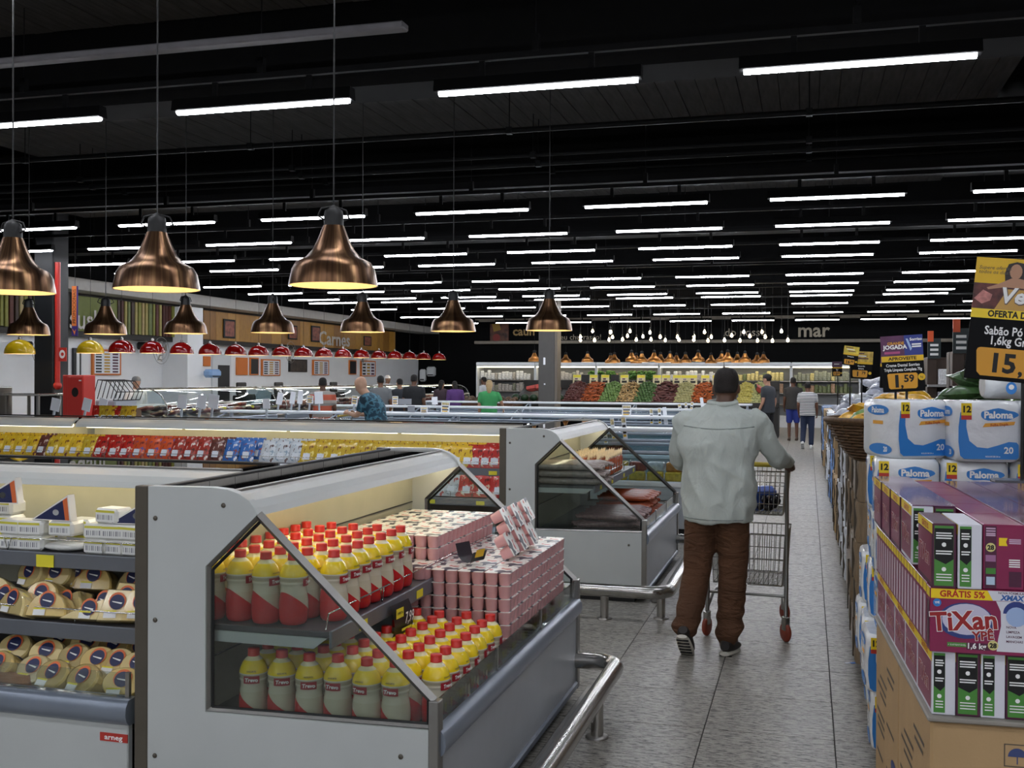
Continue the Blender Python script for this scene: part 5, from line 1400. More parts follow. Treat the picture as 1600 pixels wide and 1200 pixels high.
# ------------------------------------------------------------------ left wall fascia: slats, wood panel, signs
FX = WLX + .3
def wy(px): return PX(px, 500, FX).y
FZ0, FZ1 = 2.66, 3.42
fas = struct(MB().box(WLX, FX - .02, 4, wy(618), FZ0 - .12, FZ1 + .06).build('fascia_panel', mat('dark fascia', '#1d1812', .6)))
sf = struct(MB().box(WLX - .0, FX + .6, 17.5, WBY, FZ1 + .06, FZ1 + .3).build('soffit_trim', mat('pale soffit', '#b9b7b2', .6, var=.05)))
SLC = [mat('slat %d' % i, c, .6, var=.1) for i, c in enumerate(('#8a8a3c', '#5a2d22', '#a89a58', '#3c2a1c', '#6f7a44', '#b09c6a', '#4a2018'))]
sl_me = [MB().box(0, .04, -.05, .05, FZ0, FZ1, b=.006).mesh('slat', m) for m in SLC]
def slats(p0, p1):
    y = wy(p0)
    while y < wy(p1):
        ob('slat', random.choice(sl_me), fas, (FX - .02 + random.uniform(0, .02), y, random.uniform(-.01, .01)), 0, (1, random.uniform(.7, 1.2), 1))
        y += .135
slats(-40, 55); slats(184, 288)
MB().box(0, .05, wy(113), wy(183), FZ0, FZ1).build('green_panel', mat('olive panel', '#6f7a34', .6, var=.05), fas, (FX - .03, 0, 0))
pw = [mat('oak plank %d' % i, c, .5, var=.18, vs_=6, stretch=(1, 8, 1)) for i, c in enumerate(('#a87a30', '#96692a', '#b58636'))]
y = wy(318)
pk_me = [MB().box(0, .04, -.3, .3, FZ0, FZ1, b=.004).mesh('plank', m) for m in pw]
while y < wy(614):
    ob('plank', random.choice(pk_me), fas, (FX - .03, y + .3, 0)); y += .605
M_lett = mat('sign letters', '#c9c5bc', .5)
def wall_text(s_, size, px, py, X, m=M_lett, **k):
    q_ = PX(px, py, X)
    return thing('sign_letters', 'x', 'sign', q_, R(90)), q_
t, q_ = wall_text('', .5, 497, 531, FX + .03)
t['label'] = 'pale raised letters on the oak panel above the butcher counter'
txt('Carnes', .62, M_lett, t, (0, -.02, -.14), bold=.02, align='LEFT', sx=1.35)
t, q_ = wall_text('', .5, 107, 505, FX + .025); t['label'] = 'pale letters on the olive panel behind the column'
txt('sushi', .62, M_lett, t, (0, -.02, -.1), align='LEFT', bold=.01, sx=1.0)
for n_, (p0, p1, py0, py1) in enumerate(((349, 367, 500, 528), (450, 464, 509, 530), (486, 500, 510, 534), (568, 580, 526, 540))):
    a, b = PX(p0, py1, FX + .03), PX(p1, py0, FX + .03)
    t = thing('framed_picture', 'dark framed food picture on the oak panel, %s along the wall' % NTH[n_], 'picture', (FX + .02, a.y, a.z), R(90), 'framed food pictures')
    w, h = b.y - a.y, b.z - a.z
    MB().box(0, w, -.03, 0, 0, h, b=.01).build('frame', M_ink, t)
    MB().quadY(w * .1, w * .9, h * .1, h * .9, -.032).build('print', mat('food photo', '#8a4a38', .5, var=.6, vs_=9), t)
# pillar, boards and fittings on the white wall
struct(MB().box(WLX, WLX + .7, PX(293, 560, WLX + .7).y, PX(317, 560, WLX + .7).y, 0, FZ1).build('pillar_wall', M_wallw))
def wall_board(label, p0, p1, py0, py1, m, rows=0, cat='menu board', frame=None):
    X = WLX + .02
    a, b = PX(p0, py1, X), PX(p1, py0, X)
    t = thing('wall_board', label, cat, (X, a.y, a.z), R(90), 'boards on the white wall')
    w, h = b.y - a.y, b.z - a.z
    MB().box(0, w, -.03, .018, 0, h, b=.006).build('board', frame or m, t)
    if frame: MB().quadY(w * .06, w * .94, h * .06, h * .92, -.032).build('sheet', m, t)
    for i in range(rows):
        for j in range(3):
            z = h * (.1 + .8 * i / rows)
            MB().quadY(w * (.1 + .29 * j), w * (.3 + .29 * j), z, z + h * .45 / rows, -.034).build('price_line', [M_dark, mat('amber line', '#c99a2c', .5), M_mar2][(j + 0) % 3], t)
    return t
M_obd = mat('orange board', '#d9782c', .5)
wall_board('menu board with price lists in an orange frame behind the slicer', 143, 188, 547, 586, M_paper, 7, frame=M_obd)
wall_board('orange board beside the white pillar', 317, 328, 557, 572, M_obd)
wall_board('orange board with a lower edge near the pillar', 369, 386, 559, 586, M_obd, 0)
wall_board('orange and black board under the red lamps', 390, 403, 559, 586, M_dark, 0, frame=M_obd)
wall_board('price list board with amber columns, left of the black screen', 408, 437, 562, 587, M_paper, 6, frame=M_obd)
wall_board('black screen with a food picture above the meat counter', 451, 479, 562, 581, mat('screen print', '#3a2c24', .4, var=.7, vs_=6), 0, 'screen', M_ink)
wall_board('price list board right of the black screen', 488, 513, 563, 586, M_paper, 6, frame=M_obd)
wall_board('orange and black narrow board', 545, 556, 563, 585, M_dark, 0, frame=M_obd)
wall_board('price list board near the end of the white wall', 563, 586, 564, 588, M_paper, 4, frame=M_obd)
X = WLX + .02
d0, d1 = PX(331, 600, X), PX(360, 560, X)
dr = struct(MB().box(X - .02, X + .03, d0.y, d1.y, 0, 2.3, b=.01).build('door_1', mat('white door', '#d9dde0', .45)))
MB().box(X + .03, X + .04, d0.y + .25, d0.y + .85, .9, 2.0, b=.05).build('oval_window', M_dark, dr)
d0, d1 = PX(113, 600, X), PX(125, 560, X)
dr = struct(MB().box(X - .02, X + .04, d0.y, d1.y, 0, 2.3, b=.01).build('door_2', M_dark)); MB().box(X + .04, X + .05, d0.y + .08, d1.y - .08, .1, 2.22).build('door_leaf', M_wallw, dr)
for n_, (p0, p1, py0, py1, c, lb) in enumerate(((258, 277, 576, 593, '#e3e6e8', 'white towel dispenser on the white wall'), (316, 334, 577, 590, '#8fb4e0', 'pale blue dispenser beside the pillar'), (658, 667, 577, 596, '#e6e8ea', 'tall white cylinder dispenser on the black wall'), (669, 682, 573, 588, '#dfe2e4', 'white box dispenser on the black wall'))):
    Xw = WLX + .72 if n_ == 1 else WLX + .01
    if n_ < 2: a, b = PX(p0, py1, Xw), PX(p1, py0, Xw); t = thing('dispenser', lb, 'dispenser', (Xw, a.y, a.z), R(90)); w, h = b.y - a.y, b.z - a.z
    else: a, b = PY(p0, py1, WBY - .01), PY(p1, py0, WBY - .01); t = thing('dispenser', lb, 'dispenser', a, 0); w, h = b.x - a.x, b.z - a.z
    MB().box(0, w, -.25, 0, 0, h, b=.06).build('cover', mat('dispenser %d' % n_, c, .35), t)
    MB().box(w * .15, w * .85, -.255, -.25, h * .1, h * .2).build('slot', M_dark, t)
# wall fans
for n_, (px, py, Y) in enumerate(((25, 541, 0), (217, 541, 0), (427, 545, 0), (545, 550, 0))):
    a = PX(px, py, WLX + .05)
    t = thing('wall_fan', 'black wall fan above the counter, %s along the white wall' % NTH[n_], 'fan', a, R(90), 'wall fans')
    MB().box(-.1, .1, -.35, 0, -.08, .1, b=.03).build('motor', M_ink, t)
    cg = MB()
    for r in (.12, .22, .32): cg.tube([(.25 + r * math.cos(u), -.45, -.1 + r * math.sin(u)) for u in [k * math.pi / 10 for k in range(20)]], .006, 4, closed=True)
    cg.build('cage', M_steel2, t)
    for k in range(3):
        u = k * 2.09
        MB().add([(.25, -.43, -.1), (.25 + .28 * math.cos(u), -.42, -.1 + .28 * math.sin(u)), (.25 + .28 * math.cos(u + .7), -.45, -.1 + .28 * math.sin(u + .7))], [(0, 1, 2)]).build('blade', M_steel2, t)

# ------------------------------------------------------------------ dome lamps over the counters
def dome(m, key):
    def mk():
        t = thing('dome_lamp', 'x', 'dome lamp')
        prof = [(.24 * math.cos(u), .235 * math.sin(u)) for u in [k * math.pi / 2 / 9 for k in range(9)]] + [(.03, .235)]
        MB().lathe(prof, 24, cap=False).build('shade', m, t)
        MB().lathe([(a * .985, z * .985) for a, z in prof][::-1], 20, cap=False).build('lining', M_copperin, t)
        MB().lathe([(.03, .23), (.03, .27), (.01, .29)], 10).build('socket', M_steel2, t)
        MB().tube([(0, 0, .28), (0, 0, 2.8)], .004, 4).build('cord', M_black, t)
        MB().ball((0, 0, .1), .05, n=10, m=6).build('bulb', M_bulb, t)
        return t
    return mk
M_dred = mat('red lacquer', '#740c0b', .12); M_dyel = mat('yellow lacquer', '#c9a818', .14)
DX = -12.2
for k, (px, py) in enumerate(((190, 557), (238, 558), (284, 559), (328, 560), (368, 560.5), (404, 561), (440, 562), (474, 562.5), (506, 563), (536, 564), (565, 564.5), (592, 565), (617, 566), (640, 567), (662, 568), (686, 568))):
    a = PX(px, py, DX)
    spawn('domer', dome(M_dred, ''), (DX, a.y, 2.12 + .012 * k), 0, 'glossy red dome lamp over the meat counter, %s from the column' % NTH[k], 'red dome lamps')
for k, (px, py) in enumerate(((31, 553), (141, 552))):
    a = PX(px, py, DX - .2)
    spawn('domey', dome(M_dyel, ''), a, 0, ['yellow dome lamp at the left edge of the photo', 'yellow dome lamp between the column and the red lamps'][k], 'yellow dome lamps')

# ------------------------------------------------------------------ deli and meat counters along the left wall
M_meat = [mat('meat %d' % i, c, .4, var=.35, vs_=30, coat=.3) for i, c in enumerate(('#5a1f22', '#8a3a34', '#3a1a1c', '#b5766a', '#c9a08e'))]
mt_me = [MB().box(-.16, .16, -.12, .12, 0, .07, b=.03).mesh('meat_tray', m) for m in M_meat]
def counter(label, y0, y1, n_):
    X = -10.8; L = y1 - y0
    t = thing('deli_counter', label, 'deli counter', (X, y0, 0), R(90), 'deli counters')
    MB().box(0, L, .12, 1.1, 0, .12).build('plinth', M_black, t)
    MB().box(0, L, .03, 1.15, .12, .8, b=.01).build('base', M_frzw, t)
    MB().box(0, L, .0, .06, .78, .9, b=.02).build('front_rail', M_rail, t)
    for z in (.34, .52): MB().box(.05, L - .05, .02, .03, z, z + .02).build('trim_line', M_steel, t)
    MB().prism([(.06, .88), (1.0, 1.1), (1.0, 1.14), (.06, .92)], 'x', 0, L).build('display_deck', M_steel2, t)
    gl = [(.03, .9), (.0, 1.05), (.04, 1.2), (.14, 1.35), (.3, 1.44), (.5, 1.46)]
    MB().strip(gl, 'x', .02, L - .02, 0, True).build('curved_glass', M_frzglass, t)
    MB().box(0, L, .48, .62, 1.44, 1.48, b=.008).build('top_rail', M_steel, t)
    MB().box(.05, L - .05, .56, .6, 1.425, 1.44).build('light_strip', M_strip, t)
    for x in (0, L - .02):
        MB().prism(gl + [(.62, 1.46), (.9, 1.1), (.06, .9)], 'x', x, x + .015).build('end_glass', M_frzglass, t)
        MB().tube([(x + .01, a, b) for a, b in gl], .012, 6).build('glass_edge', M_steel, t)
    MB().box(0, L, .85, 1.15, 1.1, 1.16).build('service_ledge', M_frzw, t)
    k = 0; x = .22
    while x < L - .2:
        for j in range(2):
            c = (k // 2 + n_ + j) % 5 if n_ else (k + j) % 3
            tag(ob('meat_tray', mt_me[c], None, (X - .3 - .33 * j, y0 + x, .945 + .075 * j + .04), (0, R(-13), 0)), '%s meat portion in the %s counter' % (['dark red', 'red', 'blackish', 'pink', 'pale'][c], NTH[n_]), 'meat', 'meat in the counters')
        if n_ == 0 and k % 3 == 2: tag(MB().box(-.3, .3, -.03, .03, 0, .05, b=.01).build('yellow_divider', M_yel2, None, (X - .45, y0 + x + .17, .985), (0)), 'yellow divider between the meat trays, %s along the counter' % NTH[k // 3], 'divider', 'yellow dividers').rotation_euler.y = R(-13)
        x += .36; k += 1
    return t
counter('glass deli counter with dark meats and yellow dividers by the column', 16.2, 20.2, 0)
counter('glass meat counter in the middle of the white wall', 20.6, 26.4, 1)
counter('glass meat counter at the far end of the white wall', 26.8, 33.4, 2)
# steel oven cabinet and wire rack by the column
q = PY(20, 600, 15.4)
t = thing('steel_cabinet', 'steel and glass cabinet at the left edge beyond the open case', 'cabinet', (q.x - .7, 14.2, 0))
MB().box(0, 1.05, 0, .8, .1, 1.5, b=.02).build('body', M_steel2, t); MB().box(.06, .95, -.012, 0, .75, 1.42, b=.004).build('glass_door', mat('smoked glass', '#4c4a44', .15), t); MB().box(.05, 1.0, -.02, 0, 1.44, 1.47).build('handle', M_steel, t)
MB().box(.04, 1.0, .04, .76, 0, .1).build('feet', M_black, t)
t = thing('work_table', 'steel work table with a blue crate beside the column', 'table', (q.x + .5, 14.6, 0))
for z in (.55, .95, 1.35): MB().box(0, .7, 0, .6, z, z + .04, b=.006).build('shelf', M_steel, t)
for x in (.02, .64):
    for y in (.02, .54): MB().box(x, x + .04, y, y + .04, 0, 1.35).build('leg', M_steel2, t)
tag(MB().box(0, .6, 0, .45, 0, .22, b=.02).build('blue_crate', mat('crate blue', '#2f4f96', .5), None, (q.x + .05 + .5, 14.65, .592)), 'blue plastic crate on the steel work table', 'crate')
q = PX(175, 600, -11.3)
t = thing('wire_rack', 'black wire basket rack on the deli counter end', 'rack', (-11.3, 16.0 - .55, 0), R(90))
MB().box(-.3, .3, -.2, .2, 0, 1.28, b=.02).build('stand', M_frz, t)
w = MB()
for k in range(7):
    x = -.35 + .12 * k
    w.tube([(x, -.2, 1.28), (x, -.26, 1.42), (x, -.1, 1.6), (x, .1, 1.62), (x, .2, 1.3)], .008, 5)
for a, b in ((-.2, 1.28), (-.26, 1.42), (-.1, 1.6), (.1, 1.62)): w.tube([(-.35, a, b), (.37, a, b)], .008, 5)
w.build('wires', M_ink, t)
# scales and tills on the counters
for n_, (px, Y) in enumerate(((443, 0), (528, 0), (385, 0))):
    a = PX(px, 590, -11.75)
    t = thing('counter_scale', 'black scale standing on the meat counter, %s of three' % NTH[n_], 'scale', (-11.8, a.y, 1.162), R(90), 'counter scales')
    MB().box(-.25, .25, -.15, .15, 0, .12, b=.02).build('body', M_ink, t); MB().box(-.2, .2, .05, .1, .12, .4, b=.02).build('display', M_ink, t); MB().box(-.22, .22, -.14, .0, .12, .14).build('plate', M_steel, t)

# ------------------------------------------------------------------ produce stand
PSY = 31.0
M_stand = mat('stand black', '#17140f', .5, var=.1)
xa, xb = PY(800, 628, PSY).x, PY(1216, 628, PSY).x
st = thing('produce_stand', 'long black sloped produce stand across the back of the store', 'produce stand', (xa, PSY, 0))
Ls = xb - xa
MB().box(0, Ls, 0, 1.6, 0, .9).build('base', M_stand, st); MB().box(-.02, Ls + .02, -.06, .02, .86, 1.0, b=.01).build('front_lip', M_stand, st)
MB().prism([(0, .9), (1.35, 1.36), (1.4, 1.36), (1.4, .9)], 'x', 0, Ls).build('slope', M_stand, st)
MB().box(0, Ls, 1.4, 1.5, .9, 1.62).build('back_board', M_stand, st)
def prod_mesh(kind, col, i):
    m = mat('produce ' + kind, col, .5, var=.25, vs_=25)
    b = MB()
    if kind in ('carrot', 'carrots'): b.tube([(-.09, 0, 0), (-.06, 0, .004), (.0, .004, 0), (.06, 0, .0), (.1, -.004, 0)], [.006, .018, .024, .016, .004], 6)
    elif kind == 'ginger': b.tube([(-.13, 0, 0), (-.06, .01, .0), (.02, -.008, 0), (.08, .008, 0), (.13, 0, 0)], [.01, .02, .016, .02, .008], 6)
    elif kind in ('sweet potato', 'beet'): b.tube([(-.1, 0, 0), (-.06, 0, .0), (.0, .008, 0), (.06, 0, .0), (.1, -.004, 0)], [.01, .036, .045, .036, .008], 7)
    else: b.ball((0, 0, 0), .052, .052, .05, 8, 6)
    return b.mesh(kind.replace(' ', '_'), m)
piles = [('sweet_potato', 'sweet potato', '#5a302c', 884, 911), ('carrot', 'carrot', '#b0592c', 911, 939), ('lime', 'lime', '#6a8a4c', 940, 966), ('ginger_root', 'ginger', '#c9ac7a', 967, 994), ('avocado', 'avocado', '#4a6a3a', 994, 1022), ('beetroot', 'beet', '#5a3230', 1022, 1055), ('passion_fruit', 'passion fruit', '#a3a070', 1056, 1082), ('large_carrot', 'carrots', '#b8602e', 1082, 1112), ('guava', 'guava', '#b5ab58', 1154, 1176), ('melon', 'melon', '#a9ac74', 1174, 1200)]
for nm, kd, colr, p0, p1 in piles:
    me = prod_mesh(kd, colr, 0)
    x0, x1 = PY(p0, 615, PSY + .5).x, PY(p1, 615, PSY + .5).x
    small = kd in ('carrot', 'carrots', 'ginger', 'sweet potato')
    nx, nr = (8, 12) if small else (6, 9)
    for r in range(nr):
        for c in range(nx):
            fr = r / (nr - 1)
            wdt = 1.04 - .1 * fr ** 2
            x = (x0 + x1) / 2 + ((c + .5 + (.5 if r % 2 else 0)) / nx - .55) * (x1 - x0) * wdt
            y = PSY + .08 + 1.2 * fr
            z = .99 + .47 * fr + .1 * math.sin(math.pi * (c + .5) / nx) * fr + random.uniform(-.01, .01)
            rot = (random.uniform(-.4, .4), random.uniform(-.4, .4) , random.uniform(-.8, .8) + (R(90) if kd in ('sweet potato', 'ginger') else random.choice((0, 1.5))))
            tag(ob(nm, me, None, (x, y, z), rot, random.uniform(.85, 1.15)), '%s in the heap on the sloped produce stand%s' % ({'carrot': 'orange carrot beside the sweet potatoes', 'carrots': 'large orange carrot behind the man'}.get(kd, {'sweet potato': 'dark red sweet potato', 'lime': 'round green lime', 'ginger': 'pale ginger root', 'avocado': 'dark green avocado', 'beet': 'brown-purple beetroot', 'passion fruit': 'pale olive passion fruit', 'guava': 'yellow guava', 'melon': 'pale green melon'}.get(kd)), ''), 'vegetable' if small or kd == 'beet' else 'fruit', nm.replace('_', ' ') + ' heap')
M_wm = mat('watermelon rind', '#1f3a22', .35, var=.5, vs_=12, stretch=(6, 6, 1)); M_wmr = mat('watermelon flesh', '#d0615a', .4, var=.15)
wm = MB().ball((0, 0, 0), .125, .12, .115, 14, 9).mesh('watermelon', M_wm)
for k, px in enumerate((806, 820, 834, 848, 861, 875)):
    a = PY(px, 624, PSY + .2); tag(ob('watermelon', wm, None, (a.x, PSY + .2, 1.09), k), 'whole dark watermelon in front of the column, %s from the left' % NTH[k], 'watermelon', 'whole watermelons')
def wm_cut():
    t = thing('cut_watermelon', 'x', 'watermelon')
    pts = [(.24 * math.cos(u), -.0 + .16 * math.sin(u)) for u in [math.pi + k * math.pi / 8 for k in range(9)]]
    MB().prism(pts, 'y', -.06, .06).build('rind', M_wm, t); MB().prism([(a * .93, b * .93 + .004) for a, b in pts], 'y', -.062, .062).build('flesh', M_wmr, t)
    return t
for k, px in enumerate((833, 848, 866, 1190)):
    a = PY(px, 616, PSY + .6); spawn('wmcut', wm_cut, (a.x, PSY + .6, 1.42), (R(50), .2 * (k - 1), .3 * k), 'cut pink watermelon half on the produce stand, %s from the left' % NTH[k], 'cut watermelons')
# price cards along the back of the stand
for k, px in enumerate((902, 915, 928, 946, 961, 976, 1002, 1027, 1041, 1058, 1071, 1083, 1102, 1120)):
    a = PY(px, 603, PSY + 1.45); w = .13
    t = thing('produce_price_card', ('black' if k in (1, 4) else 'yellow and cream') + ' produce price card on the stand, %s from the left' % NTH[k], 'price card', (a.x, PSY + 1.38, 1.5), (R(-8), 0, 0), 'produce price cards')
    MB().box(-w, w, -.008, .008, 0, .3, b=.003).build('card', M_ink if k in (1, 4) else mat('cream card', '#d8cfa6', .5), t)
    if k not in (1, 4):
        MB().quadY(-w * .9, w * .9, .21, .29, -.009).build('header', M_yel2, t); MB().quadY(-w * .6, w * .6, .05, .12, -.009).build('price', M_ink, t); MB().quadY(-w * .5, w * .2, .14, .19, -.009).build('name_line', M_mar2, t)
# brown bins left of the stand
for k, (p0, p1) in enumerate(((678, 690), (690, 748), (768, 800), (748, 768))):
    a, b = PY(p0, 640, 29.5), PY(p1, 640, 29.5)
    t = thing('wooden_bin', 'brown wooden produce bin, %s from the meat counter' % ['first', 'second', 'fourth', 'third'][k], 'bin', (a.x, 29.5, 0), 0, 'wooden produce bins'); w = b.x - a.x
    for i in range(4): MB().box(.01, w - .01, 0, .04, .05 + i * .24, .27 + i * .24, b=.005).build('board', mat('bin wood', '#4f2f1c', .6, var=.2), t)
    MB().box(.01, w - .01, .04, 1.2, 0, .9).build('box', mat('bin wood', '#4f2f1c', .6, var=.2), t)
    me = MB().ball((0, 0, 0), .1, .08, .07, 8, 6).mesh('bin_vegetable', mat('bin greens %d' % k, ('#3a3424', '#4a3a2a', '#56402c', '#6f6a3a')[k], .5, var=.5, vs_=15))
    for i in range(int(w / .2)):
        for j in range(3): tag(ob('bin_vegetable', me, None, (a.x + .12 + i * .2, 29.6 + .3 * j, .96 + .05 * j), i + j, random.uniform(.8, 1.3)), 'dull brownish vegetable in the %s wooden bin' % ['first', 'second', 'fourth', 'third'][k], 'vegetable', 'vegetables in wooden bins')
# grey column in the produce area
a = PY(866, 600, 29.0)
t = thing('grey_column', 'dark grey square column beside the watermelons', 'column', (a.x, 28.2, 0))
MB().box(-.26, .2, 0, .5, 0, 4.9, b=.015).build('shaft', mat('column grey', '#4c4a48', .6, var=.05), t); MB().box(.2, .27, .0, .45, 0, 4.9).build('side_channel', mat('column tan', '#6a6258', .6), t)
MB().box(-.12, -.06, -.02, 0, 2.05, 2.25, b=.01).build('switch', M_paper, t); MB().box(-.1, -.06, -.02, 0, 1.5, 1.54).build('socket', M_paper, t)

# ------------------------------------------------------------------ refrigerated wall shelves at the back
WY = 38.0
GW = [mat('chilled %d' % i, c, .4, var=.4, vs_=20) for i, c in enumerate(('#c9ccd2', '#a9a6a4', '#8a8e80', '#d0c48a', '#6f7a55', '#b5937a'))]
gw_me = [MB().box(-.08, .08, -.06, .06, 0, .3, b=.03).mesh('chilled_pack', m) for m in GW]
M_leaf = mat('leafy greens', '#3f6a24', .6, var=.5, vs_=25, bump=1.0, bs=20)
gnm = ['white', 'grey', 'olive', 'straw', 'green', 'tan']
u0, u1 = PY(744, 580, WY).x, PY(1345, 580, WY).x
nu = 6; UL = (u1 - u0) / nu
for k in range(nu):
    t = thing('wall_chiller', 'tall white wall chiller at the back, %s from the left' % NTH[k], 'chiller', (u0 + k * UL, WY, 0), 0, 'back wall chillers')
    L = UL - .01
    MB().box(0, L, 0, 1.0, 0, .4, b=.01).build('base', M_frzw, t); MB().box(0, L, .85, 1.0, .4, 2.2).build('back', mat('chiller back', '#8a8c8e', .5), t)
    MB().box(0, L, -.02, 1.0, 2.12, 2.27, b=.02).build('canopy', M_frzw, t); MB().box(.05, L - .05, .02, .07, 2.08, 2.12).build('light_strip', M_strip, t)
    for x in (0, L - .04): MB().box(x, x + .04, .0, 1.0, .4, 2.12).build('side', M_frzw, t)
    for z in (.8, 1.2, 1.62): MB().box(.04, L - .04, .25, .85, z - .03, z, b=.004).build('shelf', M_steel2, t)
    for z in (1.2, 1.62):
        n = int((L - .2) / .14)
        for i in range(n):
            x = u0 + k * UL + .14 + i * .14
            c = {0: 0, 1: 1, 2: 4, 3: 0, 4: 3, 5: 2}[k] if z > 1.5 else (1, 0, 5, 3, 5, 4)[k]
            if i % 5 == 4: c = (c + 1) % 6
            tag(ob('chilled_pack', gw_me[c], None, (x, WY + .34, z + .001), random.uniform(-.3, .3), (random.uniform(.7, 1), 1, random.uniform(.7, 1.2))), '%s chilled pack on the %s shelf of the %s wall chiller' % (gnm[c], 'top' if z > 1.5 else 'lower', NTH[k]), 'pack', 'chilled packs at the back')
for k, (p0, p1) in enumerate(((917, 945), (947, 962), (980, 1010), (1005, 1024))):
    a, b = PY(p0, 585, WY + .1), PY(p1, 585, WY + .1)
    w = b.x - a.x; bm = MB()
    for i in range(40): bm.ball((random.uniform(.05, w - .05), random.uniform(0, .12), random.uniform(0.05, .3)), random.uniform(.05, .09), None, .05, 6, 4)
    tag(bm.build('leafy_greens', M_leaf, None, (a.x, WY + .08, 1.63)), 'dark leafy greens heaped on the top chiller shelf, %s clump' % NTH[k], 'greens', 'leafy greens', 'stuff')

def pendant_lit():
    t = pendant_proto(1, 2.72)()
    for o in KIDS[t]:
        if o.name.startswith('shade'): o.data = o.data.copy(); o.data.materials[0] = mat('bulb lit copper', '#c8894a', .38, metal=1.0, var=.15, vs_=6)  # brighter copy of the copper; glow of the bulbs is put into the colour
    return t
# small copper lamps and bare bulbs over the produce
for k, (px, big) in enumerate(((835, 1), (884, .75), (918, 1), (954, .75), (960, 1), (987, .7), (994, .75), (1003, 1.1), (1022, .75), (1032, 1), (1047, 1.1), (1057, .75), (1071, .95), (1091, 1.1), (1111, 1), (1128, .75), (1137, 1.1), (1152, .95), (1164, .75), (1183, 1.15), (1193, .8))):
    Y = (33, 34.3, 35.5, 36.6)[(k * 2 + k // 2) % 4]
    a = PY(px, 566, Y)
    t = spawn('pends', pendant_lit, (a.x, Y, 2.22), k, 'small copper lamp over the produce area, %s from the left' % (NTH[k] if k < 20 else 'last'), 'small copper lamps')
M_ebulb = mat('bare bulb', '#fff0d0', .4, emit=BULB_E * 1.2, ecol='#ffe2ad')
def ebulb():
    t = thing('bare_bulb', 'x', 'light bulb')
    MB().lathe([(.01, .05), (.02, .03), (.036, -.005), (.036, -.03), (.02, -.052), (0, -.058)], 12, cap=False).build('glass', M_ebulb, t)
    MB().lathe([(.018, .05), (.02, .12), (.006, .14)], 8).build('socket', M_black, t)
    MB().tube([(0, 0, .13), (0, 0, 2.3)], .004, 4).build('cord', M_black, t)
    return t
eb = [(25, 183), (45, 232), (10, 258), (145, 255), (220, 172), (195, 220), (283, 258), (350, 226), (420, 186), (430, 255), (522, 230), (573, 262), (695, 230), (710, 258), (860, 225), (858, 258), (965, 180), (1033, 230), (1000, 266), (1237, 215), (1165, 262), (1320, 266), (1358, 180), (1418, 222), (1540, 180), (1495, 266), (1572, 228)]
eb = [(950 + x / 6.4, 490 + y / 6.4) for x, y in eb] + [(926, 517), (954, 517), (907, 526), (929, 531), (907, 531), (1221, 517), (1231, 531), (1207, 532)]
for k, (px, py) in enumerate(eb):
    Y = 28 + (k * 7 % 10) * .25
    a = PY(px, py, Y)
    spawn('ebulb', ebulb, a, 0, 'bare glowing bulb hanging in the cluster over the produce', 'bare bulbs over the produce')

# ledges, signs and pictures on the black back wall
for k, (z, d) in enumerate(((3.05, .35), (3.95, .25))):
    tag(MB().box(PY(745, 540, WBY).x, WRX - .1, WBY - d, WBY - .002, z, z + .12, b=.01).build('wall_ledge', mat('ledge tan', '#8f877a', .6, var=.08)), ['tan ledge along the back wall under the signs', 'upper tan ledge along the back wall'][k], 'ledge')
def back_text(s_, px, py, size, m, label, **k):
    q_ = PY(px, py, WBY - .03); t = thing('sign_letters', label, 'sign', q_, 0)
    txt(s_, size, m, t, (0, 0, 0), **k)
M_cream = mat('cream letters', '#b8ad98', .5)
back_text('mar', 1246, 526, .72, M_cream, 'cream letters on the back wall to the right of the bulbs', align='LEFT', bold=.02)
back_text('do nosso', 1132, 525, .42, M_cream, 'cream letters on the back wall among the hanging bulbs', align='LEFT')
back_text('caun', 801, 524, .5, mat('gold letters', '#b5945a', .5), 'gold letters on the back wall left of the column', align='LEFT', bold=.02)
back_text('Tudo seu churrasco!', 843, 531, .3, M_cream, 'small cream letters behind the grey column', align='LEFT')
a, b = PY(766, 537, WBY - .02), PY(795, 506, WBY - .02)
t = thing('wall_picture', 'food picture in brown and red on the black back wall', 'picture', a); w, h = b.x - a.x, b.z - a.z
MB().box(0, w, -.03, .015, 0, h, b=.005).build('panel', mat('food mural', '#5a3424', .5, var=.8, vs_=4), t)
MB().add([(w * .2, -.032, h * .6), (w * .6, -.032, h * .7), (w * .5, -.032, h), (w * .1, -.032, h)], [(0, 1, 2, 3)]).build('yellow_part', mat('mural yellow', '#a8842c', .5), t)
MB().add(disc(h * .2, -.033, w * .35, h * .3), [list(range(16))]).build('red_part', mat('mural red', '#8a2a24', .5), t)
# ------------------------------------------------------------------ people
V = Vector
from mathutils import noise
from mathutils.bvhtree import BVHTree
TMP = bpy.data.scenes.new('remesh')
def folds(me, amp, fn):
    """push cloth vertices along their normals by fn(co) to raise real creases"""
    nv = [v.normal.copy() for v in me.vertices]
    for v, n in zip(me.vertices, nv): v.co = v.co + n * (amp * fn(v.co))
    me.update()
def remesh(mb, vox, smooth=3):
    me = bpy.data.meshes.new('raw'); me.from_pydata(mb.v, [], mb.f); me.update()
    o = bpy.data.objects.new('raw', me); TMP.collection.objects.link(o)
    m = o.modifiers.new('r', 'REMESH'); m.mode = 'VOXEL'; m.voxel_size = vox; m.use_smooth_shade = True
    if smooth:
        s_ = o.modifiers.new('s', 'SMOOTH'); s_.factor = .5; s_.iterations = smooth
    dg = TMP.view_layers[0].depsgraph; TMP.view_layers[0].update(); dg = TMP.view_layers[0].depsgraph
    out = bpy.data.meshes.new_from_object(o.evaluated_get(dg))
    bpy.data.objects.remove(o); bpy.data.meshes.remove(me)
    return out
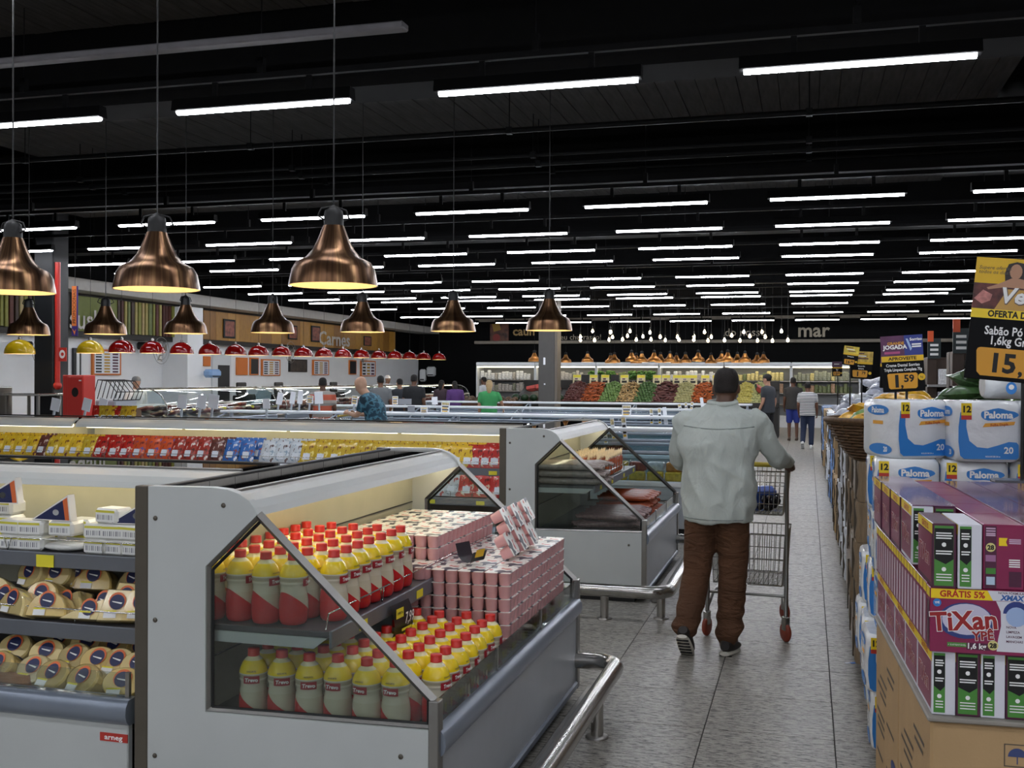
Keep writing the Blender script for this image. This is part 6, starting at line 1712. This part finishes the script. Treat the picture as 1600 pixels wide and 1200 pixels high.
def ell(p, ax, ay, n=14, sx=V((1, 0, 0)), sy=V((0, 1, 0))):
    return [tuple(V(p) + sx * (ax * math.cos(2 * math.pi * k / n)) + sy * (ay * math.sin(2 * math.pi * k / n))) for k in range(n)]
def limb(mb, pts, rad, n=12, g=1.0):
    """tapered closed limb through pts"""
    pts = [V(p) for p in pts]; P, Rr = [], []
    for i in range(len(pts) - 1):
        for k in range(4):
            t = k / 4
            P.append(pts[i].lerp(pts[i + 1], t)); Rr.append(rad[i] + (rad[i + 1] - rad[i]) * t)
    P.append(pts[-1]); Rr.append(rad[-1])
    for _ in range(1):
        Q = [p.copy() for p in P]
        for i in range(1, len(P) - 1): Q[i] = (P[i - 1] + P[i] * 2 + P[i + 1]) / 4
        P = Q
    d0 = (P[0] - P[1]).normalized() * Rr[0] * .6; d1 = (P[-1] - P[-2]).normalized() * Rr[-1] * .6
    P = [P[0] + d0] + P + [P[-1] + d1]; Rr = [Rr[0] * .55] + Rr + [Rr[-1] * .55]
    mb.tube([tuple(p) for p in P], [r * g for r in Rr], n)
def torso(mb, rings, g=1.0):
    rr = [ell(p, a * g, b * g, 18) for p, a, b in rings]
    mb.loft(rr)
def hand(mb, w, d, up, s_, curl=.9):
    """w wrist, d direction of palm, up = back of hand normal, s_ = +1/-1 thumb side"""
    w, d, up = V(w), V(d).normalized(), V(up); up = (up - d * up.dot(d)).normalized(); sd = d.cross(up) * s_
    k = w + d * .085
    rr = [ell(w - d * .02, .026, .02, 10, sd, up), ell(w + d * .01, .03, .019, 10, sd, up), ell(w + d * .05, .041, .017, 10, sd, up), ell(k, .042, .013, 10, sd, up)]
    mb.loft(rr)
    for i, L in enumerate((.072, .08, .075, .06)):
        o = k + sd * (.03 - .02 * i) - d * .008
        a = 0; p = o; pts = [o]
        for q_, f in enumerate((.42, .32, .26)):
            a += curl * (.6, .8, .7)[q_]
            p = p + (d * math.cos(a) - up * math.sin(a)) * (L * f); pts.append(p)
        mb.tube([tuple(x) for x in pts], [.0095, .0092, .0085, .007], 7)
    o = w + d * .03 + sd * .03; p1 = o + (d * .6 + sd * .75 - up * .3).normalized() * .035; p2 = p1 + (d * .85 + sd * .1 - up * .6 * curl).normalized() * .03
    mb.tube([tuple(o), tuple(p1), tuple(p2)], [.013, .011, .008], 7)
def head(mb, c, yaw=0.0, pitch=0.0, g=1.0, part='all'):
    c = V(c); M = Matrix.Rotation(yaw, 3, 'Z') @ Matrix.Rotation(pitch, 3, 'X')
    sx, sy = M @ V((1, 0, 0)), M @ V((0, 1, 0))
    prof = [(-.118, .028, .034, .045), (-.1, .045, .056, .028), (-.07, .057, .074, .016), (-.03, .067, .088, .006), (.01, .073, .096, .0), (.045, .075, .098, -.004), (.08, .067, .087, -.008), (.103, .05, .066, -.01), (.117, .025, .035, -.01)]
    if part == 'hair': prof = [(-.035, .066, .05, -.045), (-.01, .0745, .078, -.024), (.02, .0775, .092, -.012), (.05, .078, .1, -.008), (.085, .07, .09, -.01), (.11, .051, .067, -.012), (.123, .02, .03, -.012)]
    mb.loft([ell(c + M @ V((0, y, z)), a * g, b * g, 16, sx, sy) for z, a, b, y in prof])
    if part == 'all':
        for s_ in (-1, 1):
            e = MB().ball((0, 0, 0), .012, .022, .032, 8, 6); o = c + M @ V((s_ * .076, -.008, -.012))
            mb.add([tuple(M @ V(v) + o) for v in e.v], e.f, 0, True)
        e = MB().ball((0, 0, 0), .013, .02, .024, 8, 6); o = c + M @ V((0, .098, -.02)); mb.add([tuple(M @ V(v) + o) for v in e.v], e.f, 0, True)
        e = MB().ball((0, 0, 0), .03, .012, .012, 8, 6); o = c + M @ V((0, .082, -.068)); mb.add([tuple(M @ V(v) + o) for v in e.v], e.f, 0, True)
    return M
JD = dict(head=(0, .025, 1.625), neck=(0, .0, 1.48), shL=(-.185, 0, 1.42), shR=(.185, 0, 1.42), elL=(-.235, -.02, 1.14), elR=(.235, -.02, 1.14), wrL=(-.23, .1, .9), wrR=(.23, .1, .9),
          hipL=(-.09, 0, .93), hipR=(.09, 0, .93), knL=(-.1, .02, .5), knR=(.1, .02, .5), anL=(-.1, -.03, .09), anR=(.1, -.03, .09), pel=(0, 0, .95), che=(0, .0, 1.28))
def person(label, loc, face, H=1.75, shirt=None, pants=None, skin='#a5765a', hair='#1a1412', shoe='#222222', sleeve='short', legs='long', J=None, vox=.016, bulk=1.0, hat=None, hem=.86, heady=0.0, headp=0.0, longhair=False, curl=.8, jacket=False, footp=None, sole=None, folded=False):
    j = {k: V(v) for k, v in JD.items()}
    for k, v in (J or {}).items(): j[k] = V(v)
    t = thing('person', label, 'person', loc, face)
    t.scale = (H / 1.75,) * 3
    ms = mat('skin ' + skin, skin, .5, var=.06, vs_=30)
    P, C, N = j['pel'], j['che'], j['neck']
    def spine(u): return P.lerp(C, u / .6) if u < .6 else C.lerp(N, (u - .6) / .4)
    tab = [(0, .17, .125), (.2, .17, .125), (.42, .165, .12), (.62, .185, .125), (.8, .185, .115), (.9, .15, .095), (1.0, .07, .062)]
    body, sh, pa, ha = MB(), MB(), MB(), MB()
    torso(body, [(spine(u), a * bulk * .93, b * bulk * .93) for u, a, b in tab])
    limb(body, [N - V((0, 0, .06)), j['head'] - V((0, .015, .05))], [.062, .055])
    Mh = head(body, j['head'], heady, headp)
    for s_ in 'LR':
        S, E, W = j['sh' + s_], j['el' + s_], j['wr' + s_]
        limb(body, [S, E, W], [.052, .041, .029])
        sg = -1 if s_ == 'L' else 1
        hand(body, W, (W - E), V((sg * .9, 0, .4)), -sg if s_ == 'R' else -sg, curl)
        Hh, K, A = j['hip' + s_], j['kn' + s_], j['an' + s_]
        limb(body, [Hh, K, A], [.08, .055, .04])
        fd = V((footp or {}).get(s_, (0, 1, -.22))).normalized()
        limb(body, [A - V((0, 0, .02)), A + fd * .15 - V((0, 0, .03))], [.038, .028])
        # shirt sleeves
        if sleeve == 'long': limb(sh, [S, E, W - (W - E).normalized() * .03], [.072 * bulk ** .5, .056, .043])
        else: limb(sh, [S, S.lerp(E, .68)], [.07, .06])
        # trousers
        if legs == 'long': limb(pa, [Hh + V((0, 0, .02)), K, A + V((0, 0, -.005 if folded else .03))], [.098 * bulk ** .6, .078 + (.01 if folded else 0), .066 + (.012 if folded else 0)])
        else: limb(pa, [Hh + V((0, 0, .02)), Hh.lerp(K, .95)], [.1 * bulk ** .6, .085])
    # shirt body
    bo = hem - P.z
    sht = [(P + V((0, 0, bo)), .178 * bulk, .135 * bulk), (P + V((0, 0, bo + .02)), .182 * bulk, .138 * bulk)]
    for u, a, b in tab[1:]:
        sht.append((spine(u), (a + (.016 if jacket else .009)) * bulk, (b + (.018 if jacket else .01)) * bulk))
    if jacket: sht.append((N + V((0, 0, .03)), .082, .075))
    torso(sh, sht)
    limb(sh, [j['shL'] + V((.05, 0, .0)), N - V((0, 0, .045)), j['shR'] - V((.05, 0, .0))], [.062, .07, .062])
    torso(pa, [(P + V((0, 0, -.1)), .15 * bulk, .12 * bulk), (P + V((0, 0, -.03)), .172 * bulk, .13 * bulk), (P + V((0, 0, .08)), .165 * bulk, .122 * bulk)])
    def put(nm, mb, m, vx):
        me = remesh(mb, vx)
        if folded and nm == 'jacket':
            def jf(c):
                a = noise.noise(V((c.x * 5 + 3 * c.z, c.y * 4, c.z * 4.5))) ; b_ = noise.noise(V((c.x * 13, c.y * 9, c.z * 6 - c.x * 8)))
                k = 1 - abs(a) * 2.2
                low = max(0, min(1, (1.25 - c.z) / .3))
                return .9 * k * abs(k) * .5 + .45 * b_ + .5 * low * math.sin(c.z * 38 + 5 * noise.noise(V((c.x * 4, 1, c.z * 3)))) * max(0, noise.noise(V((c.x * 3.2, 7, c.z * 2))))
            folds(me, .03, jf)
        if folded and nm == 'trousers':
            def tf(c):
                low = max(0, min(1, (.42 - c.z) / .3))
                return .5 * noise.noise(V((c.x * 9, c.y * 7, c.z * 7))) + (.25 + low) * math.sin(c.z * 62 + 6 * noise.noise(V((c.x * 6, c.y * 5, c.z * 3)))) * (.4 + noise.noise(V((c.x * 5, 3, c.z * 4))))
            folds(me, .013, tf)
        me.materials.clear(); me.materials.append(m); me.name = nm
        return ob(nm, me, t)
    put('body', body, ms, vox * .8)
    put('jacket' if jacket else 'shirt', sh, shirt, vox)
    put('trousers' if legs == 'long' else 'shorts', pa, pants, vox)
    for s_ in 'LR':
        A = j['an' + s_]; fd = V((footp or {}).get(s_, (0, 1, -.22))).normalized(); up = V((1, 0, 0)).cross(fd)
        b = MB(); sx = V((1, 0, 0))
        base = A - up * .045 - fd * .05
        b.loft([ell(base - fd * .02 + up * .01, .026, .025, 12, sx, up), ell(base + up * .015, .038, .045, 12, sx, up), ell(base + fd * .07 + up * .01, .042, .048, 12, sx, up), ell(base + fd * .15, .047, .034, 12, sx, up), ell(base + fd * .21 - up * .006, .042, .024, 12, sx, up), ell(base + fd * .245 - up * .01, .02, .014, 12, sx, up)])
        so = b.build('shoe', mat('shoe ' + shoe, shoe, .6, var=.1), t)
        if sole:
            b = MB(); b.loft([ell(base - fd * .028 - up * .036, .03, .012, 12, sx, up), ell(base - up * .036, .042, .013, 12, sx, up), ell(base + fd * .14 - up * .036, .05, .013, 12, sx, up), ell(base + fd * .23 - up * .036, .04, .011, 12, sx, up), ell(base + fd * .255 - up * .036, .018, .01, 12, sx, up)])
            b.build('sole', mat('sole ' + sole, sole, .6), so)
            for q_ in range(6):
                MB().box(-.036, .036, -.006, .006, 0, .006).build('tread', mat('tread', '#1c1c1e', .7), so).matrix_local = Matrix.Translation(base + fd * (.0 + .042 * q_) - up * .053) @ Matrix.Rotation(math.atan2(fd.z, fd.y), 4, 'X')
    if hair:
        head(ha, j['head'], heady, headp, 1.0, 'hair')
        if longhair:
            limb(ha, [j['head'] + V((0, -.07, .02)), j['head'] + V((0, -.1, -.1)), j['head'] + V((0, -.1, -.18))], [.07, .065, .04])
        ha_m = remesh(ha, .012); ha_m.materials.clear(); ha_m.materials.append(mat('hair ' + hair, hair, .75, var=.2, vs_=60, bump=.4, bs=150)); ob('hair', ha_m, t)
    if hat:
        b = MB(); c = j['head']
        b.loft([ell(c + V((0, -.006, .03)), .083, .108, 16), ell(c + V((0, -.008, .07)), .081, .104, 16), ell(c + V((0, -.01, .11)), .062, .08, 16), ell(c + V((0, -.01, .132)), .025, .035, 16)])
        b.build('cap', hat, t)
        if hat.name == 'cap black': MB().box(-.06, .06, .08, .19, 0, .012, b=.004).build('cap_brim', hat, t, tuple(c + V((0, 0, .03))))
    Mi = Mh
    for s_ in (-1, 1):
        e = MB().ball((0, 0, 0), .011, n=8, m=6).build('eye', mat('eye white', '#d9d4cc', .3), t); e.location = j['head'] + Mi @ V((s_ * .03, .083, .012))
        p = MB().ball((0, .006, 0), .0065, n=8, m=6).build('pupil', M_ink, e); p.location = Mi @ V((0, .002, 0))
    m_ = MB().ball((0, 0, 0), .022, .004, .004, 8, 6).build('mouth', mat('lips', '#7d4038', .5), t); m_.location = j['head'] + Mi @ V((0, .0935, -.068)); m_.rotation_euler.z = heady
    return t
def stripes(name, c1, c2, n, duty=.5, c3=None):
    def fn(nt, new, link):
        tc = new('TexCoord'); sp = new('SeparateXYZ'); link(tc.outputs['Object'], sp.inputs[0])
        m = new('Math'); m.operation = 'MULTIPLY'; m.inputs[1].default_value = n; link(sp.outputs[2], m.inputs[0])
        f = new('Math'); f.operation = 'FRACT'; link(m.outputs[0], f.inputs[0])
        r = new('ValToRGB'); st_ = [(0, c1), (duty, c2)] + ([(duty + (1 - duty) / 2, c3)] if c3 else []); ramp(r, st_, 'CONSTANT'); link(f.outputs[0], r.inputs[0]); return r.outputs[0]
    return nodemat(name, fn, rough=.75)
def foldcloth(name, col, bump=.8, bs=9, var=.1):
    return mat(name, col, .8, var=var, vs_=4, bump=bump, bs=bs)
# the man in the pale jacket
def jacket_mat():
    m = mat('pale jacket', '#b6bdb7', .75, var=.06, vs_=5)
    nt = m.node_tree; b = nt.nodes['Principled BSDF']
    tc = nt.nodes.new('ShaderNodeTexCoord'); mp = nt.nodes.new('ShaderNodeMapping'); mp.inputs['Scale'].default_value = (9, 9, 5); nt.links.new(tc.outputs['Object'], mp.inputs[0])
    n = nt.nodes.new('ShaderNodeTexNoise'); n.inputs['Scale'].default_value = 1.4; n.inputs['Detail'].default_value = 4; n.inputs['Distortion'].default_value = .8; nt.links.new(mp.outputs[0], n.inputs['Vector'])
    bp = nt.nodes.new('ShaderNodeBump'); bp.inputs['Strength'].default_value = .5; bp.inputs['Distance'].default_value = .03
    nt.links.new(n.outputs['Fac'], bp.inputs['Height']); nt.links.new(bp.outputs[0], b.inputs['Normal']); return m
def trouser_mat():
    m = mat('brown trousers', '#53351f', .85, var=.15, vs_=4)
    nt = m.node_tree; b = nt.nodes['Principled BSDF']
    tc = nt.nodes.new('ShaderNodeTexCoord'); mp = nt.nodes.new('ShaderNodeMapping'); mp.inputs['Scale'].default_value = (3, 3, 9); nt.links.new(tc.outputs['Object'], mp.inputs[0])
    n = nt.nodes.new('ShaderNodeTexNoise'); n.inputs['Scale'].default_value = 2.2; n.inputs['Detail'].default_value = 3; n.inputs['Distortion'].default_value = 1.2; nt.links.new(mp.outputs[0], n.inputs['Vector'])
    bp = nt.nodes.new('ShaderNodeBump'); bp.inputs['Strength'].default_value = .8; bp.inputs['Distance'].default_value = .03
    nt.links.new(n.outputs['Fac'], bp.inputs['Height']); nt.links.new(bp.outputs[0], b.inputs['Normal']); return m
man = person('man in a pale grey jacket and brown trousers pushing a wire trolley', (-.52, 6.55, 0), R(-4), 1.75, jacket_mat(), trouser_mat(), '#5a3f30', '#1e1815', '#1f1a17', 'long', 'long',
    dict(head=(.035, .06, 1.63), neck=(.02, .01, 1.5), shL=(-.2, .0, 1.43), shR=(.215, .0, 1.43), elL=(-.275, .1, 1.16), wrL=(-.19, .38, 1.12), elR=(.335, .13, 1.20), wrR=(.385, .36, 1.15),
         hipL=(-.1, 0, .92), hipR=(.085, 0, .92), knL=(-.13, .02, .5), anL=(-.17, -.16, .17), knR=(.085, .05, .5), anR=(.06, .02, .09), pel=(0, 0, .95), che=(.0, -.02, 1.26)),
    vox=.012, bulk=1.2, hem=.815, curl=1.3, jacket=True, footp={'L': (0, .8, -.62), 'R': (.12, 1, -.1)}, sole='#c9c4b8', folded=True)
MB().tube([tuple(V((.02, .005, 1.535)) + V((.08 * math.cos(a), .076 * math.sin(a), .01 * math.sin(a)))) for a in [k * math.pi / 10 for k in range(20)]], .017, 7, closed=True).build('collar', _mats['pale jacket'], man)
jk = [o for o in KIDS[man] if o.name.startswith('jacket')][0].data
bv = BVHTree.FromPolygons([v.co.copy() for v in jk.vertices], [list(p.vertices) for p in jk.polygons])
def onback(x, z):
    h = bv.ray_cast(V((x, -1.5, z)), V((0, 1, 0)))[0]
    return (x, (h.y if h else -.13) - .0015, z)
MB().tube([onback(-.2 + .042 * k, 1.395 - .014 * math.sin(math.pi * k / 10)) for k in range(11)], .003, 5).build('yoke_seam', mat('seam grey', '#848c88', .8), man)
MB().tube([onback(-.2 + .04 * k, .838) for k in range(11)], .0028, 5).build('hem_seam', mat('seam grey', '#848c88', .8), man)

# wire trolley
def cart(label, loc, rz, simple=False):
    t = thing('shopping_trolley', label, 'trolley', loc, rz)
    w = .25; ch = M_chrome
    fr = MB()
    for s_ in (-1, 1):
        fr.tube([(s_ * w, -.02, .16), (s_ * w, .0, .3), (s_ * w, .03, .7), (s_ * w, .0, 1.07), (s_ * w, -.03, 1.13)], .013, 8)
        fr.tube([(s_ * w, -.02, .18), (s_ * (w - .02), .1, .26), (s_ * (w - .03), .5, .26), (s_ * (w - .05), .58, .16)], .012, 8)
        fr.tube([(s_ * w, .03, .72), (s_ * (w - .02), .25, .8)], .01, 6)
    fr.tube([(-w, .02, .28), (w, .02, .28)], .01, 6); fr.tube([(-w + .04, .52, .26), (w - .04, .52, .26)], .01, 6)
    fr.build('frame', mat('trolley steel', '#9c9c98', .3, metal=1.0), t)
    hb = MB().tube([(-w - .02, -.03, 1.13), (w + .02, -.03, 1.13)], .016, 10).build('handle', mat('handle yellow', '#b9a43a', .4), t)
    def bask(y0, y1, z0, z1, nm):
        g = MB(); r = .0026
        for z in [z0 + (z1 - z0) * k / 4 for k in range(5)]:
            f = (z - z0) / (z1 - z0); a = w - .03 + .02 * f
            g.tube([(-a, y0, z), (a, y0, z), (a, y1 + .03 * f, z), (-a, y1 + .03 * f, z)], r if 0 < f < 1 else .005, 4, closed=True)
        n = 15
        for k in range(n + 1):
            x = (w - .03) * (2 * k / n - 1)
            g.tube([(x * 1.08, y0, z1), (x, y0, z0), (x, y1, z0), (x * 1.08, y1 + .03, z1)], r, 4)
        for k in range(n + 1):
            y = y0 + (y1 - y0) * k / n
            g.tube([(-w + .01, y, z1), (-w + .03, y, z0), (w - .03, y, z0), (w - .01, y, z1)], r, 4)
        g.build(nm, ch, t)
    bask(.04, .5, .80, 1.08, 'upper_basket'); bask(.04, .56, .34, .67, 'lower_basket')
    for s_ in (-1, 1):
        for y, x in ((-.03, w), (.58, w - .05)):
            k = MB().box(-.016, .016, -.03, .03, .07, .16, b=.004).build('caster_fork', M_steel, t, (s_ * x, y, 0), R(22 * s_ + 8))
            wh = MB(); wh.M = Matrix.Translation((0, 0, .062)) @ Matrix.Rotation(R(90), 4, 'Y'); wh.lathe([(.02, -.014), (.055, -.014), (.062, -.008), (.062, .008), (.055, .014), (.02, .014)], 20)
            wh.build('wheel', mat('rust red wheel', '#8a3a26', .5, var=.2), k)
    return t
cart('wire shopping trolley with two baskets pushed by the man', (-.375, 7.02, 0), R(-3))
q = (-.3, 7.28, .803)
tag(MB().box(-.1, .1, -.06, .06, 0, .16, b=.03).build('blue_packet', mat('blue packet', '#2f4f9a', .4, var=.6, vs_=14, coat=.3), None, q, .4), 'blue and white packet in the upper basket of the trolley', 'packet')
bg = MB()
for k in range(26): bg.ball((random.uniform(-.06, .06), random.uniform(-.04, .04), random.uniform(.02, .1)), .022, n=8, m=6)
tag(bg.build('grape_bunch', mat('black grape', '#15131c', .25), None, (-.24, 7.2, .803)), 'bunch of black grapes in the upper basket of the trolley', 'grapes')

# shoppers farther away
M_cap = mat('cap black', '#121214', .7)
W_ = foldcloth
person('man in a grey and black raglan shirt with a black cap in the far aisle', (-.9, 25.6, 0), R(62), 1.8, W_('raglan grey', '#3a3d42'), W_('black shorts', '#17171a'), '#b98a70', '#1a1412', '#222222', 'short', 'short', dict(wrR=(.24, .02, .88), elR=(.25, -.05, 1.13)), vox=.02, hat=M_cap, bulk=1.1)
person('person in a dark shirt and blue shorts in the far aisle', (-.38, 29.9, 0), R(5), 1.74, W_('charcoal shirt', '#2e2c2b'), W_('blue shorts', '#1f2f7a'), '#5a3a2a', '#14100e', '#4a3a30', 'short', 'short', vox=.02, bulk=1.12)
person('woman in a striped shirt and jeans walking away in the far aisle', (.0, 26.6, 0), R(-6), 1.62, stripes('striped tee', '#d9d9d6', '#2a2c34', 24, .55), W_('dark jeans', '#1f2a44'), '#6a4634', '#14100e', '#e4e4e2', 'short', 'long', dict(anL=(-.1, -.16, .16), knL=(-.1, .02, .5)), vox=.02, bulk=1.12, longhair=False, footp={'L': (0, .7, -.7), 'R': (0, 1, -.1)}, sole='#f0f0ee')
def floral(nt, new, link):
    tc = new('TexCoord'); n = new('TexVoronoi'); n.inputs['Scale'].default_value = 14; link(tc.outputs['Object'], n.inputs['Vector'])
    n2 = new('TexNoise'); n2.inputs['Scale'].default_value = 11; link(tc.outputs['Object'], n2.inputs['Vector'])
    r = new('ValToRGB'); ramp(r, [(0, '#17303f'), (.45, '#1f4356'), (.52, '#4d8296'), (.62, '#16303e')]); link(n2.outputs['Fac'], r.inputs[0]); return r.outputs[0]
person('balding man in a blue floral shirt bent over a trolley', (-5.95, 14.1, 0), R(84), 1.76, nodemat('blue floral', floral, rough=.8), W_('dark trousers', '#1c1e26'), '#c49a80', None, '#222222', 'short', 'long',
       dict(head=(0, .27, 1.56), neck=(0, .14, 1.44), shL=(-.18, .12, 1.38), shR=(.18, .12, 1.38), elL=(-.22, .2, 1.12), elR=(.22, .2, 1.12), wrL=(-.12, .42, 1.16), wrR=(.12, .42, 1.14), che=(0, .06, 1.25)), vox=.018, bulk=1.12, headp=-.5)
cart('wire trolley in front of the man in the floral shirt', (-6.45, 14.05, 0), R(90))
person('shopper in an orange and grey striped top facing the meat counter', (-8.75, 18.1, 0), R(25), 1.68, stripes('striped top', '#b5563e', '#8a8580', 4.6, .5, '#a39a92'), W_('grey trousers', '#6a7078'), '#5e4030', '#120e0c', '#333333', 'short', 'long', vox=.02, bulk=1.05)
person('shopper in a grey shirt and black cap beyond the striped top', (-9.3, 22.2, 0), R(30), 1.72, W_('grey tee', '#6f7274'), W_('dark trousers', '#1c1e26'), '#7a5540', '#14100e', '#222222', 'short', 'long', vox=.022, hat=M_cap)
person('woman in a bright green shirt near the wooden bins', (-6.75, 22.25, 0), R(15), 1.64, W_('green shirt', '#3f9a5a'), W_('blue jeans', '#34507a'), '#b98c72', '#b59a70', '#333333', 'short', 'long', dict(elR=(.3, 0, 1.2), wrR=(.33, .2, 1.05)), vox=.02, longhair=True, bulk=1.08)
person('man in a grey hooded sweatshirt beside the grey column', (-8.05, 33.2, 0), R(-150), 1.88, W_('grey hoodie', '#55585e'), W_('dark jeans', '#1f2a44'), '#7d5a45', '#14100e', '#222222', 'long', 'long', vox=.022, bulk=1.1)
person('man in black with his back turned near the meat counter', (-8.65, 22.6, 0), R(10), 1.76, W_('black tee', '#1e1f23'), W_('black trousers', '#141416'), '#6a4a38', '#120e0c', '#222222', 'short', 'long', vox=.022, bulk=1.12)
person('shopper in a dark shirt beside the man in black', (-9.55, 24.0, 0), R(50), 1.66, W_('dark navy top', '#20242c'), W_('black trousers', '#141416'), '#9a735c', '#120e0c', '#222222', 'short', 'long', vox=.022)
person('woman in a purple jacket at the wooden bins', (-9.35, 27.6, 0), R(30), 1.62, W_('purple jacket', '#4f2f6a'), W_('black trousers', '#141416'), '#8a654f', '#120e0c', '#222222', 'long', 'long', dict(head=(0, .1, 1.6), wrR=(.2, .35, 1.0), wrL=(-.2, .35, 1.0)), vox=.022, longhair=True)
person('shopper with dark hair beside the purple jacket', (-10.0, 28.3, 0), R(-10), 1.62, W_('plum top', '#33262e'), W_('black trousers', '#141416'), '#9a735c', '#120e0c', '#222222', 'short', 'long', vox=.022, longhair=True)
person('man in a white shirt in front of the wall chiller', (-9.75, 31.6, 0), R(70), 1.72, W_('white tee', '#c4c8cc'), W_('dark jeans', '#1f2a44'), '#6a4a38', '#120e0c', '#222222', 'short', 'long', vox=.022)
a = PX(212, 590, -12.9)
person('deli worker in white with a grey mesh cap behind the counter', (-12.9, a.y, 0), R(-110), 1.68, W_('white coat', '#e2e4e6'), W_('white trousers', '#d9dbdd'), '#b08a74', None, '#e4e4e2', 'long', 'long', vox=.022, hat=mat('mesh cap', '#6f7376', .7), headp=-.3)
a = PX(605, 592, -12.9)
person('butcher in white with a white cap behind the far counter', (-12.9, a.y, 0), R(-110), 1.75, W_('white coat', '#e2e4e6'), W_('white trousers', '#d9dbdd'), '#8a654f', None, '#e4e4e2', 'long', 'long', vox=.022, hat=mat('white cap', '#eceef0', .7), headp=-.2)

bpy.data.scenes.remove(TMP)
